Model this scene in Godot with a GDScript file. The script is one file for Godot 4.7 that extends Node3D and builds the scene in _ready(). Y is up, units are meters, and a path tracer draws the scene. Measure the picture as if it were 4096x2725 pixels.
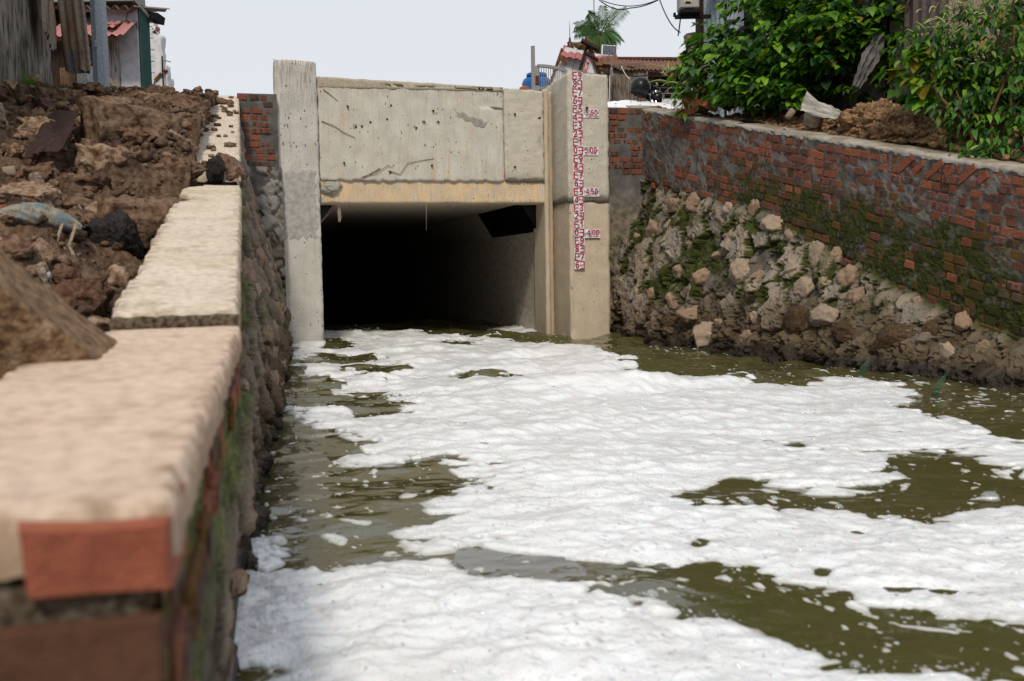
extends Node3D
# A concrete culvert mouth with a painted water gauge, foaming canal water, a brick wing wall on a rubble base,
# a dug earth bank and the backs of a few small houses. x runs across the canal, -z upstream, y up from the water.

var M := {}
var T := {}
var counts := {}
var R := RandomNumberGenerator.new()
var fb: FastNoiseLite      # broad fractal noise
var ff: FastNoiseLite      # fine fractal noise
var ce: FastNoiseLite      # cell edges
var cv: FastNoiseLite      # cell values
var rg: FastNoiseLite      # ridges


class MB:
	var v := PackedVector3Array()
	var c := PackedColorArray()
	var u := PackedVector2Array()
	var ix := PackedInt32Array()
	var col := Color(1, 1, 1)

	func pt(p: Vector3, w := Vector2.ZERO) -> int:
		v.append(p)
		c.append(col)
		u.append(w)
		return v.size() - 1

	func tri(a: Vector3, b: Vector3, d: Vector3, out := Vector3.ZERO) -> void:
		var k := v.size()
		pt(a); pt(b); pt(d)
		if out != Vector3.ZERO and (a - d).cross(a - b).dot(out) < 0.0:
			ix.append_array([k, k + 2, k + 1])
		else:
			ix.append_array([k, k + 1, k + 2])

	func quad(a: Vector3, b: Vector3, d: Vector3, e: Vector3, out := Vector3.ZERO, uvs := []) -> void:
		var k := v.size()
		if uvs.size() == 4:
			pt(a, uvs[0]); pt(b, uvs[1]); pt(d, uvs[2]); pt(e, uvs[3])
		else:
			var l1 := a.distance_to(b)
			var l2 := b.distance_to(d)
			pt(a, Vector2(0, 0)); pt(b, Vector2(l1, 0)); pt(d, Vector2(l1, l2)); pt(e, Vector2(0, l2))
		if out != Vector3.ZERO and (a - d).cross(a - b).dot(out) < 0.0:
			ix.append_array([k, k + 2, k + 1, k, k + 3, k + 2])
		else:
			ix.append_array([k, k + 1, k + 2, k, k + 2, k + 3])

	func box(x: Transform3D, s: Vector3) -> void:
		var h := s * 0.5
		for k in 3:
			var t := (k + 1) % 3
			var b := (k + 2) % 3
			for g in [-1.0, 1.0]:
				var q := []
				for e in [[-1.0, -1.0], [1.0, -1.0], [1.0, 1.0], [-1.0, 1.0]]:
					var p := Vector3.ZERO
					p[k] = g * h[k]
					p[t] = e[0] * h[t]
					p[b] = e[1] * h[b]
					q.append(x * p)
				var n := Vector3.ZERO
				n[k] = g
				quad(q[0], q[1], q[2], q[3], x.basis * n)

	func cbox(x: Transform3D, s: Vector3, e: float) -> void:
		var h := s * 0.5
		var P := func(sg: Vector3, k: int) -> Vector3:
			var p := Vector3(sg.x * (h.x - e), sg.y * (h.y - e), sg.z * (h.z - e))
			p[k] = sg[k] * h[k]
			return x * p
		for k in 3:
			var t := (k + 1) % 3
			var b := (k + 2) % 3
			for g in [-1.0, 1.0]:
				var q := []
				for w in [[-1.0, -1.0], [1.0, -1.0], [1.0, 1.0], [-1.0, 1.0]]:
					var sg := Vector3.ZERO
					sg[k] = g
					sg[t] = w[0]
					sg[b] = w[1]
					q.append(P.call(sg, k))
				var n := Vector3.ZERO
				n[k] = g
				quad(q[0], q[1], q[2], q[3], x.basis * n)
				for g2 in [-1.0, 1.0]:      # the edge between faces k and t
					var s0 := Vector3.ZERO
					s0[k] = g
					s0[t] = g2
					s0[b] = -1.0
					var s1 := s0
					s1[b] = 1.0
					var n2 := Vector3.ZERO
					n2[k] = g
					n2[t] = g2
					quad(P.call(s0, k), P.call(s1, k), P.call(s1, t), P.call(s0, t), x.basis * n2)
		for a in [-1.0, 1.0]:
			for b2 in [-1.0, 1.0]:
				for d in [-1.0, 1.0]:
					var sg2 := Vector3(a, b2, d)
					tri(P.call(sg2, 0), P.call(sg2, 1), P.call(sg2, 2), x.basis * sg2)

	func tube(pts: Array, r0: float, r1: float, sides := 6) -> void:
		var n := pts.size()
		var k := v.size()
		var ref := Vector3(0.31, 0.77, 0.55)
		for i in n:
			var d: Vector3 = (pts[mini(i + 1, n - 1)] - pts[maxi(i - 1, 0)]).normalized()
			var a := d.cross(ref).normalized()
			var b := d.cross(a)
			var r := lerpf(r0, r1, float(i) / maxf(1.0, n - 1))
			for j in sides:
				var w := TAU * j / sides
				pt(pts[i] + (a * cos(w) + b * sin(w)) * r, Vector2(float(j) / sides, i * 0.1))
		for i in n - 1:
			for j in sides:
				var p := k + i * sides + j
				var q := k + i * sides + (j + 1) % sides
				ix.append_array([p, q, q + sides, p, q + sides, p + sides])
		for e in [0, n - 1]:
			for j in range(1, sides - 1):
				if e == 0:
					ix.append_array([k, k + j + 1, k + j])
				else:
					var z: int = k + e * sides
					ix.append_array([z, z + j, z + j + 1])

	func bar(a: Vector3, b: Vector3, w: float, h: float, up := Vector3.UP) -> void:
		var d := (b - a).normalized()
		var s := d.cross(up).normalized()
		var t := s.cross(d)
		box(Transform3D(Basis(s, t, -d), (a + b) * 0.5), Vector3(w, h, a.distance_to(b)))

	func lathe(at: Transform3D, prof: Array, sides := 16) -> void:   # prof: Vector2(radius, height) upwards
		var k := v.size()
		for i in prof.size():
			for j in sides:
				var w := TAU * j / sides
				pt(at * Vector3(cos(w) * prof[i].x, prof[i].y, sin(w) * prof[i].x), Vector2(float(j) / sides, prof[i].y))
		for i in prof.size() - 1:
			for j in sides:
				var p := k + i * sides + j
				var q := k + i * sides + (j + 1) % sides
				ix.append_array([p, q, q + sides, p, q + sides, p + sides])

	func grid(nx: int, ny: int, P: PackedVector3Array, C := PackedColorArray(), U := PackedVector2Array(), flip := false) -> void:
		var k := v.size()
		v.append_array(P)
		if C.size() == P.size():
			c.append_array(C)
		else:
			var w := PackedColorArray()
			w.resize(P.size())
			w.fill(col)
			c.append_array(w)
		if U.size() == P.size():
			u.append_array(U)
		else:
			var z := PackedVector2Array()
			z.resize(P.size())
			u.append_array(z)
		var n := ix.size()
		ix.resize(n + (nx - 1) * (ny - 1) * 6)
		for j in ny - 1:
			for i in nx - 1:
				var a := k + j * nx + i
				var b := a + 1
				var d := a + nx
				var e := d + 1
				if flip:
					ix[n] = a; ix[n + 1] = d; ix[n + 2] = b; ix[n + 3] = b; ix[n + 4] = d; ix[n + 5] = e
				else:
					ix[n] = a; ix[n + 1] = b; ix[n + 2] = d; ix[n + 3] = b; ix[n + 4] = e; ix[n + 5] = d
				n += 6

	func add(m: ArrayMesh, x: Transform3D, tint := Color(1, 1, 1)) -> void:
		var s := m.surface_get_arrays(0)
		var p: PackedVector3Array = s[Mesh.ARRAY_VERTEX]
		var k := v.size()
		v.append_array(x * p)
		var cc: PackedColorArray = s[Mesh.ARRAY_COLOR]
		for i in p.size():
			c.append(cc[i] * tint)
		u.append_array(s[Mesh.ARRAY_TEX_UV])
		for i in s[Mesh.ARRAY_INDEX]:
			ix.append(i + k)

	func mesh(smooth := false) -> ArrayMesh:
		var s := []
		s.resize(Mesh.ARRAY_MAX)
		s[Mesh.ARRAY_VERTEX] = v
		s[Mesh.ARRAY_COLOR] = c
		s[Mesh.ARRAY_TEX_UV] = u
		s[Mesh.ARRAY_INDEX] = ix
		if smooth:
			var st := SurfaceTool.new()
			st.create_from_arrays(s)
			st.generate_normals()
			s = st.commit_to_arrays()
		var m := ArrayMesh.new()
		m.add_surface_from_arrays(Mesh.PRIMITIVE_TRIANGLES, s)
		return m


func numbered(who: Node, called: String) -> String:
	var key := [who, called]
	var n: int = counts.get(key, 0)
	counts[key] = n + 1
	return called if n == 0 else "%s_%03d" % [called, n]


func put(called: String, m: Mesh, mat: Material, parent: Node = null, at := Transform3D()) -> MeshInstance3D:
	var o := MeshInstance3D.new()
	o.mesh = m
	o.material_override = mat
	o.transform = at
	var who: Node = parent if parent else self
	o.name = numbered(who, called)
	who.add_child(o, true)
	return o


func tag(o: Node, label: String, category: String, group := "") -> Node:
	o.set_meta("label", label)
	o.set_meta("category", category)
	if group:
		o.set_meta("group", group)
	return o


func thing(called: String, label: String, category: String, at := Vector3.ZERO, yaw := 0.0, group := "") -> Node3D:
	var o := Node3D.new()
	o.name = numbered(self, called)
	o.position = at
	o.rotation.y = yaw
	add_child(o, true)
	tag(o, label, category, group)
	return o


func kind(o: Node, k: String) -> Node:
	o.set_meta("kind", k)
	return o


func many(called: String, m: Mesh, mat: Material, where: Array, tints: Array, parent: Node = null) -> MultiMeshInstance3D:
	var mm := MultiMesh.new()
	mm.transform_format = MultiMesh.TRANSFORM_3D
	mm.use_colors = tints.size() > 0
	mm.mesh = m
	mm.instance_count = where.size()
	for i in where.size():
		mm.set_instance_transform(i, where[i])
		if tints.size():
			mm.set_instance_color(i, tints[i])
	var o := MultiMeshInstance3D.new()
	o.multimesh = mm
	o.material_override = mat
	var who: Node = parent if parent else self
	o.name = numbered(who, called)
	who.add_child(o, true)
	o.set_meta("kind", "stuff")
	return o


func lin(r: float, g: float, b: float) -> Color:
	return Color(r, g, b).linear_to_srgb()


func noise(type: int, freq: float, oct := 4, sd := 1) -> FastNoiseLite:
	var n := FastNoiseLite.new()
	n.noise_type = type
	n.frequency = freq
	n.seed = sd
	n.fractal_type = FastNoiseLite.FRACTAL_FBM if oct > 1 else FastNoiseLite.FRACTAL_NONE
	n.fractal_octaves = oct
	return n


func ntex(n: FastNoiseLite, size: int, stops: Array, as_normal := 0.0, high := 0) -> NoiseTexture2D:
	var t := NoiseTexture2D.new()
	t.width = size
	t.height = high if high else size
	t.seamless = true
	t.seamless_blend_skirt = 0.2
	t.noise = n
	if as_normal > 0.0:
		t.as_normal_map = true
		t.bump_strength = as_normal
	elif stops.size():
		var g := Gradient.new()
		var off := PackedFloat32Array()
		var cl := PackedColorArray()
		for s in stops:
			off.append(s[0])
			cl.append(s[1])
		g.offsets = off
		g.colors = cl
		t.color_ramp = g
	return t


func gray(k: float) -> Color:
	return Color(k, k, k)


func mat(called: String, color: Color, rough: float, tex: Texture2D = null, bump: Texture2D = null, depth := 0.0, scale := Vector3.ONE, vc := true, world := true) -> StandardMaterial3D:
	var m := StandardMaterial3D.new()
	m.resource_name = called
	m.albedo_color = color
	m.roughness = rough
	m.vertex_color_use_as_albedo = vc
	m.metallic_specular = 0.35
	if tex:
		m.albedo_texture = tex
	if bump:
		m.heightmap_enabled = true
		m.heightmap_texture = bump
		m.heightmap_scale = depth
	if tex or bump:
		m.uv1_triplanar = true
		m.uv1_world_triplanar = world
		m.uv1_scale = scale
	M[called] = m
	return m


func rock(sd: int, sub: int, amp: float, freq: float, cuts: int, squash := Vector3.ONE, tone := 0.25) -> ArrayMesh:
	# a lump: a divided icosahedron pushed about by noise and broken along a few planes
	var g := (1.0 + sqrt(5.0)) / 2.0
	var p := [Vector3(-1, g, 0), Vector3(1, g, 0), Vector3(-1, -g, 0), Vector3(1, -g, 0), Vector3(0, -1, g), Vector3(0, 1, g), Vector3(0, -1, -g), Vector3(0, 1, -g), Vector3(g, 0, -1), Vector3(g, 0, 1), Vector3(-g, 0, -1), Vector3(-g, 0, 1)]
	for i in 12:
		p[i] = p[i].normalized()
	var f := [0, 11, 5, 0, 5, 1, 0, 1, 7, 0, 7, 10, 0, 10, 11, 1, 5, 9, 5, 11, 4, 11, 10, 2, 10, 7, 6, 7, 1, 8, 3, 9, 4, 3, 4, 2, 3, 2, 6, 3, 6, 8, 3, 8, 9, 4, 9, 5, 2, 4, 11, 6, 2, 10, 8, 6, 7, 9, 8, 1]
	for s in sub:
		var mids := {}
		var nf := []
		for t in range(0, f.size(), 3):
			var m := []
			for e in 3:
				var a: int = f[t + e]
				var b: int = f[t + (e + 1) % 3]
				var key := mini(a, b) * 100000 + maxi(a, b)
				if not mids.has(key):
					p.append((p[a] + p[b]).normalized())
					mids[key] = p.size() - 1
				m.append(mids[key])
			nf.append_array([f[t], m[0], m[2], f[t + 1], m[1], m[0], f[t + 2], m[2], m[1], m[0], m[1], m[2]])
		f = nf
	var r := RandomNumberGenerator.new()
	r.seed = sd
	var off := Vector3(r.randf(), r.randf(), r.randf()) * 90.0
	var planes := []
	for i in cuts:
		planes.append([Vector3(r.randfn(), r.randfn(), r.randfn()).normalized(), r.randf_range(0.45, 0.85)])
	var mb := MB.new()
	for q in p:
		var w: Vector3 = q * (1.0 + amp * fb.get_noise_3dv(q * freq + off))
		for c in planes:
			var d: float = w.dot(c[0]) - c[1]
			if d > 0.0:
				w -= c[0] * d * 0.9
		w += q * amp * 0.35 * rg.get_noise_3dv(q * freq * 2.0 + off) + q * amp * 0.28 * ff.get_noise_3dv(q * freq * 3.0 + off)
		var k := 1.0 + tone * fb.get_noise_3dv(q * 2.2 * freq + off * 2.0)
		mb.col = Color(k, k, k)
		mb.pt(w * squash, Vector2(q.x, q.y))
	for t in range(0, f.size(), 3):
		mb.ix.append_array([f[t], f[t + 2], f[t + 1]])
	return mb.mesh(true)


func rough_box(s: Vector3, cell: float, amp: float, sd: float, chip := 0.0, freq := 3.0) -> ArrayMesh:
	# a cast or laid block: every face a fine grid, all pushed by one noise, its edges chipped
	var mb := MB.new()
	var h := s * 0.5
	var off := Vector3(sd * 7.3, sd * 3.1, sd * 5.7)
	for k in 3:
		var t := (k + 1) % 3
		var b := (k + 2) % 3
		var nt := clampi(ceili(s[t] / cell), 1, 160) + 1
		var nb := clampi(ceili(s[b] / cell), 1, 160) + 1
		for g in [-1.0, 1.0]:
			var P := PackedVector3Array()
			var U := PackedVector2Array()
			for j in nb:
				for i in nt:
					var p := Vector3.ZERO
					p[k] = g * h[k]
					p[t] = (float(i) / (nt - 1) - 0.5) * s[t]
					p[b] = (float(j) / (nb - 1) - 0.5) * s[b]
					var near := 9.0
					var away := h - p.abs()
					var lo := minf(minf(away.x + away.y, away.y + away.z), away.x + away.z)   # distance to the nearest edge
					near = clampf(1.0 - lo / maxf(chip * 2.0, 0.0001), 0.0, 1.0)
					var w := Vector3(fb.get_noise_3dv(p * freq + off), fb.get_noise_3dv(p * freq + off + Vector3(31, 0, 0)), fb.get_noise_3dv(p * freq + off + Vector3(0, 47, 0))) * amp
					if near > 0.0 and chip > 0.0:
						var bite := maxf(0.0, ff.get_noise_3dv(p * freq * 2.0 + off) * 1.6 + 0.25) * near * chip
						w -= Vector3(signf(p.x) * bite if away.x < chip * 2.0 else 0.0, signf(p.y) * bite if away.y < chip * 2.0 else 0.0, signf(p.z) * bite if away.z < chip * 2.0 else 0.0)
					if k == 0:
						U.append(Vector2(p.z / s.z + 0.5, 0.5 - p.y / s.y))
					elif k == 1:
						U.append(Vector2(p.x / s.x + 0.5, p.z / s.z + 0.5))
					else:
						U.append(Vector2(p.x / s.x + 0.5, 0.5 - p.y / s.y))
					P.append(p + w)
			mb.grid(nt, nb, P, PackedColorArray(), U, g > 0.0)
	return mb.mesh(true)


func corrugated(w: float, h: float, pitch: float, amp: float, sd: int, ragged := 0.0, dent := 0.0, rust := 0.0, base := Color(1, 1, 1)) -> ArrayMesh:
	# a sheet that hangs from its top edge (y = 0) down to -h, ridges upright; the lower edge may be torn, the metal dented and rusted
	var nx := maxi(8, ceili(w / pitch * 6.0)) + 1
	var ny := maxi(2, ceili(h / 0.09)) + 1
	var P := PackedVector3Array()
	var C := PackedColorArray()
	for j in ny:
		for i in nx:
			var x := w * i / (nx - 1)
			var t := float(j) / (ny - 1)
			var low := h * (1.0 - ragged * maxf(0.0, 0.4 + ff.get_noise_2d(x * 3.0 + sd * 11, 0.5) + 0.6 * fb.get_noise_2d(x * 1.2, sd * 3.7)))
			var y := -low * t
			var z := amp * sin(TAU * x / pitch) + dent * fb.get_noise_3d(x * 1.1, y * 1.1, sd * 9.0)
			P.append(Vector3(x, y, z))
			var k := clampf((fb.get_noise_3d(x * 2.6, y * 0.55, sd * 5.0) + 0.35 * ff.get_noise_3d(x * 4.0, y, sd) + rust) * 2.4, 0.0, 1.0)
			C.append(base.lerp(Color(0.20, 0.095, 0.042), k))
	var mb := MB.new()
	mb.grid(nx, ny, P, C)
	return mb.mesh(true)


func rod(a: Vector3, b: Vector3, r: float, sides := 6) -> ArrayMesh:
	var mb := MB.new()
	mb.tube([a, b], r, r, sides)
	return mb.mesh(true)


func slab(s: Vector3, e := 0.004) -> ArrayMesh:
	var mb := MB.new()
	mb.cbox(Transform3D(), s, minf(e, minf(s.x, minf(s.y, s.z)) * 0.3))
	return mb.mesh()


func beam(a: Vector3, b: Vector3, w: float, h: float, up := Vector3.UP) -> ArrayMesh:
	var mb := MB.new()
	mb.bar(a, b, w, h, up)
	return mb.mesh()


func hang(a: Vector3, b: Vector3, sag: float, n := 14) -> Array:
	var o := []
	for i in n + 1:
		var t := float(i) / n
		o.append(a.lerp(b, t) - Vector3(0, sag * 4.0 * t * (1.0 - t), 0))
	return o


func pick(xs: Array, ys: Array, x: float) -> float:   # a line through points, xs rising
	if x <= xs[0]:
		return ys[0]
	for i in range(1, xs.size()):
		if x <= xs[i]:
			return lerpf(ys[i - 1], ys[i], (x - xs[i - 1]) / (xs[i] - xs[i - 1]))
	return ys[-1]


# ---------------------------------------------------------------- materials

func concrete_picture(w: int, h: int, base: Color, warm: float, sd: int, pits: int, damp: float, drips := 0.0, dark_top := 0.0) -> Array:
	# shuttered concrete: blotches, rust-coloured runs, air holes, a damp foot; returns [albedo, relief]
	var a := noise(FastNoiseLite.TYPE_SIMPLEX_SMOOTH, 0.008, 5, sd).get_image(w, h, false, false, false).get_data()
	var b := noise(FastNoiseLite.TYPE_SIMPLEX_SMOOTH, 0.09, 4, sd + 1).get_image(w, h, false, false, false).get_data()
	var run := noise(FastNoiseLite.TYPE_SIMPLEX_SMOOTH, 0.035, 4, sd + 2).get_image(w, maxi(4, h / 24), false, false, false)
	run.resize(w, h, Image.INTERPOLATE_CUBIC)
	var s := run.get_data()
	var run2 := noise(FastNoiseLite.TYPE_SIMPLEX_SMOOTH, 0.11, 3, sd + 3).get_image(w, maxi(4, h / 14), false, false, false)
	run2.resize(w, h, Image.INTERPOLATE_CUBIC)
	var s2 := run2.get_data()
	var big := noise(FastNoiseLite.TYPE_SIMPLEX_SMOOTH, 0.004, 3, sd + 4).get_image(w, h, false, false, false).get_data()
	var bytes := PackedByteArray()
	bytes.resize(w * h * 3)
	var rel := PackedByteArray()
	rel.resize(w * h)
	var n := 0
	for y in h:
		var v := float(y) / h
		var foot := smoothstep(1.0 - damp, 1.0, v + 0.0) if damp > 0.0 else 0.0
		for x in w:
			var q := a[n] / 255.0 - 0.5
			var e := b[n] / 255.0 - 0.5
			var st := s[n] / 255.0
			var st2 := s2[n] / 255.0
			var k := 1.0 + 0.34 * q + 0.22 * e + 0.07 * (st - 0.5)
			var rust := warm * clampf((st - 0.5) * 3.4, 0.0, 1.0) * clampf(big[n] / 255.0 * 2.6 - 0.7, 0.0, 1.0)
			rust += warm * 0.5 * clampf((st2 - 0.62) * 5.0, 0.0, 1.0)
			var dk := dark_top * clampf((st2 - 0.45) * 4.0, 0.0, 1.0) * clampf(1.0 - v * 5.0, 0.0, 1.0)
			dk += 0.12 * clampf((0.36 - st) * 5.0, 0.0, 1.0)
			var r := base.r * k
			var g := base.g * k
			var bl := base.b * k
			r = lerpf(r, 0.50, rust * 0.55)
			g = lerpf(g, 0.29, rust * 0.55)
			bl = lerpf(bl, 0.12, rust * 0.55)
			if drips > 0.0:
				var d := clampf((st2 - 0.56) * 7.0, 0.0, 1.0) * drips
				r = lerpf(r, 0.42, d)
				g = lerpf(g, 0.42, d)
				bl = lerpf(bl, 0.42, d)
			if foot > 0.0:
				var w2 := clampf((v - (1.0 - damp * 0.42) + q * 0.06) * 40.0, 0.0, 1.0)
				var m := lerpf(foot * 0.45, 0.84, w2)
				r = lerpf(r, 0.075, m)
				g = lerpf(g, 0.055, m)
				bl = lerpf(bl, 0.035, m)
			var z := 1.0 - dk
			bytes[n * 3] = int(clampf(pow(clampf(r * z, 0.0, 1.0), 0.4545) * 255.0, 0, 255))
			bytes[n * 3 + 1] = int(clampf(pow(clampf(g * z, 0.0, 1.0), 0.4545) * 255.0, 0, 255))
			bytes[n * 3 + 2] = int(clampf(pow(clampf(bl * z, 0.0, 1.0), 0.4545) * 255.0, 0, 255))
			rel[n] = int(clampf(150.0 + 60.0 * e + 50.0 * q, 0, 255))
			n += 1
	var rr := RandomNumberGenerator.new()
	rr.seed = sd * 77 + 5
	for i in pits:
		var cx := rr.randi_range(2, w - 3)
		var cy := rr.randi_range(2, h - 3)
		var ra := rr.randf_range(0.7, 1.7) if rr.randf() < 0.9 else rr.randf_range(2.0, 4.5)
		var tall := rr.randf_range(0.8, 2.2)
		for yy in range(maxi(0, int(cy - ra * tall)), mini(h, int(cy + ra * tall) + 2)):
			for xx in range(maxi(0, int(cx - ra)), mini(w, int(cx + ra) + 2)):
				var dx := (xx - cx) / ra
				var dy := (yy - cy) / (ra * tall)
				if dx * dx + dy * dy <= 1.0:
					var p := yy * w + xx
					rel[p] = 20
					for ch in 3:
						bytes[p * 3 + ch] = int(bytes[p * 3 + ch] * 0.62)
	return [ImageTexture.create_from_image(Image.create_from_data(w, h, false, Image.FORMAT_RGB8, bytes)), ImageTexture.create_from_image(Image.create_from_data(w, h, false, Image.FORMAT_L8, rel))]


func concrete(called: String, w: int, h: int, base: Color, warm: float, sd: int, pits: int, damp: float, drips := 0.0, dark_top := 0.0) -> StandardMaterial3D:
	var t := concrete_picture(w, h, base, warm, sd, pits, damp, drips, dark_top)
	var m := StandardMaterial3D.new()
	m.resource_name = called
	m.albedo_texture = t[0]
	m.roughness = 0.92
	m.metallic_specular = 0.3
	m.heightmap_enabled = true
	m.heightmap_texture = t[1]
	m.heightmap_scale = 0.7
	M[called] = m
	return m


func cell_picture(size: int, n: int, sd: int) -> PackedByteArray:
	# distance to the nearest of n x n jittered points, wrapped so that the tile repeats without a seam
	var r := RandomNumberGenerator.new()
	r.seed = sd
	var pts := PackedVector2Array()
	var big := PackedFloat32Array()
	for i in n * n:
		pts.append(Vector2(r.randf(), r.randf()))
		big.append(r.randf_range(0.55, 1.25))
	var out := PackedByteArray()
	out.resize(size * size)
	var k := float(n) / size
	for y in size:
		var v := y * k
		var j := int(v)
		for x in size:
			var u := x * k
			var i := int(u)
			var best := 9.0
			for b in range(j - 1, j + 2):
				var row := posmod(b, n) * n
				for a in range(i - 1, i + 2):
					var c := row + posmod(a, n)
					var q := pts[c]
					var dx := a + q.x - u
					var dy := b + q.y - v
					best = minf(best, (dx * dx + dy * dy) * big[c])
			out[y * size + x] = int(clampf(255.0 * (1.0 - sqrt(best)), 0.0, 255.0))
	return out


func make_materials() -> void:
	var SS := FastNoiseLite.TYPE_SIMPLEX_SMOOTH
	fb = noise(SS, 1.0, 3, 11)
	ff = noise(SS, 1.0, 5, 12)
	ff.fractal_gain = 0.62
	rg = noise(SS, 1.0, 3, 13)
	rg.fractal_type = FastNoiseLite.FRACTAL_RIDGED
	ce = noise(FastNoiseLite.TYPE_CELLULAR, 1.0, 1, 14)
	ce.cellular_return_type = FastNoiseLite.RETURN_DISTANCE2_SUB
	ce.cellular_distance_function = FastNoiseLite.DISTANCE_EUCLIDEAN
	cv = noise(FastNoiseLite.TYPE_CELLULAR, 1.0, 1, 14)
	cv.cellular_return_type = FastNoiseLite.RETURN_CELL_VALUE
	cv.cellular_distance_function = FastNoiseLite.DISTANCE_EUCLIDEAN
	# grey variation, multiplied into colours
	T.speck = ntex(noise(SS, 0.05, 5, 21), 1024, [[0.2, gray(0.62)], [0.5, gray(0.9)], [0.8, gray(1.0)]])
	T.blotch = ntex(noise(SS, 0.006, 5, 22), 1024, [[0.25, gray(0.66)], [0.5, gray(0.9)], [0.75, gray(1.0)]])
	T.grain = ntex(noise(SS, 0.02, 5, 23), 512, [[0.2, gray(0.45)], [0.45, gray(0.85)], [0.8, gray(1.0)]])
	T.earth = ntex(noise(SS, 0.014, 6, 24), 1024, [[0.25, Color(0.52, 0.44, 0.38)], [0.42, Color(0.78, 0.71, 0.64)], [0.55, Color(0.96, 0.92, 0.87)], [0.72, Color(1.0, 1.0, 1.0)]])
	T.clay = ntex(noise(SS, 0.03, 5, 25), 512, [[0.2, Color(0.66, 0.56, 0.52)], [0.5, Color(0.92, 0.88, 0.86)], [0.8, Color(1.0, 1.0, 1.0)]])
	# relief
	T.b_fine = ntex(noise(SS, 0.06, 5, 31), 1024, [])
	T.b_earth = ntex(noise(SS, 0.02, 7, 32), 1024, [])
	(T.b_earth as NoiseTexture2D).noise.fractal_gain = 0.66
	var a1 := cell_picture(512, 34, 3)
	var a2 := cell_picture(512, 11, 4)
	var rel := PackedByteArray()
	var alb := PackedByteArray()
	rel.resize(512 * 512)
	alb.resize(512 * 512)
	for i in rel.size():
		rel[i] = int(clampf(a1[i] * 0.55 + a2[i] * 0.45, 0.0, 255.0))
		var d := clampf((a1[i] / 255.0 - 0.16) * 5.0, 0.0, 1.0)
		alb[i] = int(255.0 * lerpf(0.62 if a2[i] < 110 else 0.86, 0.99, d))
	T.b_bubble = ImageTexture.create_from_image(Image.create_from_data(512, 512, false, Image.FORMAT_L8, rel))
	T.foam = ImageTexture.create_from_image(Image.create_from_data(512, 512, false, Image.FORMAT_L8, alb))
	T.cement = ntex(noise(SS, 0.012, 6, 36), 1024, [[0.2, gray(0.86)], [0.5, gray(0.95)], [0.8, gray(1.0)]])
	T.b_ripple = ntex(noise(SS, 0.012, 4, 34), 1024, [], 6.0)
	mat("soil", Color(1, 1, 1), 0.95, T.earth, T.b_earth, 3.0, Vector3.ONE * 1.3)
	mat("clod", Color(1, 1, 1), 0.95, T.earth, T.b_earth, 1.4, Vector3.ONE * 1.2)
	mat("clay_face", lin(0.20, 0.142, 0.105), 0.85, T.earth, T.b_earth, 1.0, Vector3.ONE * 1.0)
	mat("clod_pale", lin(0.34, 0.255, 0.195), 0.95, T.earth, T.b_earth, 1.4, Vector3.ONE * 1.2)
	mat("clod_brown", lin(0.20, 0.138, 0.10), 0.95, T.earth, T.b_earth, 1.4, Vector3.ONE * 1.2)
	mat("clod_dark", lin(0.095, 0.065, 0.048), 0.95, T.earth, T.b_earth, 1.4, Vector3.ONE * 1.2)
	mat("clod_black", lin(0.040, 0.037, 0.038), 0.5, T.earth, T.b_earth, 2.0, Vector3.ONE * 3.0)
	mat("clod_red", lin(0.17, 0.10, 0.066), 0.9, T.clay, T.b_earth, 1.2, Vector3.ONE * 3.0)
	mat("stone", lin(0.35, 0.24, 0.165), 0.9, T.cement, T.b_fine, 0.8, Vector3.ONE * 2.0)
	mat("stone_pale", lin(0.44, 0.34, 0.255), 0.9, T.cement, T.b_fine, 0.8, Vector3.ONE * 3.0)
	mat("stone_mud", lin(0.115, 0.078, 0.045), 0.75, T.earth, T.b_earth, 1.2, Vector3.ONE * 3.0)
	mat("stone_wet", lin(0.05, 0.036, 0.022), 0.22, T.earth, T.b_earth, 1.2, Vector3.ONE * 3.0)
	mat("mortar", Color(1, 1, 1), 0.93, T.speck, T.b_fine, 0.6, Vector3.ONE * 1.6)
	mat("wet_mud", Color(1, 1, 1), 0.3, T.speck, T.b_fine, 0.9, Vector3.ONE * 1.6)
	mat("coping", lin(0.70, 0.54, 0.425), 0.93, T.cement, T.b_fine, 0.25, Vector3(2.2, 2.2, 2.2))
	mat("coping_pale", lin(0.70, 0.60, 0.49), 0.93, T.cement, T.b_fine, 0.25, Vector3(2.2, 2.2, 2.2))
	mat("cap", lin(0.43, 0.395, 0.345), 0.93, T.cement, T.b_fine, 0.7, Vector3.ONE * 1.5)
	for a in [["brick_bright", 0.42, 0.115, 0.058], ["brick_red", 0.36, 0.105, 0.058], ["brick_dull", 0.27, 0.105, 0.06], ["brick_moss", 0.115, 0.078, 0.022], ["brick_green", 0.045, 0.05, 0.014]]:
		mat(a[0], lin(a[1], a[2], a[3]), 0.9, T.clay, T.b_fine, 0.35, Vector3.ONE * 4.0)
	mat("metal_galv", lin(0.36, 0.41, 0.46), 0.5, T.cement, null, 0.0, Vector3.ONE * 2.0)
	M.metal_galv.metallic = 0.35
	mat("metal_grey", lin(0.33, 0.33, 0.33), 0.55, T.speck, null, 0.0, Vector3.ONE)
	mat("sheet", Color(1, 1, 1), 0.6, T.speck, null, 0.0, Vector3(1.5, 0.4, 1.5))
	mat("rust", lin(0.16, 0.065, 0.03), 0.9, T.grain, T.b_fine, 0.4, Vector3.ONE * 2.0)
	mat("rust_dark", lin(0.062, 0.032, 0.028), 0.9, T.grain, T.b_fine, 0.5, Vector3.ONE * 3.0)
	mat("wood", lin(0.20, 0.085, 0.038), 0.85, T.grain, null, 0.0, Vector3(3.0, 0.6, 3.0))
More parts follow.
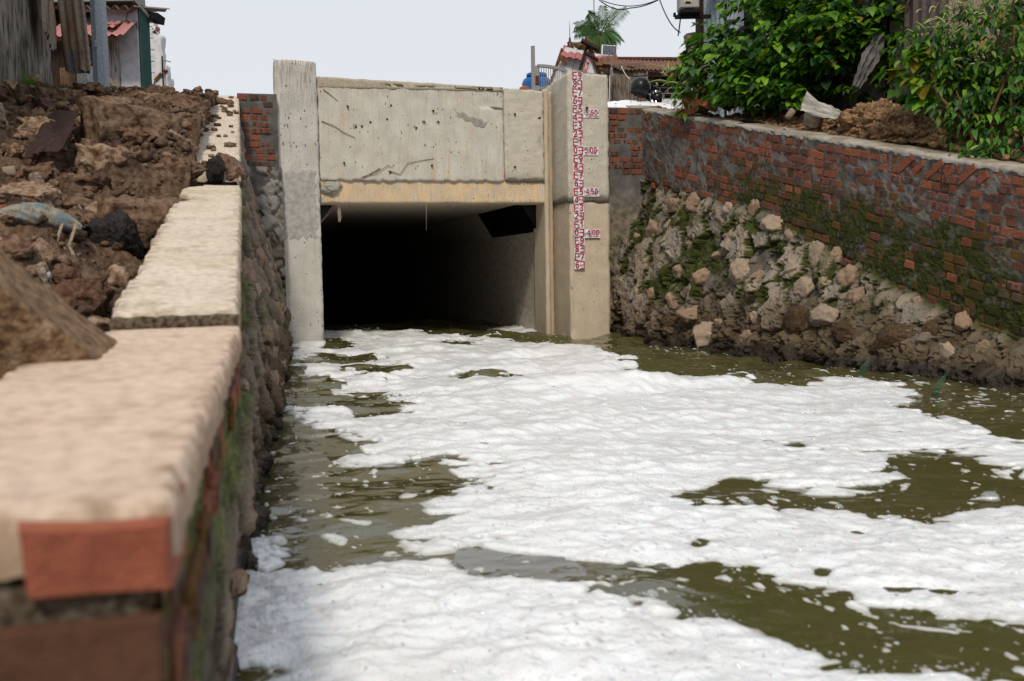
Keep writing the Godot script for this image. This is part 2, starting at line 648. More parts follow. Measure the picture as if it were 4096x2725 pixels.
	mat("wood_dark", lin(0.045, 0.024, 0.016), 0.85, T.grain, null, 0.0, Vector3(3.0, 0.6, 3.0))
	mat("wood_grey", lin(0.36, 0.28, 0.21), 0.9, T.grain, null, 0.0, Vector3.ONE * 5.0)
	mat("white_wall", lin(0.70, 0.71, 0.74), 0.9, T.cement, null, 0.0, Vector3.ONE * 0.6)
	mat("lilac_wall", lin(0.60, 0.59, 0.635), 0.9, T.cement, null, 0.0, Vector3.ONE * 0.6)
	mat("old_wall", Color(1, 1, 1), 0.95, T.grain, T.b_fine, 1.0, Vector3(0.8, 0.35, 0.8))
	mat("plain", Color(1, 1, 1), 0.7)
	mat("gloss", Color(1, 1, 1), 0.25)
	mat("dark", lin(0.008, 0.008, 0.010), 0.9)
	mat("barrel", lin(0.50, 0.45, 0.385), 0.9, T.cement, T.b_fine, 0.2, Vector3(0.8, 0.8, 0.3))
	mat("bitumen", lin(0.006, 0.006, 0.007), 0.35, T.grain, null, 0.0, Vector3(3.0, 3.0, 3.0))
	mat("red_roof", lin(0.30, 0.105, 0.085), 0.7, T.blotch, null, 0.0, Vector3.ONE * 0.5)
	mat("leaf", Color(1, 1, 1), 0.42)
	M.leaf.backlight_enabled = true
	M.leaf.backlight = Color(0.75, 0.85, 0.3)
	M.leaf.metallic_specular = 0.4
	mat("stem", Color(1, 1, 1), 0.8)
	mat("cloth", Color(1, 1, 1), 0.95, T.speck, T.b_fine, 0.4, Vector3.ONE * 3.0)
	# water and foam
	mat("water", lin(0.068, 0.064, 0.021), 0.05, null, null, 0.0, Vector3.ONE)
	M.water.metallic_specular = 0.5
	M.water.normal_enabled = true
	M.water.normal_texture = T.b_ripple
	M.water.normal_scale = 0.22
	M.water.uv1_triplanar = true
	M.water.uv1_world_triplanar = true
	M.water.uv1_scale = Vector3(0.9, 0.9, 1.5)
	mat("foam", Color(1, 1, 1), 0.34, T.foam, T.b_bubble, 0.32, Vector3.ONE * 2.4)
	M.foam.metallic_specular = 0.45
	M.foam.subsurf_scatter_enabled = true
	M.foam.subsurf_scatter_strength = 0.2
	M.foam.clearcoat_enabled = true
	M.foam.clearcoat = 0.35
	M.foam.clearcoat_roughness = 0.22
	mat("brick_near", Color(1, 1, 1), 0.9, T.cement, T.b_fine, 0.25, Vector3.ONE * 3.0)
	var bub := StandardMaterial3D.new()
	bub.resource_name = "bubble"
	bub.transparency = BaseMaterial3D.TRANSPARENCY_ALPHA
	bub.albedo_color = Color(0.95, 0.97, 1.0, 0.16)
	bub.roughness = 0.02
	bub.metallic_specular = 0.6
	M.bubble = bub
	# concrete of the culvert, each face with its own weathering
	concrete("c_parapet", 1280, 512, Color(0.53, 0.515, 0.465), 0.9, 41, 420, 0.0, 0.0, 0.3)
	concrete("c_lintel", 1280, 128, Color(0.62, 0.47, 0.30), 0.3, 42, 120, 0.0, 0.85, 0.0)
	concrete("c_pier_a", 256, 1536, Color(0.52, 0.505, 0.465), 0.35, 43, 500, 0.13, 0.0, 0.5)
	concrete("c_pier_b", 256, 1536, Color(0.52, 0.485, 0.42), 0.5, 44, 500, 0.13, 0.0, 0.1)
	concrete("c_jamb", 256, 1024, Color(0.52, 0.44, 0.335), 0.55, 45, 200, 0.22)


# ---------------------------------------------------------------- shapes of the place

func warp(m: ArrayMesh, f: Callable) -> ArrayMesh:
	var s := m.surface_get_arrays(0)
	var p: PackedVector3Array = s[Mesh.ARRAY_VERTEX]
	for i in p.size():
		p[i] = f.call(p[i])
	s[Mesh.ARRAY_VERTEX] = p
	s[Mesh.ARRAY_NORMAL] = null
	s[Mesh.ARRAY_TANGENT] = null
	var st := SurfaceTool.new()
	st.create_from_arrays(s)
	st.generate_normals()
	return st.commit()


func plate(w: float, h: float, thick: float, sd: float, cell := 0.015) -> ArrayMesh:
	# a trowelled or torn patch with a ragged outline, lying in the xy plane; its rim dips behind z = 0
	var nx := ceili(w / cell) + 1
	var ny := ceili(h / cell) + 1
	var P := PackedVector3Array()
	var C := PackedColorArray()
	for j in ny:
		for i in nx:
			var x := (float(i) / (nx - 1) - 0.5)
			var y := (float(j) / (ny - 1) - 0.5)
			var m := 1.0 - maxf(absf(x), absf(y)) * 2.0
			var e := m * minf(w, h) * 0.5 + 0.045 * ff.get_noise_3d(x * w * 9.0, y * h * 9.0, sd * 7.7) - 0.02
			P.append(Vector3(x * w, y * h, clampf(e * 1.2, -0.02, thick) + 0.002 * ff.get_noise_3d(x * w * 20.0, y * h * 20.0, sd)))
			var k := 1.0 + 0.3 * ff.get_noise_3d(x * w * 4.0, y * h * 4.0, sd * 3.0)
			C.append(Color(k, k, k))
	var mb := MB.new()
	mb.grid(nx, ny, P, C, PackedVector2Array(), true)
	return mb.mesh(true)


func place(m: ArrayMesh, lo: Vector3, hi: Vector3) -> Transform3D:
	return Transform3D(Basis(), (lo + hi) * 0.5)


func block(called: String, lo: Vector3, hi: Vector3, m: Material, parent: Node, cell := 0.04, amp := 0.004, chip := 0.008) -> MeshInstance3D:
	return put(called, rough_box(hi - lo, cell, amp, lo.x + lo.y * 2.0 + lo.z, chip), m, parent, Transform3D(Basis(), (lo + hi) * 0.5))


func build_culvert() -> void:
	var t := thing("culvert", "concrete box culvert mouth with two square piers and a stained parapet", "culvert", Vector3(0, 0, -11.7))
	var o := Vector3(0, 0, 11.7)
	var tilt := func(p: Vector3) -> Vector3:
		return p + Vector3(0, 0.012 * fb.get_noise_2d(p.x * 6.0, 3.0) - 0.02 * p.x if p.y > 1.0 else 0.0, 0)
	# piers
	put("pier", warp(rough_box(Vector3(0.475, 3.73, 0.6), 0.035, 0.004, 1.0, 0.02), tilt), M.c_pier_a, t, Transform3D(Basis(), Vector3(0.425, 1.365, -0.28)))
	put("pier", warp(rough_box(Vector3(0.505, 1.5, 0.9), 0.035, 0.003, 2.0, 0.014), tilt), M.c_pier_b, t, Transform3D(Basis(), Vector3(3.757, 2.345, 0.05)))
	put("pier_foot", rough_box(Vector3(0.495, 2.1, 0.9), 0.035, 0.003, 3.0, 0.012), M.c_jamb, t, Transform3D(Basis(), Vector3(3.769, 0.56, 0.035)))
	put("render_patch", plate(0.42, 0.85, 0.004, 1.0), mat("render_grey", lin(0.44, 0.43, 0.405), 0.95, T.cement, T.b_fine, 0.3, Vector3.ONE * 1.0), t, Transform3D(Basis(), Vector3(0.43, 1.60, 0.021)))
	# parapet in two pours, its foot ragged where it was cast over the lintel
	var sag := func(p: Vector3) -> Vector3:
		if p.y > 0.3:
			p.y += -0.028 * (p.x + 0.1) + 0.008 * ff.get_noise_2d(p.x * 16.0, 1.0)
		elif p.y < -0.45:
			p.y += 0.028 * ff.get_noise_2d(p.x * 9.0, 5.0) - 0.014
			p.z += 0.006 * ff.get_noise_2d(p.x * 12.0, 9.0)
		return p
	put("parapet", warp(rough_box(Vector3(2.2, 1.13, 0.36), 0.028, 0.003, 4.0, 0.012), sag), M.c_parapet, t, Transform3D(Basis(), Vector3(1.764, 2.462, -0.21)))
	put("parapet", warp(rough_box(Vector3(0.497, 1.105, 0.36), 0.028, 0.004, 5.0, 0.016), sag), M.c_pier_b, t, Transform3D(Basis(), Vector3(3.118, 2.436, -0.214)))
	var wedge := func(p: Vector3) -> Vector3:
		if p.y < 0.0:
			p.y += 0.034 * (p.x + 1.1) + 0.004 * ff.get_noise_2d(p.x * 12.0, 2.0)
		return p + Vector3(0, -0.028 * (p.x + 0.1) if p.y > 0.0 else -0.028 * (p.x + 0.1), 0)
	put("parapet_lip", warp(rough_box(Vector3(2.19, 0.13, 0.375), 0.03, 0.003, 6.0, 0.008), wedge), mat("lip_concrete", lin(0.52, 0.455, 0.35), 0.92, T.cement, T.b_fine, 0.6, Vector3.ONE * 2.0), t, Transform3D(Basis(), Vector3(1.766, 2.972, -0.212)))
	put("lintel", rough_box(Vector3(2.76, 0.30, 0.4), 0.03, 0.002, 7.0, 0.01), M.c_lintel, t, Transform3D(Basis(), Vector3(2.04, 1.775, -0.262)))
	put("broken_corner", rock(210, 3, 0.3, 2.0, 3, Vector3(0.13, 0.075, 0.05)), mat("rubble_concrete", lin(0.44, 0.42, 0.37), 0.95, T.cement, T.b_earth, 1.0, Vector3.ONE * 3.0), t, Transform3D(Basis(), Vector3(0.80, 1.80, -0.05)))
	# the slot for stop logs beside the right pier
	block("slot_jamb", Vector3(3.372, -0.5, -0.6), Vector3(3.428, 3.0, -0.03), M.c_jamb, t)
	block("slot_back", Vector3(3.42, -0.5, -0.6), Vector3(3.51, 2.99, -0.16), M.c_jamb, t)
	# barrel
	var d := 26.0
	put("barrel_ceiling", slab(Vector3(3.5, 0.305, d - 0.4)), M.barrel, t, Transform3D(Basis(), Vector3(2.05, 1.7975, (-d - 0.4) * 0.5)))
	put("barrel_wall", slab(Vector3(0.35, 2.14, d - 0.58)), M.barrel, t, Transform3D(Basis(), Vector3(3.575, 0.57, (-d - 0.58) * 0.5)))
	put("barrel_wall", slab(Vector3(0.36, 2.14, d - 0.58)), M.barrel, t, Transform3D(Basis(), Vector3(0.48, 0.57, (-d - 0.58) * 0.5)))
	put("added_barrel_end", slab(Vector3(3.5, 2.45, 0.3)), M.dark, t, Transform3D(Basis(), Vector3(2.05, 0.725, -d - 0.16)))  # added near-black wall closing the barrel, keeps its depth dark
	for g in [[3.40, -1.0, 0.23, 0.36, 2.6], [0.66, 1.0, 0.20, 0.24, 1.4]]:
		for k in 2:
			var mb := MB.new()
			var z0: float = -0.46 if k == 0 else -0.46 - g[4]
			var z1: float = -0.46 - g[4] if k == 0 else -d
			var a := Vector3(g[0], 1.65 - g[3], z0)
			var b := Vector3(g[0] + g[1] * g[2], 1.65, z0)
			var e := Vector3(g[0], 1.65, z0)
			var w := Vector3(0, 0, z1 - z0)
			mb.quad(a, b, b + w, a + w, Vector3(g[1], -1, 0))
			mb.tri(a, b, e, Vector3.BACK)
			mb.tri(a + w, b + w, e + w, Vector3.FORWARD)
			put("haunch", mb.mesh(), M.bitumen if k == 0 else M.barrel, t)
	put("batten", beam(Vector3(0.67, 1.40, -0.44), Vector3(0.88, 1.64, -0.44), 0.02, 0.03, Vector3.BACK), M.wood_grey, t)
	# tie bolts left in the parapet, scars round them, dry roots, strings under the lintel
	for q in [Vector3(1.005, 2.737, -11.730), Vector3(2.004, 2.709, -11.730), Vector3(3.000, 2.691, -11.735), Vector3(0.947, 2.090, -11.730), Vector3(1.975, 2.070, -11.730), Vector3(2.990, 2.063, -11.735)]:
		put("tie_bolt", rod(q + o + Vector3(0, 0, -0.03), q + o + Vector3(0.004, -0.006, 0.03), 0.012, 7), M.rust, t)
	for q in [Vector3(1.093, 2.496, -11.730), Vector3(1.163, 2.502, -11.730), Vector3(1.265, 2.553, -11.730), Vector3(1.458, 2.592, -11.730), Vector3(1.508, 2.753, -11.730), Vector3(1.798, 2.498, -11.730), Vector3(1.892, 2.570, -11.730), Vector3(2.064, 2.574, -11.730), Vector3(1.483, 1.974, -11.730)]:
		var sc := plate(0.07, 0.08, 0.003, q.x * 9.0, 0.01)
		put("tie_scar", sc, M.rubble_concrete, t, Transform3D(Basis(), q + o + Vector3(0, 0, 0.002)))
		put("tie_hole", rod(q + o + Vector3(0.004, 0.004, -0.01), q + o + Vector3(0.004, 0.004, 0.008), 0.012, 7), M.wood_dark, t)
	var root_mat := mat("dry_root", lin(0.19, 0.125, 0.07), 0.9)
	for r in [[Vector3(0.703, 2.561, -11.720), Vector3(0.853, 2.504, -11.715), Vector3(0.950, 2.436, -11.715), Vector3(1.084, 2.375, -11.720)], [Vector3(1.146, 1.921, -11.720), Vector3(1.329, 1.981, -11.710), Vector3(1.463, 2.063, -11.715), Vector3(1.514, 2.039, -11.720)], [Vector3(1.472, 1.998, -11.715), Vector3(1.598, 1.959, -11.715), Vector3(1.635, 2.014, -11.710), Vector3(1.689, 2.091, -11.715), Vector3(1.855, 2.123, -11.720), Vector3(2.012, 2.146, -11.725)], [Vector3(0.738, 2.916, -11.725), Vector3(0.814, 2.863, -11.715), Vector3(0.897, 2.792, -11.720)], [Vector3(1.366, 2.028, -11.720), Vector3(1.237, 1.956, -11.715), Vector3(1.166, 1.911, -11.715)]]:
		var pts := []
		for q in r:
			pts.append(q + o)
		var mb := MB.new()
		mb.tube(pts, 0.005, 0.003, 5)
		put("dry_root", mb.mesh(true), root_mat, t)
	put("string", rod(Vector3(1.905, 1.626, -11.750) + o, Vector3(1.898, 1.303, -11.750) + o, 0.004, 5), M.wood_grey, t)
	put("string", rod(Vector3(0.880, 1.617, -11.750) + o, Vector3(0.877, 1.531, -11.750) + o, 0.003, 5), M.wood_grey, t)
	put("hanging_scrap", rock(77, 2, 0.3, 1.5, 1, Vector3(0.022, 0.085, 0.008)), M.wood_grey, t, Transform3D(Basis(), Vector3(0.881, 1.486, -11.750) + o))
	put("form_scrap", slab(Vector3(0.17, 0.02, 0.06)), M.wood_grey, t, Transform3D(Basis(), Vector3(2.225, 1.630, -11.720) + o))
	put("crack", plate(0.5, 0.12, 0.004, 31.0, 0.012), M.rubble_concrete, t, Transform3D(Basis(Vector3(0, 0, 1), -0.42), Vector3(2.468, 2.612, -11.730) + o + Vector3(0, 0, 0.001)))
	for q in [Vector3(3.741, 2.697, -11.200), Vector3(3.254, 2.615, -11.500)]:
		put("tie_bolt", rod(q + o + Vector3(0, 0, -0.05), q + o + Vector3(-0.01, -0.004, 0.045), 0.013, 7), M.rust, t)


func glyph(s: String, high: float, deep := 0.002) -> TextMesh:
	var m := TextMesh.new()
	m.text = s
	var f := SystemFont.new()
	f.font_names = PackedStringArray(["Droid Sans"])
	f.font_weight = 700
	m.font = f
	m.font_size = 64
	m.pixel_size = high / 64.0
	m.depth = deep
	m.curve_step = 3.0
	return m


func build_gauge() -> void:
	var top := Vector3(3.559, 3.106, -11.200)
	var at := Vector3(3.622, top.y, -11.19)
	var t := thing("water_gauge", "long white staff gauge with crimson figures on the right pier edge", "water gauge", at)
	var u := 2.295 / 24.0
	var white := mat("gauge_white", lin(0.78, 0.77, 0.80), 0.45, T.blotch, null, 0.0, Vector3.ONE * 3.0)
	var red := mat("gauge_red", lin(0.46, 0.004, 0.05), 0.5, T.blotch, null, 0.0, Vector3.ONE * 6.0)
	var zinc := mat("nail_zinc", lin(0.2, 0.2, 0.21), 0.4)
	zinc.metallic = 0.7
	var cuts := [0.0, 10.0, 20.0, 24.0]
	for i in 3:
		put("board", slab(Vector3(0.128, (cuts[i + 1] - cuts[i]) * u - 0.003, 0.006), 0.001), white, t, Transform3D(Basis(), Vector3(0.004 * i, -(cuts[i] + cuts[i + 1]) * 0.5 * u, 0.0)))
	for k in 24:
		var left := k % 2 == 0      # the comb stands left of the figure, then right, in turn
		var x0 := 0.004 * (k / 10)
		var y := -k * u
		var g := 1.0 if left else -1.0
		var mb := MB.new()
		var z := 0.0042
		mb.box(Transform3D(Basis(), Vector3(x0 - g * 0.053, y - u * 0.5, z)), Vector3(0.013, u - 0.002, 0.0018))
		mb.box(Transform3D(Basis(), Vector3(x0 - g * 0.024, y - 0.007, z)), Vector3(0.045, 0.012, 0.0018))
		mb.box(Transform3D(Basis(), Vector3(x0 - g * 0.026, y - u * 0.47, z)), Vector3(0.041, 0.010, 0.0018))
		mb.box(Transform3D(Basis(), Vector3(x0 - g * 0.024, y - u + 0.007, z)), Vector3(0.045, 0.012, 0.0018))
		put("comb", mb.mesh(), red, t)
		put("figure", glyph(str((9 - k + 40) % 10), 0.112), red, t, Transform3D(Basis().scaled(Vector3(0.86, 1, 1)), Vector3(x0 + g * 0.031, y - u * 0.48, 0.004)))
	for q in [[0.0, 1.3], [-0.02, 4.4], [0.03, 6.4], [-0.03, 8.4], [0.02, 10.5], [0.03, 12.3], [-0.02, 14.2], [0.03, 17.3], [-0.02, 19.2], [0.04, 21.3]]:
		put("nail", rod(Vector3(q[0], -q[1] * u, 0.0), Vector3(q[0], -q[1] * u, 0.011), 0.006, 8), zinc, t)
	for p in [["5.50", Vector3(3.788, 2.633, -11.200), "upper of the small level plates, lettered 5.50, under a rusty bolt"], ["5.00", Vector3(3.776, 2.197, -11.200), "small white level plate lettered 5.00 in crimson, beside the staff gauge"], ["4.50", Vector3(3.785, 1.716, -11.200), "small white level plate lettered 4.50 in crimson, at the pier's joint"], ["4.00", Vector3(3.793, 1.231, -11.200), "lowest small level plate, lettered 4.00 in crimson, beside the staff gauge"]]:
		var s := thing("level_plate", p[2], "sign", Vector3(p[1].x, p[1].y, -11.192), 0.0, "level plates beside the gauge")
		put("board", slab(Vector3(0.198, 0.104, 0.006), 0.001), white, s)
		put("figures", glyph(p[0], 0.092), red, s, Transform3D(Basis().scaled(Vector3(0.86, 1, 1)), Vector3(0.004, 0.008, 0.004)))
		put("underline", slab(Vector3(0.145, 0.005, 0.002), 0.0005), red, s, Transform3D(Basis(), Vector3(0.005, -0.034, 0.0042)))
		for g in [-1.0, 1.0]:
			put("screw", rod(Vector3(g * 0.085, 0.006, 0.0), Vector3(g * 0.085, 0.006, 0.009), 0.006, 8), zinc, s)


# ---------------------------------------------------------------- wing walls

func top_x(z: float) -> float:
	return 4.58 + (z + 11.7) * 0.093


func top_y(z: float) -> float:
	return 2.77 - 0.2235 * (z + 11.7)


func foot_x(z: float) -> float:
	return pick([-12.5, -11.7, -9.5, -7.85, -6.7, -5.58, -3.0], [4.05, 4.09, 4.24, 4.42, 4.66, 4.93, 5.28], z)


func rubble_y(z: float) -> float:    # where the brickwork starts on the rubble base
	return pick([-12.2, -11.7, -10.7, -9.95, -9.1, -8.3, -7.7, -7.15, -6.6, -5.8, -4.0], [2.0, 1.92, 1.70, 1.50, 1.38, 1.06, 0.87, 0.65, 0.47, 0.25, 0.02], z)


func wing_x(z: float, h: float) -> float:
	var b := rubble_y(z) + 0.05
	var k := clampf((b - h) / maxf(b, 0.3), 0.0, 1.3)
	return top_x(z) - (top_x(z) - foot_x(z)) * (k * 0.75 + 0.25 * smoothstep(0.0, 0.8, k))


func brick_mesh(kind_of: int, tone: Color, sd: int) -> ArrayMesh:
	# x along, y up, face at z = 0 looking along +z; kinds: header, header with filled holes, stretcher, stretcher with holes, broken piece
	var r := RandomNumberGenerator.new()
	r.seed = sd * 31 + kind_of
	var w: float = [0.104, 0.108, 0.2, 0.205, 0.07][kind_of] * r.randf_range(0.94, 1.05)
	var h := 0.059 * r.randf_range(0.92, 1.04)
	var mb := MB.new()
	mb.col = tone
	var D := 0.07
	var e := 0.004
	var j := func(k: float) -> float: return r.randf_range(-k, k)
	var f := []
	var b := []
	for s in [[-1, -1], [0, -1], [1, -1], [1, 1], [0, 1], [-1, 1]]:
		var p := Vector3(s[0] * w * 0.5 + j.call(0.004), s[1] * h * 0.5 + j.call(0.003), j.call(0.0025))
		f.append(p - Vector3(s[0] * e, s[1] * e, 0))
		b.append(Vector3(p.x, p.y, -e - 0.002))
	mb.quad(f[0], f[1], f[4], f[5], Vector3.BACK)
	mb.quad(f[1], f[2], f[3], f[4], Vector3.BACK)
	for i in 6:
		var k := (i + 1) % 6
		var out: Vector3 = (f[i] + f[k]) * 0.5
		mb.quad(f[i], f[k], b[k], b[i], out + Vector3(0, 0, 0.02))
		mb.quad(b[i], b[k], b[k] - Vector3(0, 0, D), b[i] - Vector3(0, 0, D), out)
	var holes: int = [0, 2, 0, 3, 0][kind_of]
	for i in holes:
		var cx: float = (i - (holes - 1) * 0.5) * w / holes * 0.96
		var dk := r.randf_range(0.05, 0.14)
		mb.col = Color(dk, dk, dk * 1.08)
		var q := []
		for a in 9:
			var ang := TAU * a / 9
			q.append(Vector3(cx + cos(ang) * 0.0155 * r.randf_range(0.8, 1.2), sin(ang) * h * 0.40, 0.0035))
		for a in range(1, 8):
			mb.tri(q[0], q[a], q[a + 1], Vector3.BACK)
	return mb.mesh()


var bricks := []
const TONES := [Color(0.33, 0.125, 0.07), Color(0.26, 0.098, 0.058), Color(0.185, 0.083, 0.056), Color(0.15, 0.085, 0.025), Color(0.055, 0.058, 0.016)]


func make_bricks() -> void:
	mat("brick", Color(1, 1, 1), 0.9, T.clay, T.b_fine, 0.4, Vector3.ONE * 4.0)
	for tone in 5:
		var row := []
		for k in 5:
			var two := []
			for v in 2:
				var c: Color = TONES[tone]
				two.append(brick_mesh(k, c * (0.9 + 0.2 * v), tone * 10 + v))
			row.append(two)
		bricks.append(row)


func moss_at(z: float, h: float) -> float:
	var d := h - rubble_y(z)
	var m := 1.0 - clampf(absf(d - 0.14) / 0.55, 0.0, 1.0)
	m *= smoothstep(-10.6, -8.6, z)
	m = maxf(m, 0.9 * smoothstep(-8.6, -7.0, z) * smoothstep(0.9, 0.4, d))
	m *= smoothstep(0.14, 0.42, top_y(z) - h)
	return clampf(m * (0.85 + 1.1 * fb.get_noise_3d(z * 1.9, h * 2.4, 8.0) + 0.7 * ff.get_noise_3d(z * 6.0, h * 6.0, 9.0)), 0.0, 1.0)


func wing_point(z: float, h: float) -> Array:   # [how far it stands out from the plain surface, colour]
	var hb := rubble_y(z) + 0.06 * ff.get_noise_2d(z * 3.0, 2.0)
	var d := h - hb
	var n1 := ff.get_noise_3d(z * 7.0, h * 7.0, 1.0)
	var n2 := fb.get_noise_3d(z * 2.0, h * 2.0, 4.0)
	var moss := moss_at(z, h)
	var speck := ff.get_noise_3d(z * 26.0, h * 26.0, 5.0)
	var above := smoothstep(-0.03, 0.06, d)
	# brick zone: mortar pushed between and over the bricks
	var sm := rg.get_noise_3d(z * 4.5 + h * 2.0, h * 3.0, 3.0)
	var out_a := -0.004 + 0.015 * n1 + 0.006 * n2 + 0.012 * maxf(0.0, sm - 0.3) + 0.007 * smoothstep(-9.6, -11.5, z) * (1.0 if h < top_y(z) - 0.25 else 0.3)
	var tone := 0.125 + 0.05 * n2 + 0.10 * maxf(0.0, sm) + 0.05 * n1
	var col_a := Color(tone * 1.04, tone * 0.97, tone * 0.90)
	# rubble zone: trowelled flakes on a slant, crevices between them
	var u := z * 4.6 + 0.5 * n2
	var w := h * 3.0
	var sx := u * 0.72 + w * 0.55 + 0.34 * n1
	var sy := -u * 0.45 + w * 0.56 + 0.40 * fb.get_noise_3d(z * 5.0, h * 5.0, 21.0)
	var cell := cv.get_noise_2d(sx, sy)
	var edge := ce.get_noise_2d(sx, sy) + 1.0
	var gap := 1.0 - smoothstep(0.01, 0.17, edge)
	var cell2 := cv.get_noise_2d(sx * 2.3 + 9.0, sy * 2.3)
	var edge2 := ce.get_noise_2d(sx * 2.3 + 9.0, sy * 2.3) + 1.0
	var out_b := 0.070 * cell - 0.050 * gap + 0.024 * cell2 + 0.05 * n2 + 0.012 * n1 - 0.016 * (1.0 - smoothstep(0.0, 0.14, edge2)) + 0.005 * speck
	var b := 0.30 + 0.13 * cell + 0.06 * n1 + 0.08 * cell2
	var warmth := 0.5 + 0.5 * cell2
	var col_b := Color(b * 1.04, b * lerpf(0.92, 0.82, warmth), b * lerpf(0.80, 0.60, warmth)) * 0.88
	# crevices darkened brown, with moss in them, thicker half way up
	var mid := smoothstep(0.25, 0.55, h) * smoothstep(hb + 0.1, hb - 0.12, h) if hb > 0.4 else 0.2
	col_b = col_b.lerp(Color(0.060, 0.046, 0.028), 0.92 * gap)
	var mz := clampf((gap * 1.3 + 1.3 * fb.get_noise_3d(z * 1.3, h * 1.7, 31.0) - 0.20 + 0.6 * n1) * 2.6, 0.0, 1.0) * mid
	var green := Color(0.026, 0.032, 0.008).lerp(Color(0.080, 0.095, 0.018), clampf(0.5 + speck, 0.0, 1.0))
	col_b = col_b.lerp(green, mz)
	out_b += 0.016 * mz * (0.6 + speck)
	# silt near the water
	var silt := 1.0 - smoothstep(0.22, 0.62, h + 0.22 * n2 + 0.10 * cell)
	var earth := Color(0.085, 0.062, 0.034).lerp(Color(0.18, 0.13, 0.08), clampf(0.4 + n1, 0.0, 1.0))
	col_b = col_b.lerp(earth, silt * 0.92)
	out_b += silt * (0.035 * rg.get_noise_3d(z * 6.0, h * 7.0, 6.0) + 0.02 * n1 + 0.012 * speck)
	var wet := 1.0 - smoothstep(0.05, 0.16, h + 0.04 * n1)
	col_b = col_b.lerp(Color(0.030, 0.022, 0.013), wet)
	out_b += wet * 0.05 * maxf(0.0, n1 + 0.3)
	col_a = col_a.lerp(green, clampf(moss * 1.9 - 0.30 + 1.1 * n1, 0.0, 1.0))
	out_a += 0.009 * moss * (0.2 + 1.6 * speck)
	return [lerpf(out_b, out_a, above), col_b.lerp(col_a, above)]


func wing_sheet(z0: float, z1: float, h0: Callable, h1: Callable, nx: int, ny: int) -> ArrayMesh:
	var P := PackedVector3Array()
	var C := PackedColorArray()
	for j in ny:
		for i in nx:
			var z := lerpf(z0, z1, float(i) / (nx - 1))
			var h := lerpf(h0.call(z), h1.call(z), float(j) / (ny - 1))
			var w := wing_point(z, h)
			P.append(Vector3(wing_x(z, h) - w[0], h, z))
			C.append(w[1])
	var mb := MB.new()
	mb.grid(nx, ny, P, C, PackedVector2Array(), false)
	return mb.mesh(true)


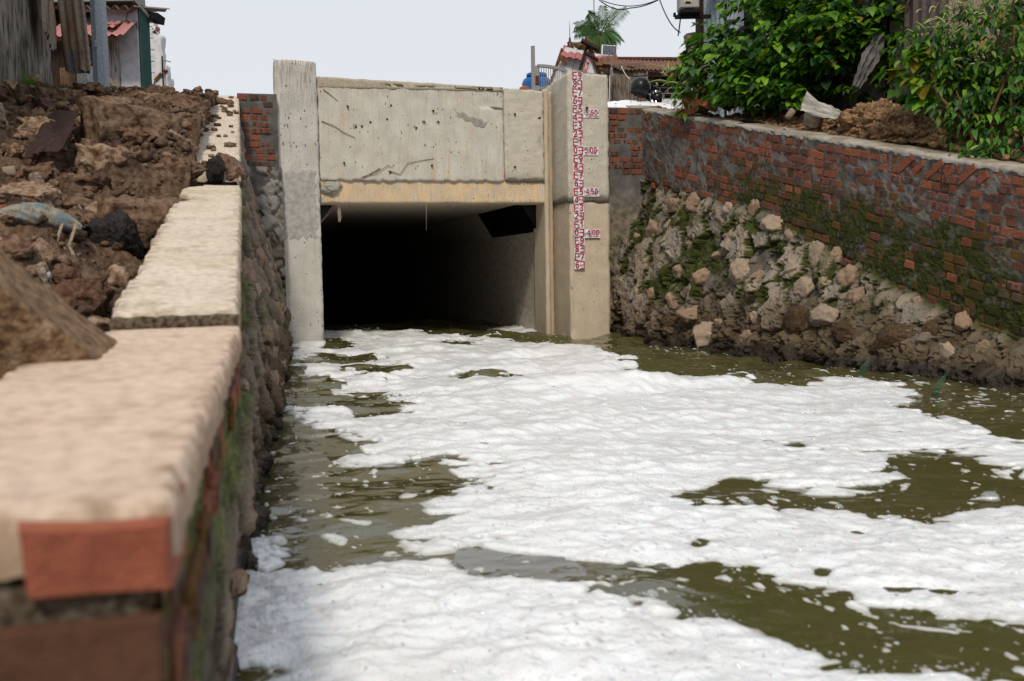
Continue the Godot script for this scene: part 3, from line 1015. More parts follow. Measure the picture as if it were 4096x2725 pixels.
func build_right_wall() -> void:
	var t := thing("wing_wall", "long sloping brick wing wall on a mossy rubble base, right of the culvert", "wall", Vector3(4.5, 0, -8))
	var o := -t.position
	var move := Transform3D(Basis(), o)
	put("mortar_face", wing_sheet(-12.0, -3.2, func(z): return 0.11, func(z): return top_y(z) + 0.004, 760, 210), M.mortar, t, move)
	put("wet_foot", wing_sheet(-12.0, -3.2, func(z): return -0.3, func(z): return 0.11, 760, 32), M.wet_mud, t, move)
	# the plain body behind the face
	var body := MB.new()
	body.quad(Vector3(5.0, -0.4, -12.0), Vector3(5.8, -0.4, -3.2), Vector3(5.8, top_y(-3.2) - 0.03, -3.2), Vector3(5.0, top_y(-12.0) - 0.03, -12.0), Vector3.RIGHT)
	put("wall_back", body.mesh(), M.mortar, t, move)
	# cap
	var P := PackedVector3Array()
	var C := PackedColorArray()
	var nx := 420
	var prof := [[-0.004, -0.020], [-0.008, 0.0], [0.004, 0.018], [0.06, 0.03], [0.16, 0.032], [0.27, 0.03], [0.36, 0.02], [0.40, -0.1]]
	for j in prof.size():
		for i in nx:
			var z := lerpf(-12.05, -3.2, float(i) / (nx - 1))
			var e := 0.02 * ff.get_noise_3d(z * 6.0, j * 0.6, 2.0)
			P.append(Vector3(top_x(z) + prof[j][0] + e * 0.8, top_y(z) + prof[j][1] + e * 0.6 + (0.03 * ff.get_noise_2d(z * 9.0, 7.0) if j == 0 else 0.0), z))
			var k := 0.92 + 0.35 * fb.get_noise_3d(z * 3.0, j * 0.3, 9.0) + 0.3 * ff.get_noise_3d(z * 8.0, j * 0.5, 9.0)
			var dust := clampf((ff.get_noise_3d(z * 2.5, j * 0.4, 19.0) + 0.12 * (j - 2)) * 2.2, 0.0, 0.8)
			C.append(Color(k, k, k).lerp(Color(0.55, 0.42, 0.28), dust))
	var cap := MB.new()
	cap.grid(nx, prof.size(), P, C, PackedVector2Array(), false)
	put("cap", cap.mesh(true), M.cap, t, move)
	# bricks, in courses that follow the fall of the cap
	var A := Vector3(0.093, -0.2235, 1.0).normalized()
	var N := Vector3(-1, 0, 0.093).normalized()
	var U := N.cross(A).normalized()
	var list := []
	R.seed = 501
	var k := 0
	while k < 40:
		var drop := 0.068 + k * 0.0735
		var z := -11.66
		while z < -3.4:
			var kd := R.randi_range(0, 99)
			var ty := 0 if kd < 44 else 1 if kd < 66 else 2 if kd < 78 else 3 if kd < 86 else 4
			var w: float = [0.104, 0.108, 0.2, 0.205, 0.07][ty]
			var zc := z + w * 0.5
			z += w + R.randf_range(0.010, 0.026)
			var h := top_y(zc) - drop
			if h < rubble_y(zc) + R.randf_range(-0.05, 0.06) or R.randf() < 0.05:
				continue
			var p := Vector3(wing_x(zc, h), h, zc) + N * R.randf_range(-0.005, 0.010)
			var m := moss_at(zc, h)
			var tone := R.randi_range(0, 2)
			if m > 0.34 + R.randf() * 0.5:
				tone = 4 if R.randf() < 0.62 else 3
			elif m > 0.12 and R.randf() < 0.5:
				tone = 3
			list.append([p.distance_to(Vector3(0, 0.9, 0)), Transform3D(Basis(A, U, N) * Basis(Vector3(0, 0, 1), R.randfn() * 0.035), p), tone, ty, R.randi_range(0, 1)])
		k += 1
	# a few laid askew under the cap where it was mended
	for i in 6:
		var z := -7.0 + i * 0.16
		list.append([1.0, Transform3D(Basis(A, U, N) * Basis(Vector3(0, 0, 1), 0.75), Vector3(wing_x(z, 2.0), top_y(z) - 0.085, z) + N * 0.012), 0, 0 if i % 2 else 2, 0])
	list.sort_custom(func(a, b): return a[0] < b[0])
	var rest := MB.new()
	for i in list.size():
		var e: Array = list[i]
		var m: ArrayMesh = bricks[e[2]][e[3]][e[4]]
		if i < 300:
			put("brick", m, M.brick, t, move * e[1])
		else:
			rest.add(m, move * e[1])
	kind(put("far_bricks", rest.mesh(), M.brick, t), "stuff")
	# stones in the rubble base
	var shapes := []
	for i in 10:
		shapes.append(rock(900 + i, 3, 0.34, 1.1, 8, Vector3.ONE, 0.2))
	R.seed = 77
	var n := 0
	var tries := 0
	var spots := []
	while n < 64 and tries < 4000:
		tries += 1
		var z := R.randf_range(-11.5, -3.6)
		var hb := rubble_y(z)
		var h := R.randf_range(-0.05, maxf(0.3, hb + 0.02))
		if h > hb + 0.03:
			continue
		var s := (0.07 + 0.10 * pow(R.randf(), 1.3)) * (1.15 if h < 0.3 else 1.0)
		if h > 0.4 and R.randf() < 0.5:
			continue
		var clash := false
		for q in spots:
			if Vector2(q[0] - z, q[1] - h).length() < (q[2] + s) * 0.95:
				clash = true
				break
		if clash:
			continue
		spots.append([z, h, s])
		n += 1
		var bas := Basis.from_euler(Vector3(R.randf() * TAU, R.randf() * TAU, R.randf() * TAU)).scaled(Vector3(s * 0.9, s * R.randf_range(0.7, 1.2), s * R.randf_range(0.9, 1.3)))
		var m: Material = M.stone_wet if h < 0.09 else M.stone_mud if h < 0.34 and R.randf() < 0.72 else M.stone_pale if R.randf() < 0.3 else M.stone
		put("stone", shapes[R.randi_range(0, 9)], m, t, move * Transform3D(bas, Vector3(wing_x(z, h) + s * R.randf_range(0.5, 0.78) - 0.02, h, z)))


func build_return_walls() -> void:
	# short brick panels that close the gaps between the piers and the wing walls
	for g in [[3.98, 4.66, 1.98, 2.775, -11.60, "short brick return wall between the right pier and the wing wall", 4, -0.3], [-0.22, 0.21, 1.96, 2.83, -11.60, "narrow brick return wall left of the left pier, beneath the open sky", 4, 1.0]]:
		var t := thing("return_wall", g[5], "wall", Vector3(g[0], 0, g[4]))
		var w: float = g[1] - g[0]
		var top: float = g[3]
		var nx := ceili(w / 0.014) + 1
		var ny := 160 if w > 0.5 else 110
		var P := PackedVector3Array()
		var C := PackedColorArray()
		var low: float = g[7]
		for j in ny:
			for i in nx:
				var x := w * i / (nx - 1)
				var h := lerpf(low, top, float(j) / (ny - 1))
				var n1 := ff.get_noise_3d((x + g[0]) * 8.0, h * 8.0, 71.0)
				var n2 := fb.get_noise_3d((x + g[0]) * 2.5, h * 2.5, 72.0)
				var k := 0.15 + 0.06 * n2 + 0.06 * n1
				P.append(Vector3(x, h, 0.012 * n1 + 0.012 * n2 + 0.002 + 0.06 * smoothstep(g[2], 0.8, h) * (1.0 + 2.0 * n2)))
				var cc := Color(k * 1.05, k, k * 0.94).lerp(Color(0.30, 0.25, 0.19) * (1.0 + n1), smoothstep(g[2] - 0.1, 1.3, h))
				C.append(cc.lerp(Color(0.045, 0.05, 0.014), clampf(n1 * 3.0 + 0.2, 0.0, 1.0) * smoothstep(1.5, 1.1, h)))
		var mb := MB.new()
		mb.grid(nx, ny, P, C, PackedVector2Array(), false)
		put("mortar_face", mb.mesh(true), M.mortar, t)
		put("wall_back", rough_box(Vector3(w, top - low, 0.25), 0.06, 0.004, 12.0, 0.01), M.mortar, t, Transform3D(Basis(), Vector3(w * 0.5, (top + low) * 0.5 - 0.004, -0.15)))
		R.seed = int(g[0] * 100) + 5000
		var h := top - 0.045
		while h > g[2]:
			var x := R.randf_range(0.0, 0.05) + (0.05 if w > 0.5 else 0.0)
			while x < w - 0.1:
				var kd := R.randi_range(0, 99)
				var ty := 0 if kd < 36 else 1 if kd < 72 else 3 if kd < 86 and x < w - 0.22 else 4
				var bw: float = [0.104, 0.108, 0.2, 0.205, 0.07][ty]
				if R.randf() < 0.86:
					put("brick", bricks[R.randi_range(0, 2)][ty][R.randi_range(0, 1)], M.brick, t, Transform3D(Basis(Vector3(0, 0, 1), R.randfn() * 0.02), Vector3(x + bw * 0.5, h, R.randf_range(0.004, 0.016))))
				x += bw + R.randf_range(0.012, 0.03)
			h -= 0.0735


func left_x(z: float, h: float) -> float:    # the water side of the left wing wall
	var tx := pick([-12.0, -6.6, -2.7, -0.9], [-0.204, -0.12, -0.072, -0.086], z)
	var bx := pick([-12.0, -9.5, -6.57, -4.26, -3.5, -2.1, -0.9], [0.27, 0.19, 0.075, -0.03, -0.06, -0.075, -0.08], z)
	var k := clampf((left_y(z) - h) / maxf(0.3, left_y(z)), 0.0, 1.3)
	return lerpf(tx, bx, smoothstep(0.05, 1.0, k))


func left_y(z: float) -> float:
	return pick([-12.0, -6.7, -6.5, -6.1, -2.72, -2.70, -0.9], [2.86, 1.52, 1.47, 1.36, 0.745, 0.72, 0.655], z) - 0.03


func build_left_wall() -> void:
	var t := thing("wing_wall", "low stepped wing wall with pale cement coping beside the camera, mossy water side", "wall", Vector3(-0.25, 0, -5))
	var move := Transform3D(Basis(), -t.position)
	var nx := 620
	var ny := 110
	for part in 2:
		var P := PackedVector3Array()
		var C := PackedColorArray()
		var n := ny if part == 0 else 24
		for j in n:
			for i in nx:
				var f := float(i) / (nx - 1)
				var z := lerpf(-0.905, -12.0, pow(f, 1.35))
				var hi := left_y(z)
				var h := lerpf(0.11, hi, float(j) / (n - 1)) if part == 0 else lerpf(-0.3, 0.11, float(j) / (n - 1))
				var d := hi - h
				var n1 := ff.get_noise_3d(z * 8.0, h * 8.0, 41.0)
				var n2 := fb.get_noise_3d(z * 2.2, h * 2.6, 42.0)
				var sx := z * 4.2 + 0.5 * n1
				var sy := h * 5.0 + 0.5 * n2
				var cell := cv.get_noise_2d(sx, sy)
				var gap := 1.0 - smoothstep(0.03, 0.3, ce.get_noise_2d(sx, sy) + 1.0)
				var spk := ff.get_noise_3d(z * 25.0, h * 25.0, 43.0)
				var stone := smoothstep(0.16, 0.3, d)
				var course := absf(fposmod(d, 0.073) / 0.073 - 0.5) * 2.0
				var out := lerpf(0.010 * n1 - 0.012 * smoothstep(0.75, 1.0, course), 0.035 * cell - 0.04 * gap + 0.03 * n2 + 0.015 * n1 + 0.006 * spk, stone * smoothstep(-1.6, -3.4, z) + 0.25 * stone)
				var k := 0.20 + 0.08 * cell + 0.07 * n1
				var col := Color(k * 1.08, k * 0.86, k * 0.66)
				if d < 0.22:
					col = Color(0.30, 0.14, 0.085).lerp(Color(0.34, 0.29, 0.24), clampf(0.5 + n2 * 1.4 + n1, 0.0, 1.0))
				col = col.lerp(Color(0.055, 0.042, 0.028), 0.85 * gap * stone)
				var green := Color(0.17, 0.22, 0.025).lerp(Color(0.035, 0.05, 0.012), clampf(0.5 + 1.2 * n1, 0.0, 1.0))
				var m := smoothstep(0.015, 0.05, d) * (1.0 - smoothstep(0.20, 0.42, d + 0.08 * n2)) * clampf(1.0 + 1.5 * n1 + 0.8 * n2, 0.0, 1.0)
				if z < -6.0:
					m = maxf(m * 0.6, clampf(gap * 0.7 + fb.get_noise_3d(z * 1.4, h * 1.8, 44.0) * 1.6 - 0.15, 0.0, 1.0) * smoothstep(0.35, 0.7, d))
				col = col.lerp(green, m * 0.92)
				var grey := smoothstep(-7.2, -9.0, z) * smoothstep(1.5, 1.75, h + 0.1 * n2)
				col = col.lerp(Color(0.27, 0.265, 0.25) * (1.0 + 0.5 * n1), grey)
				var silt := 1.0 - smoothstep(0.25, 0.6, (h + 0.2 * n2) * maxf(1.0, 1.6 / maxf(hi, 0.3)))
				col = col.lerp(Color(0.16, 0.105, 0.06) * (1.0 + 0.6 * n1), silt * 0.8)
				out += silt * 0.03 * rg.get_noise_3d(z * 6.0, h * 7.0, 45.0) * smoothstep(-2.0, -4.0, z)
				col = col.lerp(Color(0.03, 0.022, 0.014), 1.0 - smoothstep(0.05, 0.17, h + 0.03 * n1))
				P.append(Vector3(left_x(z, h) + out - 0.01, h, z))
				C.append(col)
		var mb := MB.new()
		mb.grid(nx, n, P, C, PackedVector2Array(), false)
		put("mortar_face" if part == 0 else "wet_foot", mb.mesh(true), M.mortar if part == 0 else M.wet_mud, t, move)
	# broken near end: two courses of brick in rough mortar
	put("broken_end", warp(rough_box(Vector3(0.42, 1.1, 0.3), 0.012, 0.018, 9.0, 0.02, 9.0), func(p): return p), mat("end_mortar", lin(0.17, 0.145, 0.115), 0.95, T.earth, T.b_earth, 1.0, Vector3.ONE * 4.0), t, move * Transform3D(Basis(), Vector3(-0.315, 0.085, -1.09)))
	for q in [[-0.148, 0.636, 1, 0, -0.884], [-0.196, 0.548, 1, 2, -0.888], [-0.40, 0.552, 2, 0, -0.9], [-0.147, 0.470, 2, 0, -0.896], [-0.27, 0.472, 1, 1, -0.9], [-0.46, 0.636, 1, 0, -0.9], [-0.16, 0.385, 1, 2, -0.897]]:
		var big := Basis().scaled(Vector3(1.17 if q[3] < 2 else 1.0, 1.05, 2.0))
		put("brick", brick_mesh(q[3], [Color(0.31, 0.098, 0.056), Color(0.105, 0.048, 0.028)][0 if q[1] > 0.6 else 1], 77), M.brick_near, t, move * Transform3D(big, Vector3(q[0], q[1], q[4])))
	put("joint", rough_box(Vector3(0.40, 0.045, 0.10), 0.008, 0.012, 61.0, 0.012, 16.0), M.end_mortar, t, move * Transform3D(Basis(), Vector3(-0.30, 0.590, -0.950)))
	put("joint", rough_box(Vector3(0.20, 0.07, 0.09), 0.008, 0.010, 62.0, 0.012, 14.0), M.end_mortar, t, move * Transform3D(Basis(), Vector3(-0.315, 0.622, -0.945)))
	# top courses on the water side
	R.seed = 620
	for k in 2:
		var z := -0.92
		while z > -6.0:
			var ty: int = [0, 1, 2, 3][R.randi_range(0, 3)]
			var w: float = [0.104, 0.108, 0.2, 0.205][ty]
			var zc := z - w * 0.5
			z -= w + 0.016
			var h := left_y(zc) - 0.035 - k * 0.075
			if R.randf() < 0.75:
				put("brick", bricks[3 if R.randf() < 0.4 else R.randi_range(0, 2)][ty][R.randi_range(0, 1)], M.brick, t, move * Transform3D(Basis(Vector3.UP, PI / 2) * Basis(Vector3(0, 0, 1), 0.0), Vector3(left_x(zc, h) + R.randf_range(-0.006, 0.004), h, zc)))
	# coping: three cement-capped lengths, each a step higher
	for c in [[-0.893, -2.72, 0.680, 0.732, -0.083, -0.062, -0.50, -0.385, 0.055, "coping"], [-2.69, -6.14, 0.768, 1.375, -0.066, -0.112, -0.385, -0.43, 0.075, "coping_pale"], [-6.55, -11.9, 1.49, 2.85, -0.118, -0.204, -0.41, -0.60, 0.06, "coping_pale"]]:
		var n := 300
		var m := 44
		var P := PackedVector3Array()
		var C := PackedColorArray()
		for j in m:
			for i in n:
				var f := float(i) / (n - 1)
				var g := float(j) / (m - 1)
				var z := lerpf(c[0], c[1], f)
				var y := lerpf(c[2], c[3], f)
				var xr := lerpf(c[4], c[5], f) + 0.007 * ff.get_noise_2d(z * 7.0, 1.0) + 0.005 * ff.get_noise_2d(z * 24.0, 3.0)
				var xl := lerpf(c[6], c[7], f) + 0.030 * ff.get_noise_2d(z * 5.0, 2.0)
				if c[9] == "coping_pale" and c[0] > -3.0:
					xl += 0.10 * exp(-pow((z + 5.45) / 0.13, 2.0)) + 0.12 * exp(-pow((z + 6.1) / 0.06, 2.0))
				var x := lerpf(xl, xr, 0.5 - 0.5 * cos(PI * clampf((g - 0.05) / 0.90, 0.0, 1.0)))
				var edge := minf(minf(f * absf(c[1] - c[0]), (1.0 - f) * absf(c[1] - c[0])), minf(x - xl, xr - x))
				var round_off := smoothstep(0.0, 0.009, edge + 0.007 * ff.get_noise_2d(z * 14.0, x * 14.0))
				var top := y + 0.0012 * ff.get_noise_3d(x * 7.0, 0.0, z * 14.0) + 0.003 * fb.get_noise_3d(x * 3.0, 1.0, z * 3.0) - 0.022 * (1.0 - round_off)
				# lengthwise trowel dips that run across the slab
				top -= 0.006 * maxf(0.0, ff.get_noise_3d(x * 2.5, 5.0, z * 22.0) - 0.12) * (0.4 + 1.2 * smoothstep(-0.22, -0.07, x))
				if j == 0 or j == m - 1 or i == 0 or i == n - 1:
					top = y - c[8] * (1.0 + 0.25 * ff.get_noise_2d(z * 12.0, x * 12.0))
				P.append(Vector3(x, top, z))
				var k := 0.98 + 0.10 * fb.get_noise_3d(x * 3.0, 3.0, z * 3.0) + 0.05 * ff.get_noise_3d(x * 9.0, 4.0, z * 13.0)
				var cc := Color(k, k, k)
				var mo := clampf((fb.get_noise_3d(x * 3.0, 9.0, z * 2.6) - 0.12) * 2.0 + 0.6 * ff.get_noise_2d(z * 12.0, x * 5.0), 0.0, 1.0)
				if c[9] == "coping_pale" and c[0] > -3.0:
					mo = maxf(mo * 0.55, 0.8 * exp(-pow((z + 5.75) / 0.16, 2.0)) * clampf(0.7 + 2.0 * ff.get_noise_2d(z * 9.0, x * 5.0), 0.0, 1.0))
					cc = cc.lerp(Color(0.66, 0.66, 0.36), mo * 0.45)
				elif c[0] > -3.0:
					cc = cc.lerp(Color(0.80, 0.80, 0.78), mo * 0.4)
				var stain := clampf((ff.get_noise_3d(x * 5.0, 7.0, z * 5.0) + 0.35 * ff.get_noise_3d(x * 20.0, 8.0, z * 20.0) - 0.16) * 3.2, 0.0, 1.0)
				cc = cc.lerp(Color(0.60, 0.54, 0.47), 0.6 * stain)
				var worn := clampf((ff.get_noise_2d(z * 16.0, x * 16.0) + 0.1) * 3.0, 0.0, 1.0) * (1.0 - smoothstep(0.0, 0.05, edge))
				cc = cc.lerp(Color(0.40, 0.33, 0.26), 0.75 * worn)
				if top < y - 0.018:
					cc = cc.lerp(Color(0.42, 0.38, 0.32), 0.7)
				C.append(cc)
		var mb := MB.new()
		mb.grid(n, m, P, C, PackedVector2Array(), true)
		put("coping_slab", mb.mesh(true), M[c[9]], t, move)
		# the solid core below the slab
		var core := MB.new()
		for s in [[c[4] - 0.03, 1.0, c[5] - 0.03], [c[6] + 0.03, -1.0, c[7] + 0.03]]:
			core.quad(Vector3(s[0], -0.3, c[0] - 0.02), Vector3(s[2], -0.3, c[1] + 0.02), Vector3(s[2], c[3] - 0.04, c[1] + 0.02), Vector3(s[0], c[2] - 0.04, c[0] - 0.02), Vector3(s[1], 0, 0))
		core.quad(Vector3(c[4] - 0.03, -0.3, c[0] - 0.02), Vector3(c[6] + 0.03, -0.3, c[0] - 0.02), Vector3(c[6] + 0.03, c[2] - 0.045, c[0] - 0.02), Vector3(c[4] - 0.03, c[2] - 0.045, c[0] - 0.02), Vector3.BACK)
		put("wall_core", core.mesh(), M.end_mortar, t, move)
	put("slab_edge", rough_box(Vector3(0.315, 0.040, 0.03), 0.008, 0.006, 51.0, 0.008, 14.0), M.end_mortar, t, move * Transform3D(Basis(), Vector3(-0.226, 0.742, -2.697)))
	# stones that stand out of the water side and under the far brick panel
	var shapes := []
	for i in 8:
		shapes.append(rock(700 + i, 3, 0.34, 1.1, 8, Vector3.ONE, 0.2))
	R.seed = 91
	for i in 130:
		var z := -2.2 - 9.7 * pow(R.randf(), 0.8)
		var top := left_y(z) - 0.3 if z > -8.0 else 1.95
		var h := R.randf_range(-0.05, top)
		var s := R.randf_range(0.03, 0.085) * (1.0 if z < -5.0 else 0.6)
		var m: Material = M.stone_wet if h < 0.08 else M.stone_mud if h < 0.45 and R.randf() < 0.55 else M.stone_pale if R.randf() < 0.35 else M.stone
		put("stone", shapes[R.randi_range(0, 7)], m, t, move * Transform3D(Basis.from_euler(Vector3(R.randf() * TAU, R.randf() * TAU, 0)).scaled(Vector3(s * 0.8, s, s * 1.3)), Vector3(left_x(z, h) - s * 0.3, h, z)))
	# rubble and cement that close the gap under the far panel
	var gp := PackedVector3Array()
	var gc := PackedColorArray()
	for j in 120:
		for i in 50:
			var x := lerpf(-0.24, 0.24, i / 49.0)
			var h := lerpf(-0.3, 2.02, j / 119.0)
			var n1 := ff.get_noise_3d(x * 8.0, h * 8.0, 51.0)
			var n2 := fb.get_noise_3d(x * 3.0, h * 3.0, 52.0)
			var cell := cv.get_noise_2d(x * 6.0 + n1 * 0.4, h * 6.0)
			var gap := 1.0 - smoothstep(0.03, 0.3, ce.get_noise_2d(x * 6.0 + n1 * 0.4, h * 6.0) + 1.0)
			gp.append(Vector3(x, h, -11.58 + 0.22 * (1.0 - clampf((h + 0.2) / 2.2, 0.0, 1.0)) + 0.04 * cell - 0.04 * gap + 0.04 * n2 + 0.02 * n1))
			var k := 0.27 + 0.10 * cell + 0.08 * n1
			var cc := Color(k, k * 0.96, k * 0.9).lerp(Color(0.30, 0.19, 0.12), 0.5 * smoothstep(1.4, 0.6, h))
			cc = cc.lerp(Color(0.035, 0.045, 0.012), clampf(gap + n2 * 1.5, 0.0, 1.0) * smoothstep(1.35, 1.0, h) * smoothstep(0.3, 0.6, h))
			cc = cc.lerp(Color(0.10, 0.07, 0.04), 1.0 - smoothstep(0.15, 0.5, h))
			gc.append(cc)
	var gm := MB.new()
	gm.grid(50, 120, gp, gc, PackedVector2Array(), false)
	put("rubble_fill", gm.mesh(true), M.mortar, t, move)


# ---------------------------------------------------------------- water and foam

const FX := -0.35
const FZ := -15.8
const FC := 0.0125
var fw := 472
var fh := 1168
var foam_field := PackedFloat32Array()


func wave(x: float, z: float) -> float:
	var far := smoothstep(-3.0, -9.0, z)
	var h := lerpf(0.014, 0.075, far) * fb.get_noise_3d(x * 0.75 + 0.3 * z, 2.0, z * 1.15)
	h += lerpf(0.005, 0.020, far) * fb.get_noise_3d(x * 2.3, 12.0, z * 3.4)
	h += lerpf(0.0025, 0.006, far) * ff.get_noise_3d(x * 6.0, 14.0, z * 8.0)
	for b in [[2.74, -11.74, 0.075, 0.22, 0.16], [1.81, -10.52, 0.050, 0.50, 0.20], [2.97, -8.12, 0.060, 0.35, 0.25], [1.96, -6.73, 0.060, 0.50, 0.25], [2.57, -6.52, 0.055, 0.40, 0.20], [2.48, -9.38, 0.050, 0.40, 0.18], [3.36, -6.54, 0.040, 0.30, 0.20], [1.73, -11.55, 0.040, 0.30, 0.20]]:
		var dx: float = (x - b[0]) / b[3]
		var dz: float = (z - b[1]) / b[4]
		h += b[2] * exp(-dx * dx - dz * dz)
	return h


func fill(poly: PackedVector2Array, val: float) -> void:
	var lo := 1e9
	var hi := -1e9
	for p in poly:
		lo = minf(lo, p.y)
		hi = maxf(hi, p.y)
	for j in range(maxi(0, int((lo - FZ) / FC)), mini(fh - 1, int((hi - FZ) / FC) + 1) + 1):
		var y := FZ + (j + 0.5) * FC
		var xs := []
		for i in poly.size():
			var a := poly[i]
			var b := poly[(i + 1) % poly.size()]
			if (a.y <= y) != (b.y <= y):
				xs.append(a.x + (y - a.y) / (b.y - a.y) * (b.x - a.x))
		xs.sort()
		for k in range(0, xs.size() - 1, 2):
			for i in range(maxi(0, ceili((xs[k] - FX) / FC)), mini(fw - 1, int((xs[k + 1] - FX) / FC)) + 1):
				foam_field[j * fw + i] = val


func blur(r: int) -> void:
	var out := PackedFloat32Array()
	out.resize(fw * fh)
	var n := 2 * r + 1
	for j in fh:
		var row := j * fw
		var s := foam_field[row] * (r + 1)
		for i in r:
			s += foam_field[row + i]
		for i in fw:
			s += foam_field[row + mini(i + r, fw - 1)] - (foam_field[row + i - r - 1] if i > r else foam_field[row])
			if i == 0:
				s += 0.0
			out[row + i] = s / n
	for i in fw:
		var s := out[i] * (r + 1)
		for j in r:
			s += out[j * fw + i]
		for j in fh:
			s += out[mini(j + r, fh - 1) * fw + i] - (out[(j - r - 1) * fw + i] if j > r else out[i])
			foam_field[j * fw + i] = s / n


func foam_at(x: float, z: float) -> float:
	var u := clampf((x - FX) / FC - 0.5, 0.0, fw - 1.001)
	var v := clampf((z - FZ) / FC - 0.5, 0.0, fh - 1.001)
	var i := int(u)
	var j := int(v)
	var a := u - i
	var b := v - j
	var k := j * fw + i
	return lerpf(lerpf(foam_field[k], foam_field[k + 1], a), lerpf(foam_field[k + fw], foam_field[k + fw + 1], a), b)


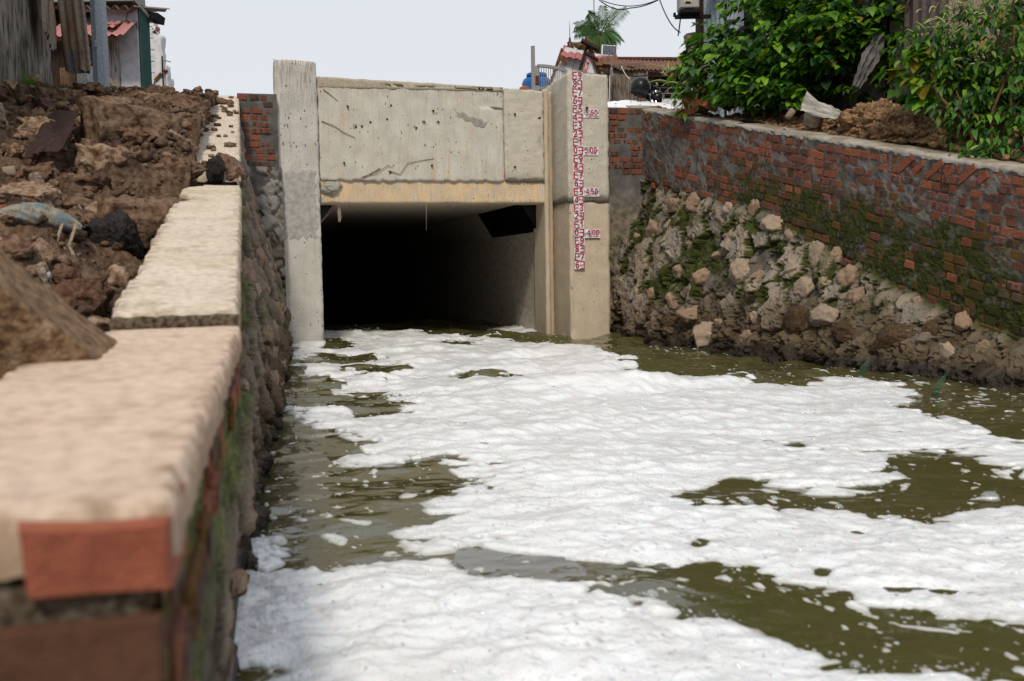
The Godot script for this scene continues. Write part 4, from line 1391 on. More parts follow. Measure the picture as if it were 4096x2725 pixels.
func build_water() -> void:
	var openings := [
		PackedVector2Array([Vector2(0.04, -11.79), Vector2(0.21, -11.71), Vector2(0.13, -9.35), Vector2(0.19, -8.52), Vector2(0.31, -8.29), Vector2(0.41, -7.96), Vector2(0.49, -7.51), Vector2(0.42, -7.26), Vector2(0.42, -6.91), Vector2(0.66, -6.74), Vector2(0.78, -6.46), Vector2(0.80, -6.16), Vector2(0.72, -5.86), Vector2(0.60, -5.88), Vector2(0.51, -5.97), Vector2(0.46, -6.22), Vector2(0.32, -6.35), Vector2(0.07, -6.43), Vector2(0.04, -6.17), Vector2(0.12, -5.90), Vector2(0.15, -5.66), Vector2(0.25, -5.41), Vector2(0.28, -5.26), Vector2(0.34, -5.05), Vector2(0.40, -4.94), Vector2(0.37, -4.82), Vector2(0.37, -4.66), Vector2(0.28, -4.60), Vector2(0.26, -4.48), Vector2(0.31, -4.36), Vector2(0.47, -4.33), Vector2(0.50, -4.42), Vector2(0.70, -4.31), Vector2(0.72, -4.19), Vector2(0.74, -4.02), Vector2(0.74, -3.88), Vector2(0.76, -3.79), Vector2(0.63, -3.72), Vector2(0.54, -3.60), Vector2(0.51, -3.52), Vector2(0.51, -3.43), Vector2(0.59, -3.37), Vector2(0.54, -3.32), Vector2(0.43, -3.28), Vector2(0.37, -3.27), Vector2(0.37, -3.12), Vector2(0.39, -3.05), Vector2(0.41, -3.01), Vector2(0.37, -2.99), Vector2(0.35, -3.03), Vector2(0.30, -3.00), Vector2(0.27, -2.93), Vector2(0.25, -2.87), Vector2(0.20, -2.89), Vector2(0.16, -2.91), Vector2(0.08, -2.95), Vector2(0.07, -2.99), Vector2(0.03, -3.11), Vector2(0.07, -3.20), Vector2(0.05, -3.30), Vector2(0.02, -3.38), Vector2(-0.07, -3.41), Vector2(-0.08, -3.85), Vector2(-0.08, -4.26), Vector2(-0.10, -4.60), Vector2(-0.09, -7.46)]),
		PackedVector2Array([Vector2(0.61, -10.26), Vector2(0.98, -9.91), Vector2(0.96, -9.30), Vector2(0.83, -9.17), Vector2(0.37, -9.22), Vector2(0.46, -9.97)]),
		PackedVector2Array([Vector2(0.67, -8.98), Vector2(0.91, -8.71), Vector2(1.11, -8.39), Vector2(0.96, -8.12), Vector2(0.81, -8.36)]),
		PackedVector2Array([Vector2(1.49, -7.96), Vector2(2.03, -7.77), Vector2(1.82, -7.49), Vector2(1.58, -7.47)]),
		PackedVector2Array([Vector2(2.00, -11.22), Vector2(2.29, -11.20), Vector2(2.10, -10.65), Vector2(1.96, -10.63)]),
		PackedVector2Array([Vector2(1.39, -15.30), Vector2(1.89, -15.67), Vector2(2.65, -14.61), Vector2(2.99, -12.65), Vector2(3.72, -11.68), Vector2(3.87, -11.33), Vector2(3.30, -9.65), Vector2(3.16, -9.95), Vector2(3.05, -10.72), Vector2(2.87, -11.04), Vector2(2.74, -11.61), Vector2(2.47, -11.62), Vector2(2.29, -12.60), Vector2(1.91, -13.36), Vector2(1.59, -14.04)]),
		PackedVector2Array([Vector2(0.73, -12.59), Vector2(0.85, -12.14), Vector2(0.85, -11.19), Vector2(0.64, -11.07)]),
		PackedVector2Array([Vector2(3.59, -11.29), Vector2(4.11, -11.38), Vector2(4.46, -11.03), Vector2(4.51, -10.06), Vector2(4.80, -8.87), Vector2(4.88, -7.97), Vector2(4.80, -7.10), Vector2(4.74, -6.67), Vector2(5.00, -6.42), Vector2(5.09, -5.52), Vector2(3.51, -3.79), Vector2(3.49, -3.94), Vector2(3.50, -4.17), Vector2(3.61, -4.32), Vector2(3.65, -4.56), Vector2(3.62, -4.90), Vector2(3.80, -5.21), Vector2(4.08, -5.48), Vector2(4.21, -5.73), Vector2(4.29, -6.04), Vector2(4.26, -6.30), Vector2(4.20, -6.52), Vector2(3.93, -6.55), Vector2(3.81, -6.25), Vector2(3.55, -6.21), Vector2(3.37, -6.23), Vector2(3.41, -6.51), Vector2(3.38, -6.65), Vector2(3.18, -6.60), Vector2(3.29, -7.02), Vector2(3.17, -7.36), Vector2(2.88, -7.40), Vector2(3.44, -8.80), Vector2(3.27, -9.05), Vector2(3.31, -9.75), Vector2(3.03, -10.19)]),
		PackedVector2Array([Vector2(1.54, -3.50), Vector2(1.64, -3.51), Vector2(1.71, -3.59), Vector2(1.82, -3.68), Vector2(1.90, -3.61), Vector2(1.84, -3.48), Vector2(1.80, -3.39), Vector2(1.93, -3.27), Vector2(2.13, -3.21), Vector2(2.23, -3.27), Vector2(2.25, -3.23), Vector2(2.35, -3.24), Vector2(2.42, -3.31), Vector2(2.50, -3.44), Vector2(2.56, -3.66), Vector2(2.71, -3.88), Vector2(2.79, -3.85), Vector2(2.96, -3.81), Vector2(3.00, -3.72), Vector2(2.87, -3.50), Vector2(2.84, -3.37), Vector2(2.87, -3.23), Vector2(2.97, -3.11), Vector2(2.76, -2.89), Vector2(2.61, -2.94), Vector2(2.58, -2.97), Vector2(2.59, -3.06), Vector2(2.52, -3.07), Vector2(2.34, -3.00), Vector2(2.29, -2.92), Vector2(2.14, -2.90), Vector2(1.95, -2.94), Vector2(1.93, -3.02), Vector2(1.73, -3.20), Vector2(1.63, -3.20), Vector2(1.58, -3.32)]),
		PackedVector2Array([Vector2(1.28, -2.86), Vector2(1.34, -2.87), Vector2(1.33, -2.80), Vector2(1.28, -2.73), Vector2(1.23, -2.75)]),
		PackedVector2Array([Vector2(0.84, -2.72), Vector2(0.91, -2.65), Vector2(0.98, -2.65), Vector2(1.01, -2.62), Vector2(1.04, -2.54), Vector2(1.09, -2.55), Vector2(1.15, -2.61), Vector2(1.27, -2.65), Vector2(1.26, -2.58), Vector2(1.20, -2.49), Vector2(1.15, -2.46), Vector2(1.21, -2.41), Vector2(1.21, -2.36), Vector2(1.27, -2.31), Vector2(1.34, -2.31), Vector2(1.40, -2.33), Vector2(1.43, -2.31), Vector2(1.39, -2.26), Vector2(1.38, -2.20), Vector2(1.42, -2.12), Vector2(1.44, -2.06), Vector2(1.51, -1.97), Vector2(1.57, -1.95), Vector2(1.63, -1.98), Vector2(1.67, -1.97), Vector2(1.73, -1.93), Vector2(1.84, -1.86), Vector2(1.61, -1.62), Vector2(1.49, -1.67), Vector2(1.45, -1.70), Vector2(1.44, -1.76), Vector2(1.41, -1.80), Vector2(1.25, -1.85), Vector2(1.21, -1.89), Vector2(1.19, -1.94), Vector2(1.15, -1.98), Vector2(1.13, -2.01), Vector2(1.11, -2.09), Vector2(1.10, -2.17), Vector2(1.03, -2.26), Vector2(0.98, -2.23), Vector2(0.98, -2.31), Vector2(0.95, -2.42), Vector2(1.00, -2.49), Vector2(0.99, -2.54), Vector2(0.82, -2.55), Vector2(0.75, -2.59)]),
		PackedVector2Array([Vector2(0.55, -3.00), Vector2(0.62, -2.99), Vector2(0.74, -2.87), Vector2(0.82, -2.83), Vector2(0.86, -2.74), Vector2(0.87, -2.66), Vector2(0.84, -2.57), Vector2(0.81, -2.57), Vector2(0.72, -2.57), Vector2(0.69, -2.63), Vector2(0.64, -2.70), Vector2(0.59, -2.67), Vector2(0.51, -2.74), Vector2(0.55, -2.76), Vector2(0.52, -2.87)]),
		PackedVector2Array([Vector2(1.50, -2.50), Vector2(1.56, -2.47), Vector2(1.46, -2.37), Vector2(1.44, -2.41)]),
		PackedVector2Array([Vector2(1.47, -2.70), Vector2(1.53, -2.67), Vector2(1.51, -2.64), Vector2(1.47, -2.67)]),
		PackedVector2Array([Vector2(2.97, -5.05), Vector2(3.01, -5.03), Vector2(2.98, -4.89), Vector2(2.94, -4.93)]),
		PackedVector2Array([Vector2(2.04, -4.83), Vector2(2.08, -4.79), Vector2(2.05, -4.73)]),
		PackedVector2Array([Vector2(2.21, -4.80), Vector2(2.25, -4.77), Vector2(2.21, -4.74)]),
		PackedVector2Array([Vector2(2.09, -4.30), Vector2(2.20, -4.32), Vector2(2.15, -4.26), Vector2(2.08, -4.26)]),
		PackedVector2Array([Vector2(2.38, -4.28), Vector2(2.53, -4.34), Vector2(2.43, -4.09), Vector2(2.36, -4.18)]),
		PackedVector2Array([Vector2(-0.09, -2.23), Vector2(-0.05, -2.21), Vector2(0.02, -2.17), Vector2(-0.01, -2.11), Vector2(-0.03, -2.08), Vector2(-0.10, -2.10)]),
		PackedVector2Array([Vector2(1.01, -6.87), Vector2(1.07, -6.83), Vector2(1.03, -6.73)]),
		PackedVector2Array([Vector2(1.04, -6.55), Vector2(1.11, -6.35), Vector2(1.05, -6.37)]),
		PackedVector2Array([Vector2(0.61, -7.13), Vector2(0.76, -6.91), Vector2(0.71, -6.76), Vector2(0.61, -6.94)]),
		PackedVector2Array([Vector2(0.93, -5.24), Vector2(0.99, -5.22), Vector2(0.95, -5.15)]),
		PackedVector2Array([Vector2(1.14, -4.94), Vector2(1.18, -4.91), Vector2(1.14, -4.85)]),
		PackedVector2Array([Vector2(0.39, -9.73), Vector2(0.59, -9.73), Vector2(0.54, -9.20), Vector2(0.38, -9.21)]),
		PackedVector2Array([Vector2(0.71, -11.95), Vector2(0.94, -11.37), Vector2(0.81, -10.68), Vector2(0.65, -10.90)]),
		PackedVector2Array([Vector2(0.80, -7.65), Vector2(0.91, -7.53), Vector2(0.82, -7.46)]),
		PackedVector2Array([Vector2(1.30, -6.19), Vector2(1.34, -6.19), Vector2(1.31, -6.11)]),
		PackedVector2Array([Vector2(0.78, -4.41), Vector2(0.87, -4.33), Vector2(0.86, -4.29), Vector2(0.78, -4.36)]),
		PackedVector2Array([Vector2(1.08, -4.28), Vector2(1.16, -4.22), Vector2(1.13, -4.18), Vector2(1.07, -4.21)]),
	]
	var islands := [
		PackedVector2Array([Vector2(0.15, -5.80), Vector2(0.23, -5.89), Vector2(0.34, -5.70), Vector2(0.32, -5.55), Vector2(0.21, -5.61)]),
		PackedVector2Array([Vector2(0.44, -3.71), Vector2(0.49, -3.80), Vector2(0.56, -3.75), Vector2(0.53, -3.67), Vector2(0.47, -3.64)]),
		PackedVector2Array([Vector2(0.04, -3.47), Vector2(0.08, -3.52), Vector2(0.13, -3.49), Vector2(0.14, -3.42), Vector2(0.09, -3.43)]),
		PackedVector2Array([Vector2(0.19, -3.45), Vector2(0.21, -3.47), Vector2(0.31, -3.41), Vector2(0.36, -3.33), Vector2(0.28, -3.32), Vector2(0.24, -3.37)]),
		PackedVector2Array([Vector2(0.12, -3.29), Vector2(0.15, -3.30), Vector2(0.23, -3.25), Vector2(0.25, -3.18), Vector2(0.21, -3.10), Vector2(0.17, -3.15)]),
		PackedVector2Array([Vector2(0.30, -3.20), Vector2(0.35, -3.19), Vector2(0.35, -3.15), Vector2(0.30, -3.16)]),
		PackedVector2Array([Vector2(0.22, -3.09), Vector2(0.26, -3.10), Vector2(0.29, -3.04), Vector2(0.26, -3.04)]),
		PackedVector2Array([Vector2(0.20, -3.06), Vector2(0.29, -2.98), Vector2(0.28, -2.96), Vector2(0.23, -2.99)]),
		PackedVector2Array([Vector2(0.10, -2.99), Vector2(0.16, -2.95), Vector2(0.15, -2.92), Vector2(0.12, -2.95)]),
		PackedVector2Array([Vector2(0.70, -2.83), Vector2(0.74, -2.85), Vector2(0.76, -2.79), Vector2(0.74, -2.76), Vector2(0.70, -2.78)]),
		PackedVector2Array([Vector2(0.80, -2.79), Vector2(0.83, -2.79), Vector2(0.83, -2.74), Vector2(0.81, -2.71), Vector2(0.80, -2.73)]),
		PackedVector2Array([Vector2(0.66, -2.86), Vector2(0.69, -2.87), Vector2(0.68, -2.84), Vector2(0.66, -2.83)]),
		PackedVector2Array([Vector2(0.75, -2.76), Vector2(0.78, -2.76), Vector2(0.77, -2.73), Vector2(0.74, -2.73)]),
		PackedVector2Array([Vector2(1.05, -2.51), Vector2(1.10, -2.52), Vector2(1.14, -2.47), Vector2(1.10, -2.45), Vector2(1.05, -2.47)]),
		PackedVector2Array([Vector2(1.07, -2.43), Vector2(1.11, -2.41), Vector2(1.05, -2.33), Vector2(1.04, -2.37)]),
	]
	foam_field.resize(fw * fh)
	foam_field.fill(1.0)
	for p in openings:
		fill(p, 0.0)
	for p in islands:
		fill(p, 1.0)
	# past the culvert lip only torn streaks are left
	blur(14)
	var near_edge := foam_field.duplicate()
	foam_field.fill(1.0)
	for p in openings:
		fill(p, 0.0)
	for p in islands:
		fill(p, 1.0)
	blur(2)
	var sharp := foam_field
	# one grid of heights for both sheets
	var zs := []
	var z := -0.6
	while z > -15.6:
		zs.append(z)
		z -= clampf(0.0052 * absf(z) * (0.9 if z > -4.0 else 1.1), 0.010, 0.05)
	var nx := 430
	var ny := zs.size()
	var x0 := -0.30
	var x1 := 5.45
	var P := PackedVector3Array()
	var F := PackedVector3Array()
	var FCo := PackedColorArray()
	var keep := PackedByteArray()
	for j in ny:
		var zz: float = zs[j]
		for i in nx:
			var f := float(i) / (nx - 1)
			var x := lerpf(x0, x1, f * 0.62 + 0.38 * f * f)
			var h := wave(x, zz)
			P.append(Vector3(x, h, zz))
			var m := (foam_at(x, zz) - 0.5) * 0.055
			var small := ff.get_noise_3d(x * 16.0, 31.0, zz * 16.0)
			var n1 := ff.get_noise_3d(x * 9.0, 21.0, zz * 7.0)
			var n2 := fb.get_noise_3d(x * 3.4, 22.0, zz * 2.2)
			foam_field = near_edge
			var wide := foam_at(x, zz)
			foam_field = sharp
			var mid := 1.0 - absf(wide - 0.6) * 2.4
			m += (wide - 0.60) * 0.10
			var lace := maxf(0.0, ce.get_noise_2d(x * 11.0 + 0.6 * n1, zz * 8.0 + 0.6 * n2) + 1.0 - 0.30)
			m += 0.032 * n1 + 0.016 * n2 + 0.026 * small - 0.075 * lace * clampf(1.0 - m / 0.055, 0.0, 1.0)
			# torn streaks inside the sheets, close to open water
			var streak := rg.get_noise_3d(x * 1.1 + 0.4 * n2, 27.0, zz * 2.6)
			m -= maxf(0.0, streak - 0.30) * 0.34 * clampf(mid, 0.0, 1.0) * (0.6 + 0.8 * smoothstep(-3.0, -8.0, zz))
			m -= maxf(0.0, streak + 0.5 * n1 - 0.62) * 0.5 * smoothstep(-2.5, -4.0, zz) * smoothstep(0.995, 0.9, wide)
			if foam_at(x, zz) < 0.48:
				m = minf(m, (foam_at(x, zz) - 0.5) * 0.05 + 0.012 * n1 + 0.008 * small)
			if wide < 0.45 and foam_at(x, zz) > 0.62:
				m = maxf(m, (foam_at(x, zz) - 0.62) * 0.05 + 0.018 * n1 - 0.003)
			# loose flecks on the open water close to the foam
			var fl := ff.get_noise_3d(x * 13.0, 25.0, zz * 8.0)
			if m < 0.0:
				m = maxf(m, (fl - 0.36 - 0.24 * clampf(fb.get_noise_3d(x * 1.3, 26.0, zz * 0.8) + 0.15, -0.4, 0.4)) * 0.06)
			if zz < -12.2:
				m -= smoothstep(-12.2, -14.5, zz) * 0.10 - 0.05 * n1
			var lump := fb.get_noise_3d(x * 5.0, 30.0, zz * 5.0)
			var wrinkle := rg.get_noise_3d(x * 3.0, 33.0, zz * 6.5)
			var y: float
			if m > 0.0:
				y = 0.002 + 0.013 * (1.0 - exp(-m / 0.05)) + (0.015 * lump + 0.0016 * small + 0.009 * wrinkle + 0.016 * fb.get_noise_3d(x * 1.9, 36.0, zz * 2.4)) * clampf(m / 0.08, 0.0, 1.0)
			else:
				y = maxf(-0.02, m * 0.9) + 0.0015
			F.append(Vector3(x, h + y, zz))
			keep.append(1 if m > -0.012 else 0)
			var thin := clampf(1.0 - m / 0.026 + 0.7 * n1 + 0.4 * small, 0.0, 1.0)
			var dingy_folds := clampf((fb.get_noise_3d(x * 1.3, 35.0, zz * 2.2) + 0.5 * ff.get_noise_3d(x * 3.0, 37.0, zz * 6.0) + 0.25 * n1 - 0.02) * 1.3, 0.0, 1.0)
			dingy_folds = maxf(dingy_folds, 0.75 * clampf(wrinkle * 2.0 - 0.75, 0.0, 1.0))  # grey lines put the shading of the folds into the colour
			var c := Color(0.855, 0.875, 0.905).lerp(Color(0.665, 0.665, 0.66), 0.75 * dingy_folds)
			var pin := ff.get_noise_3d(x * 48.0, 51.0, zz * 40.0) + 0.35 * fb.get_noise_3d(x * 1.7, 52.0, zz * 1.7) - 0.42
			c = c.lerp(Color(0.30, 0.31, 0.30), clampf(pin * 5.0, 0.0, 0.75) * smoothstep(-5.0, -3.0, zz))
			FCo.append(c.lerp(Color(0.36, 0.365, 0.31), thin * 0.85))
	var wm := MB.new()
	wm.grid(nx, ny, P, PackedColorArray(), PackedVector2Array(), true)
	kind(put("canal_water", wm.mesh(true), M.water), "structure")
	var fm := MB.new()
	fm.v = F
	fm.c = FCo
	var uu := PackedVector2Array()
	uu.resize(F.size())
	fm.u = uu
	for j in ny - 1:
		for i in nx - 1:
			var a := j * nx + i
			if keep[a] or keep[a + 1] or keep[a + nx] or keep[a + nx + 1]:
				fm.ix.append_array(PackedInt32Array([a, a + nx, a + 1, a + 1, a + nx, a + nx + 1]))
	var foam := put("foam", fm.mesh(true), M.foam)
	kind(tag(foam, "white foam drifting in sheets and flecks over the canal water", "foam"), "stuff")
	# a thin film in one gap, the sky's grey reflection put into its colour
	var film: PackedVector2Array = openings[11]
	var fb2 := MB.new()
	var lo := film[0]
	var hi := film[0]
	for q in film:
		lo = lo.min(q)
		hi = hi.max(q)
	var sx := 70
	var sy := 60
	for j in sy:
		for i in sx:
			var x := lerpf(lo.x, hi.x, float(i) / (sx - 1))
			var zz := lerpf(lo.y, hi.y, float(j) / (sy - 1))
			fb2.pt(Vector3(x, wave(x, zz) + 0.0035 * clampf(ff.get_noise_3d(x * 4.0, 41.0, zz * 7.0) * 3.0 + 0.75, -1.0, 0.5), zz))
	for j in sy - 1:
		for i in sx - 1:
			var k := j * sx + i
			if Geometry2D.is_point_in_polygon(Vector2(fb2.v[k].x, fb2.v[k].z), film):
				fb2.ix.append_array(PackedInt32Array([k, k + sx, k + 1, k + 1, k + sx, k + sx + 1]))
	tag(put("sky_scum_film", fb2.mesh(true), mat("film", lin(0.20, 0.205, 0.20), 0.18)), "thin smooth grey film of scum in the gap between two foam sheets, sky reflection in its colour", "scum")
	# bubbles that stand on the foam
	var dome := MB.new()
	var prof := []
	for i in 7:
		var a := i / 6.0 * PI * 0.5
		prof.append(Vector2(cos(a) + 0.001, sin(a) * 0.85))
	dome.lathe(Transform3D(), prof, 14)
	var where := []
	R.seed = 5
	for i in 6500:
		var zz := -1.6 - 7.0 * pow(R.randf(), 1.6)
		var x := R.randf_range(-0.05, minf(4.6, 0.75 - zz * 0.62))
		if foam_at(x, zz) < 0.75:
			continue
		var r := 0.002 + 0.0040 * R.randf() + (0.016 * pow(R.randf(), 2.0) if R.randf() < 0.10 else 0.0)
		var lump := fb.get_noise_3d(x * 5.0, 30.0, zz * 5.0)
		var small := ff.get_noise_3d(x * 16.0, 31.0, zz * 16.0)
		where.append(Transform3D(Basis().scaled(Vector3(r, r, r)), Vector3(x, wave(x, zz) + 0.0145 + 0.015 * lump + 0.0016 * small + 0.016 * fb.get_noise_3d(x * 1.9, 36.0, zz * 2.4) + 0.009 * rg.get_noise_3d(x * 3.0, 33.0, zz * 6.5) - r * 0.15, zz)))
	tag(many("foam_bubbles", dome.mesh(true), M.bubble, where, []), "clear soap bubbles standing on the white foam", "bubbles")
	# a few bigger bubbles one can tell apart
	for b in [[Vector3(0.231, 0.020, -2.221), 0.016, "big clear bubble on the foam near the left wall, at the bottom"], [Vector3(0.981, 0.020, -2.067), 0.021, "largest clear bubble, on foam at the edge of the dark channel"], [Vector3(0.761, 0.020, -1.962), 0.014, "clear bubble low on the foam, below the largest bubble"], [Vector3(0.870, 0.020, -3.402), 0.017, "clear bubble beside a smaller one, middle of the foam"], [Vector3(2.504, 0.020, -2.982), 0.034, "wide clear bubble at the foam's edge on the far right"]]:
		var p: Vector3 = b[0]
		tag(put("bubble", dome.mesh(true), M.bubble, null, Transform3D(Basis().scaled(Vector3.ONE * float(b[1])), Vector3(p.x, wave(p.x, p.z) + 0.012, p.z))), b[2], "bubble")
	# the canal bed, out of sight below the murk
	var bed := MB.new()
	bed.quad(Vector3(-1, -0.6, 2), Vector3(7, -0.6, 2), Vector3(7, -0.6, -40), Vector3(-1, -0.6, -40), Vector3.UP)
	kind(put("canal_bed", bed.mesh(), M.soil), "structure")
	var near := MB.new()
	near.quad(Vector3(-0.3, -0.02, 8), Vector3(6.5, -0.02, 8), Vector3(6.5, -0.02, -0.62), Vector3(-0.3, -0.02, -0.62), Vector3.UP)
	near.quad(Vector3(0.4, -0.02, -15.5), Vector3(3.7, -0.02, -15.5), Vector3(3.7, -0.02, -37.5), Vector3(0.4, -0.02, -37.5), Vector3.UP)
	kind(put("still_water", near.mesh(), M.water), "structure")
	for g in [[Vector3(4.298, 0.000, -6.579), Vector3(4.816, 0.000, -7.343)], [Vector3(4.149, 0.000, -5.518), Vector3(4.604, 0.000, -6.046)]]:
		var a: Vector3 = g[0] + Vector3(0.02, -0.03, 0)
		var mb := MB.new()
		for k in 4:
			mb.tube([a + Vector3(k * 0.012, 0, 0), a + Vector3(0.02 + k * 0.016, 0.08, 0.01), a + Vector3(0.05 + k * 0.02, 0.13 + 0.02 * k, 0.02)], 0.006, 0.001, 4)
		tag(put("grass_tuft", mb.mesh(true), mat("wet_grass", lin(0.03, 0.12, 0.07), 0.4)), "thin green grass tuft at the waterline, " + ("the one nearer the culvert" if g[0].x < g[1].x and a.z < -6.0 else "the one nearer the camera"), "grass")


# ---------------------------------------------------------------- earth banks

func left_bank_y(x: float, z: float) -> float:
	var base := pick([-14.0, -11.7, -10.3, -9.0, -7.6, -6.0, -4.6, -3.4, -2.4, -1.2], [2.76, 2.74, 2.50, 2.20, 1.90, 1.30, 0.92, 0.62, 0.42, 0.30], z)
	var side := smoothstep(-0.45, -1.0, x)       # a hollow along the wall's back
	base -= (1.0 - side) * 0.26 * smoothstep(-6.4, -5.2, z)
	base += 0.10 * smoothstep(-1.0, -3.0, x) * smoothstep(-9.5, -5.0, z)
	return base


func left_bank_point(x: float, z: float) -> Vector3:
	var y := left_bank_y(x, z)
	var n2 := fb.get_noise_3d(x * 1.3, 61.0, z * 1.3)
	var n1 := ff.get_noise_3d(x * 3.5, 62.0, z * 3.5)
	var r := rg.get_noise_3d(x * 2.2, 63.0, z * 2.2)
	var rough := smoothstep(-3.2, -5.2, z)
	y += lerpf(0.03, 0.11, rough) * n2 + lerpf(0.03, 0.13, rough) * n1 + 0.10 * rough * r + 0.014 * ff.get_noise_3d(x * 16.0, 64.0, z * 16.0)
	return Vector3(x, y, z)


func build_left_bank() -> void:
	var nx := 260
	var ny := 420
	var P := PackedVector3Array()
	var C := PackedColorArray()
	for j in ny:
		for i in nx:
			var z := lerpf(-0.9, -13.5, pow(float(j) / (ny - 1), 1.2))
			var g := float(i) / (nx - 1)
			var x := -0.40 - 0.1 * smoothstep(-3.0, -1.0, z) - 6.0 * pow(g, 1.5)
			P.append(left_bank_point(x, z))
			var n := ff.get_noise_3d(x * 2.0, 66.0, z * 2.0)
			var n2 := fb.get_noise_3d(x * 0.9, 67.0, z * 0.9)
			var k := clampf(0.5 + n * 0.9 + 0.5 * n2, 0.0, 1.0)
			var c := Color(0.062, 0.042, 0.030).lerp(Color(0.225, 0.158, 0.115), k)
			var moss := smoothstep(-5.0, -3.4, z) * clampf(0.62 + 1.3 * n2 + 1.0 * n, 0.0, 1.0)
			var m := Color(0.040, 0.048, 0.020).lerp(Color(0.035, 0.075, 0.055), clampf((z + 3.1) * 1.2, 0.0, 1.0))
			C.append(c.lerp(m, moss * 0.85))
	var mb := MB.new()
	mb.grid(nx, ny, P, C, PackedVector2Array(), true)
	kind(put("earth_bank", mb.mesh(true), M.soil), "structure")
	# crumbs of earth, far too many to count
	var crumb := [rock(300, 1, 0.45, 1.6, 2), rock(301, 1, 0.45, 1.6, 3)]
	for v in 2:
		var where := []
		var tints := []
		R.seed = 300 + v
		for i in 3400:
			var z := -2.2 - 10.0 * R.randf()
			var x := -0.45 - 4.2 * pow(R.randf(), 1.4)
			var s := 0.012 + 0.035 * pow(R.randf(), 3.0)
			if z > -4.0:
				s *= 0.55
			var p := left_bank_point(x, z)
			where.append(Transform3D(Basis.from_euler(Vector3(R.randf() * TAU, R.randf() * TAU, 0)).scaled(Vector3(s, s * 0.8, s)), p + Vector3(0, s * 0.35, 0)))
			var k := R.randf_range(0.5, 1.25)
			tints.append(Color(0.20 * k, 0.14 * k, 0.10 * k))
		tag(many("earth_crumbs", crumb[v], M.clod, where, tints), "loose brown crumbs of earth strewn over the left bank", "earth")
	# clods one can tell apart
	var big := {}
	for d in [
		["block", Vector3(-0.854, 1.775, -7.085), Vector3(0.33, 0.25, 0.28), 0.3, "clay_face", 5, 801, 3, "largest block of clay, its near face smeared smooth, top of the heap"],
		["block", Vector3(-1.473, 2.110, -8.537), Vector3(0.36, 0.17, 0.26), 1.2, "clod_brown", 4, 802, 3, "wide crumbly clod at the top of the heap, left of the largest block"],
		["block", Vector3(-0.614, 2.093, -8.467), Vector3(0.20, 0.17, 0.18), 2.1, "clod_brown", 4, 803, 3, "rough brown clod between the largest clay block and the upper coping"],
		["block", Vector3(-0.895, 1.531, -6.539), Vector3(0.19, 0.12, 0.16), 0.2, "clod_pale", 4, 804, 5, "flat-topped pale block wedged beneath the largest clay block"],
		["block", Vector3(-0.535, 1.704, -7.010), Vector3(0.12, 0.10, 0.12), 0.9, "clod_pale", 4, 805, 4, "pale tan cracked clod right of the largest clay block, beside the wall"],
		["block", Vector3(-0.210, 1.503, -6.665), Vector3(0.105, 0.095, 0.12), 0.4, "clod_brown", 4, 806, 4, "orange-brown clod lying on the wall at the step in the coping"],
		["block", Vector3(-0.268, 1.502, -6.576), Vector3(0.06, 0.085, 0.07), 0.7, "clod_black", 3, 807, 4, "black charred lump on the step of the wall, left of the orange clod"],
		["block", Vector3(-0.609, 1.129, -5.516), Vector3(0.23, 0.13, 0.2), 0.5, "clod_brown", 4, 808, 3, "large brown clod overhanging the dark hollow behind the pale coping"],
		["block", Vector3(-0.709, 0.994, -5.219), Vector3(0.15, 0.14, 0.13), 0.1, "clod_black", 4, 809, 5, "black glossy burnt lump in the hollow behind the coping"],
		["block", Vector3(-1.189, 1.234, -5.668), Vector3(0.2, 0.12, 0.16), 1.9, "clod_pale", 4, 810, 3, "split grey-brown clod at the left edge above the tile shards"],
		["block", Vector3(-0.730, 0.765, -4.318), Vector3(0.12, 0.10, 0.10), 1.4, "clod_red", 4, 811, 2, "reddish smooth clod low on the bank beside the coping's back"],
		["block", Vector3(-0.804, 0.853, -4.478), Vector3(0.055, 0.04, 0.05), 0.6, "clod_red", 3, 812, 2, "small reddish lump just above the smooth red clod"],
		["block", Vector3(-0.477, 1.451, -6.325), Vector3(0.13, 0.09, 0.12), 0.6, "clod_brown", 4, 813, 3, "long brown clod left of the charred lump on the step"],
		["block", Vector3(-0.658, 0.847, -4.844), Vector3(0.055, 0.05, 0.05), 0.6, "clod_pale", 3, 814, 4, "round grey stone below the burnt hollow, against the coping"],
		["block", Vector3(-0.624, 0.656, -4.180), Vector3(0.06, 0.05, 0.05), 1.1, "clod_pale", 3, 815, 4, "pale jagged lump behind the corner of the nearest coping slab"],
		["block", Vector3(-0.831, 1.158, -5.521), Vector3(0.05, 0.075, 0.05), 1.1, "clod_pale", 3, 816, 5, "pointed pale lump left of the large overhanging clod"],
		["block", Vector3(-0.932, 0.947, -4.620), Vector3(0.07, 0.065, 0.05), 1.1, "clod_pale", 3, 817, 4, "flat grey stone below the dirty blue and white sack"],
		["block", Vector3(-0.939, 1.235, -5.689), Vector3(0.1, 0.05, 0.07), 0.4, "clod_brown", 3, 818, 3, "low brown clod above the dirty sack, right of the tile shards"],
		["block", Vector3(-0.369, 2.155, -9.392), Vector3(0.085, 0.075, 0.09), 0.4, "clod_brown", 3, 819, 3, "single brown clod sitting half way up the upper coping"],
		["block", Vector3(-0.387, 2.606, -10.983), Vector3(0.12, 0.05, 0.12), 0.4, "clod_brown", 3, 820, 2, "loose crumbly soil heaped near the top of the upper coping"],
	]:
		var p: Vector3 = d[1]
		if d[4] == "clay_face":
			tag(put("clod", rough_box(Vector3(0.54, 0.38, 0.42), 0.016, 0.05, 8.3, 0.055, 2.2), M.clay_face, null, Transform3D(Basis(Vector3.UP, 0.55) * Basis(Vector3(1, 0, 0), 0.22) * Basis(Vector3(0, 0, 1), -0.10), p)), d[8], "clod of earth")
			continue
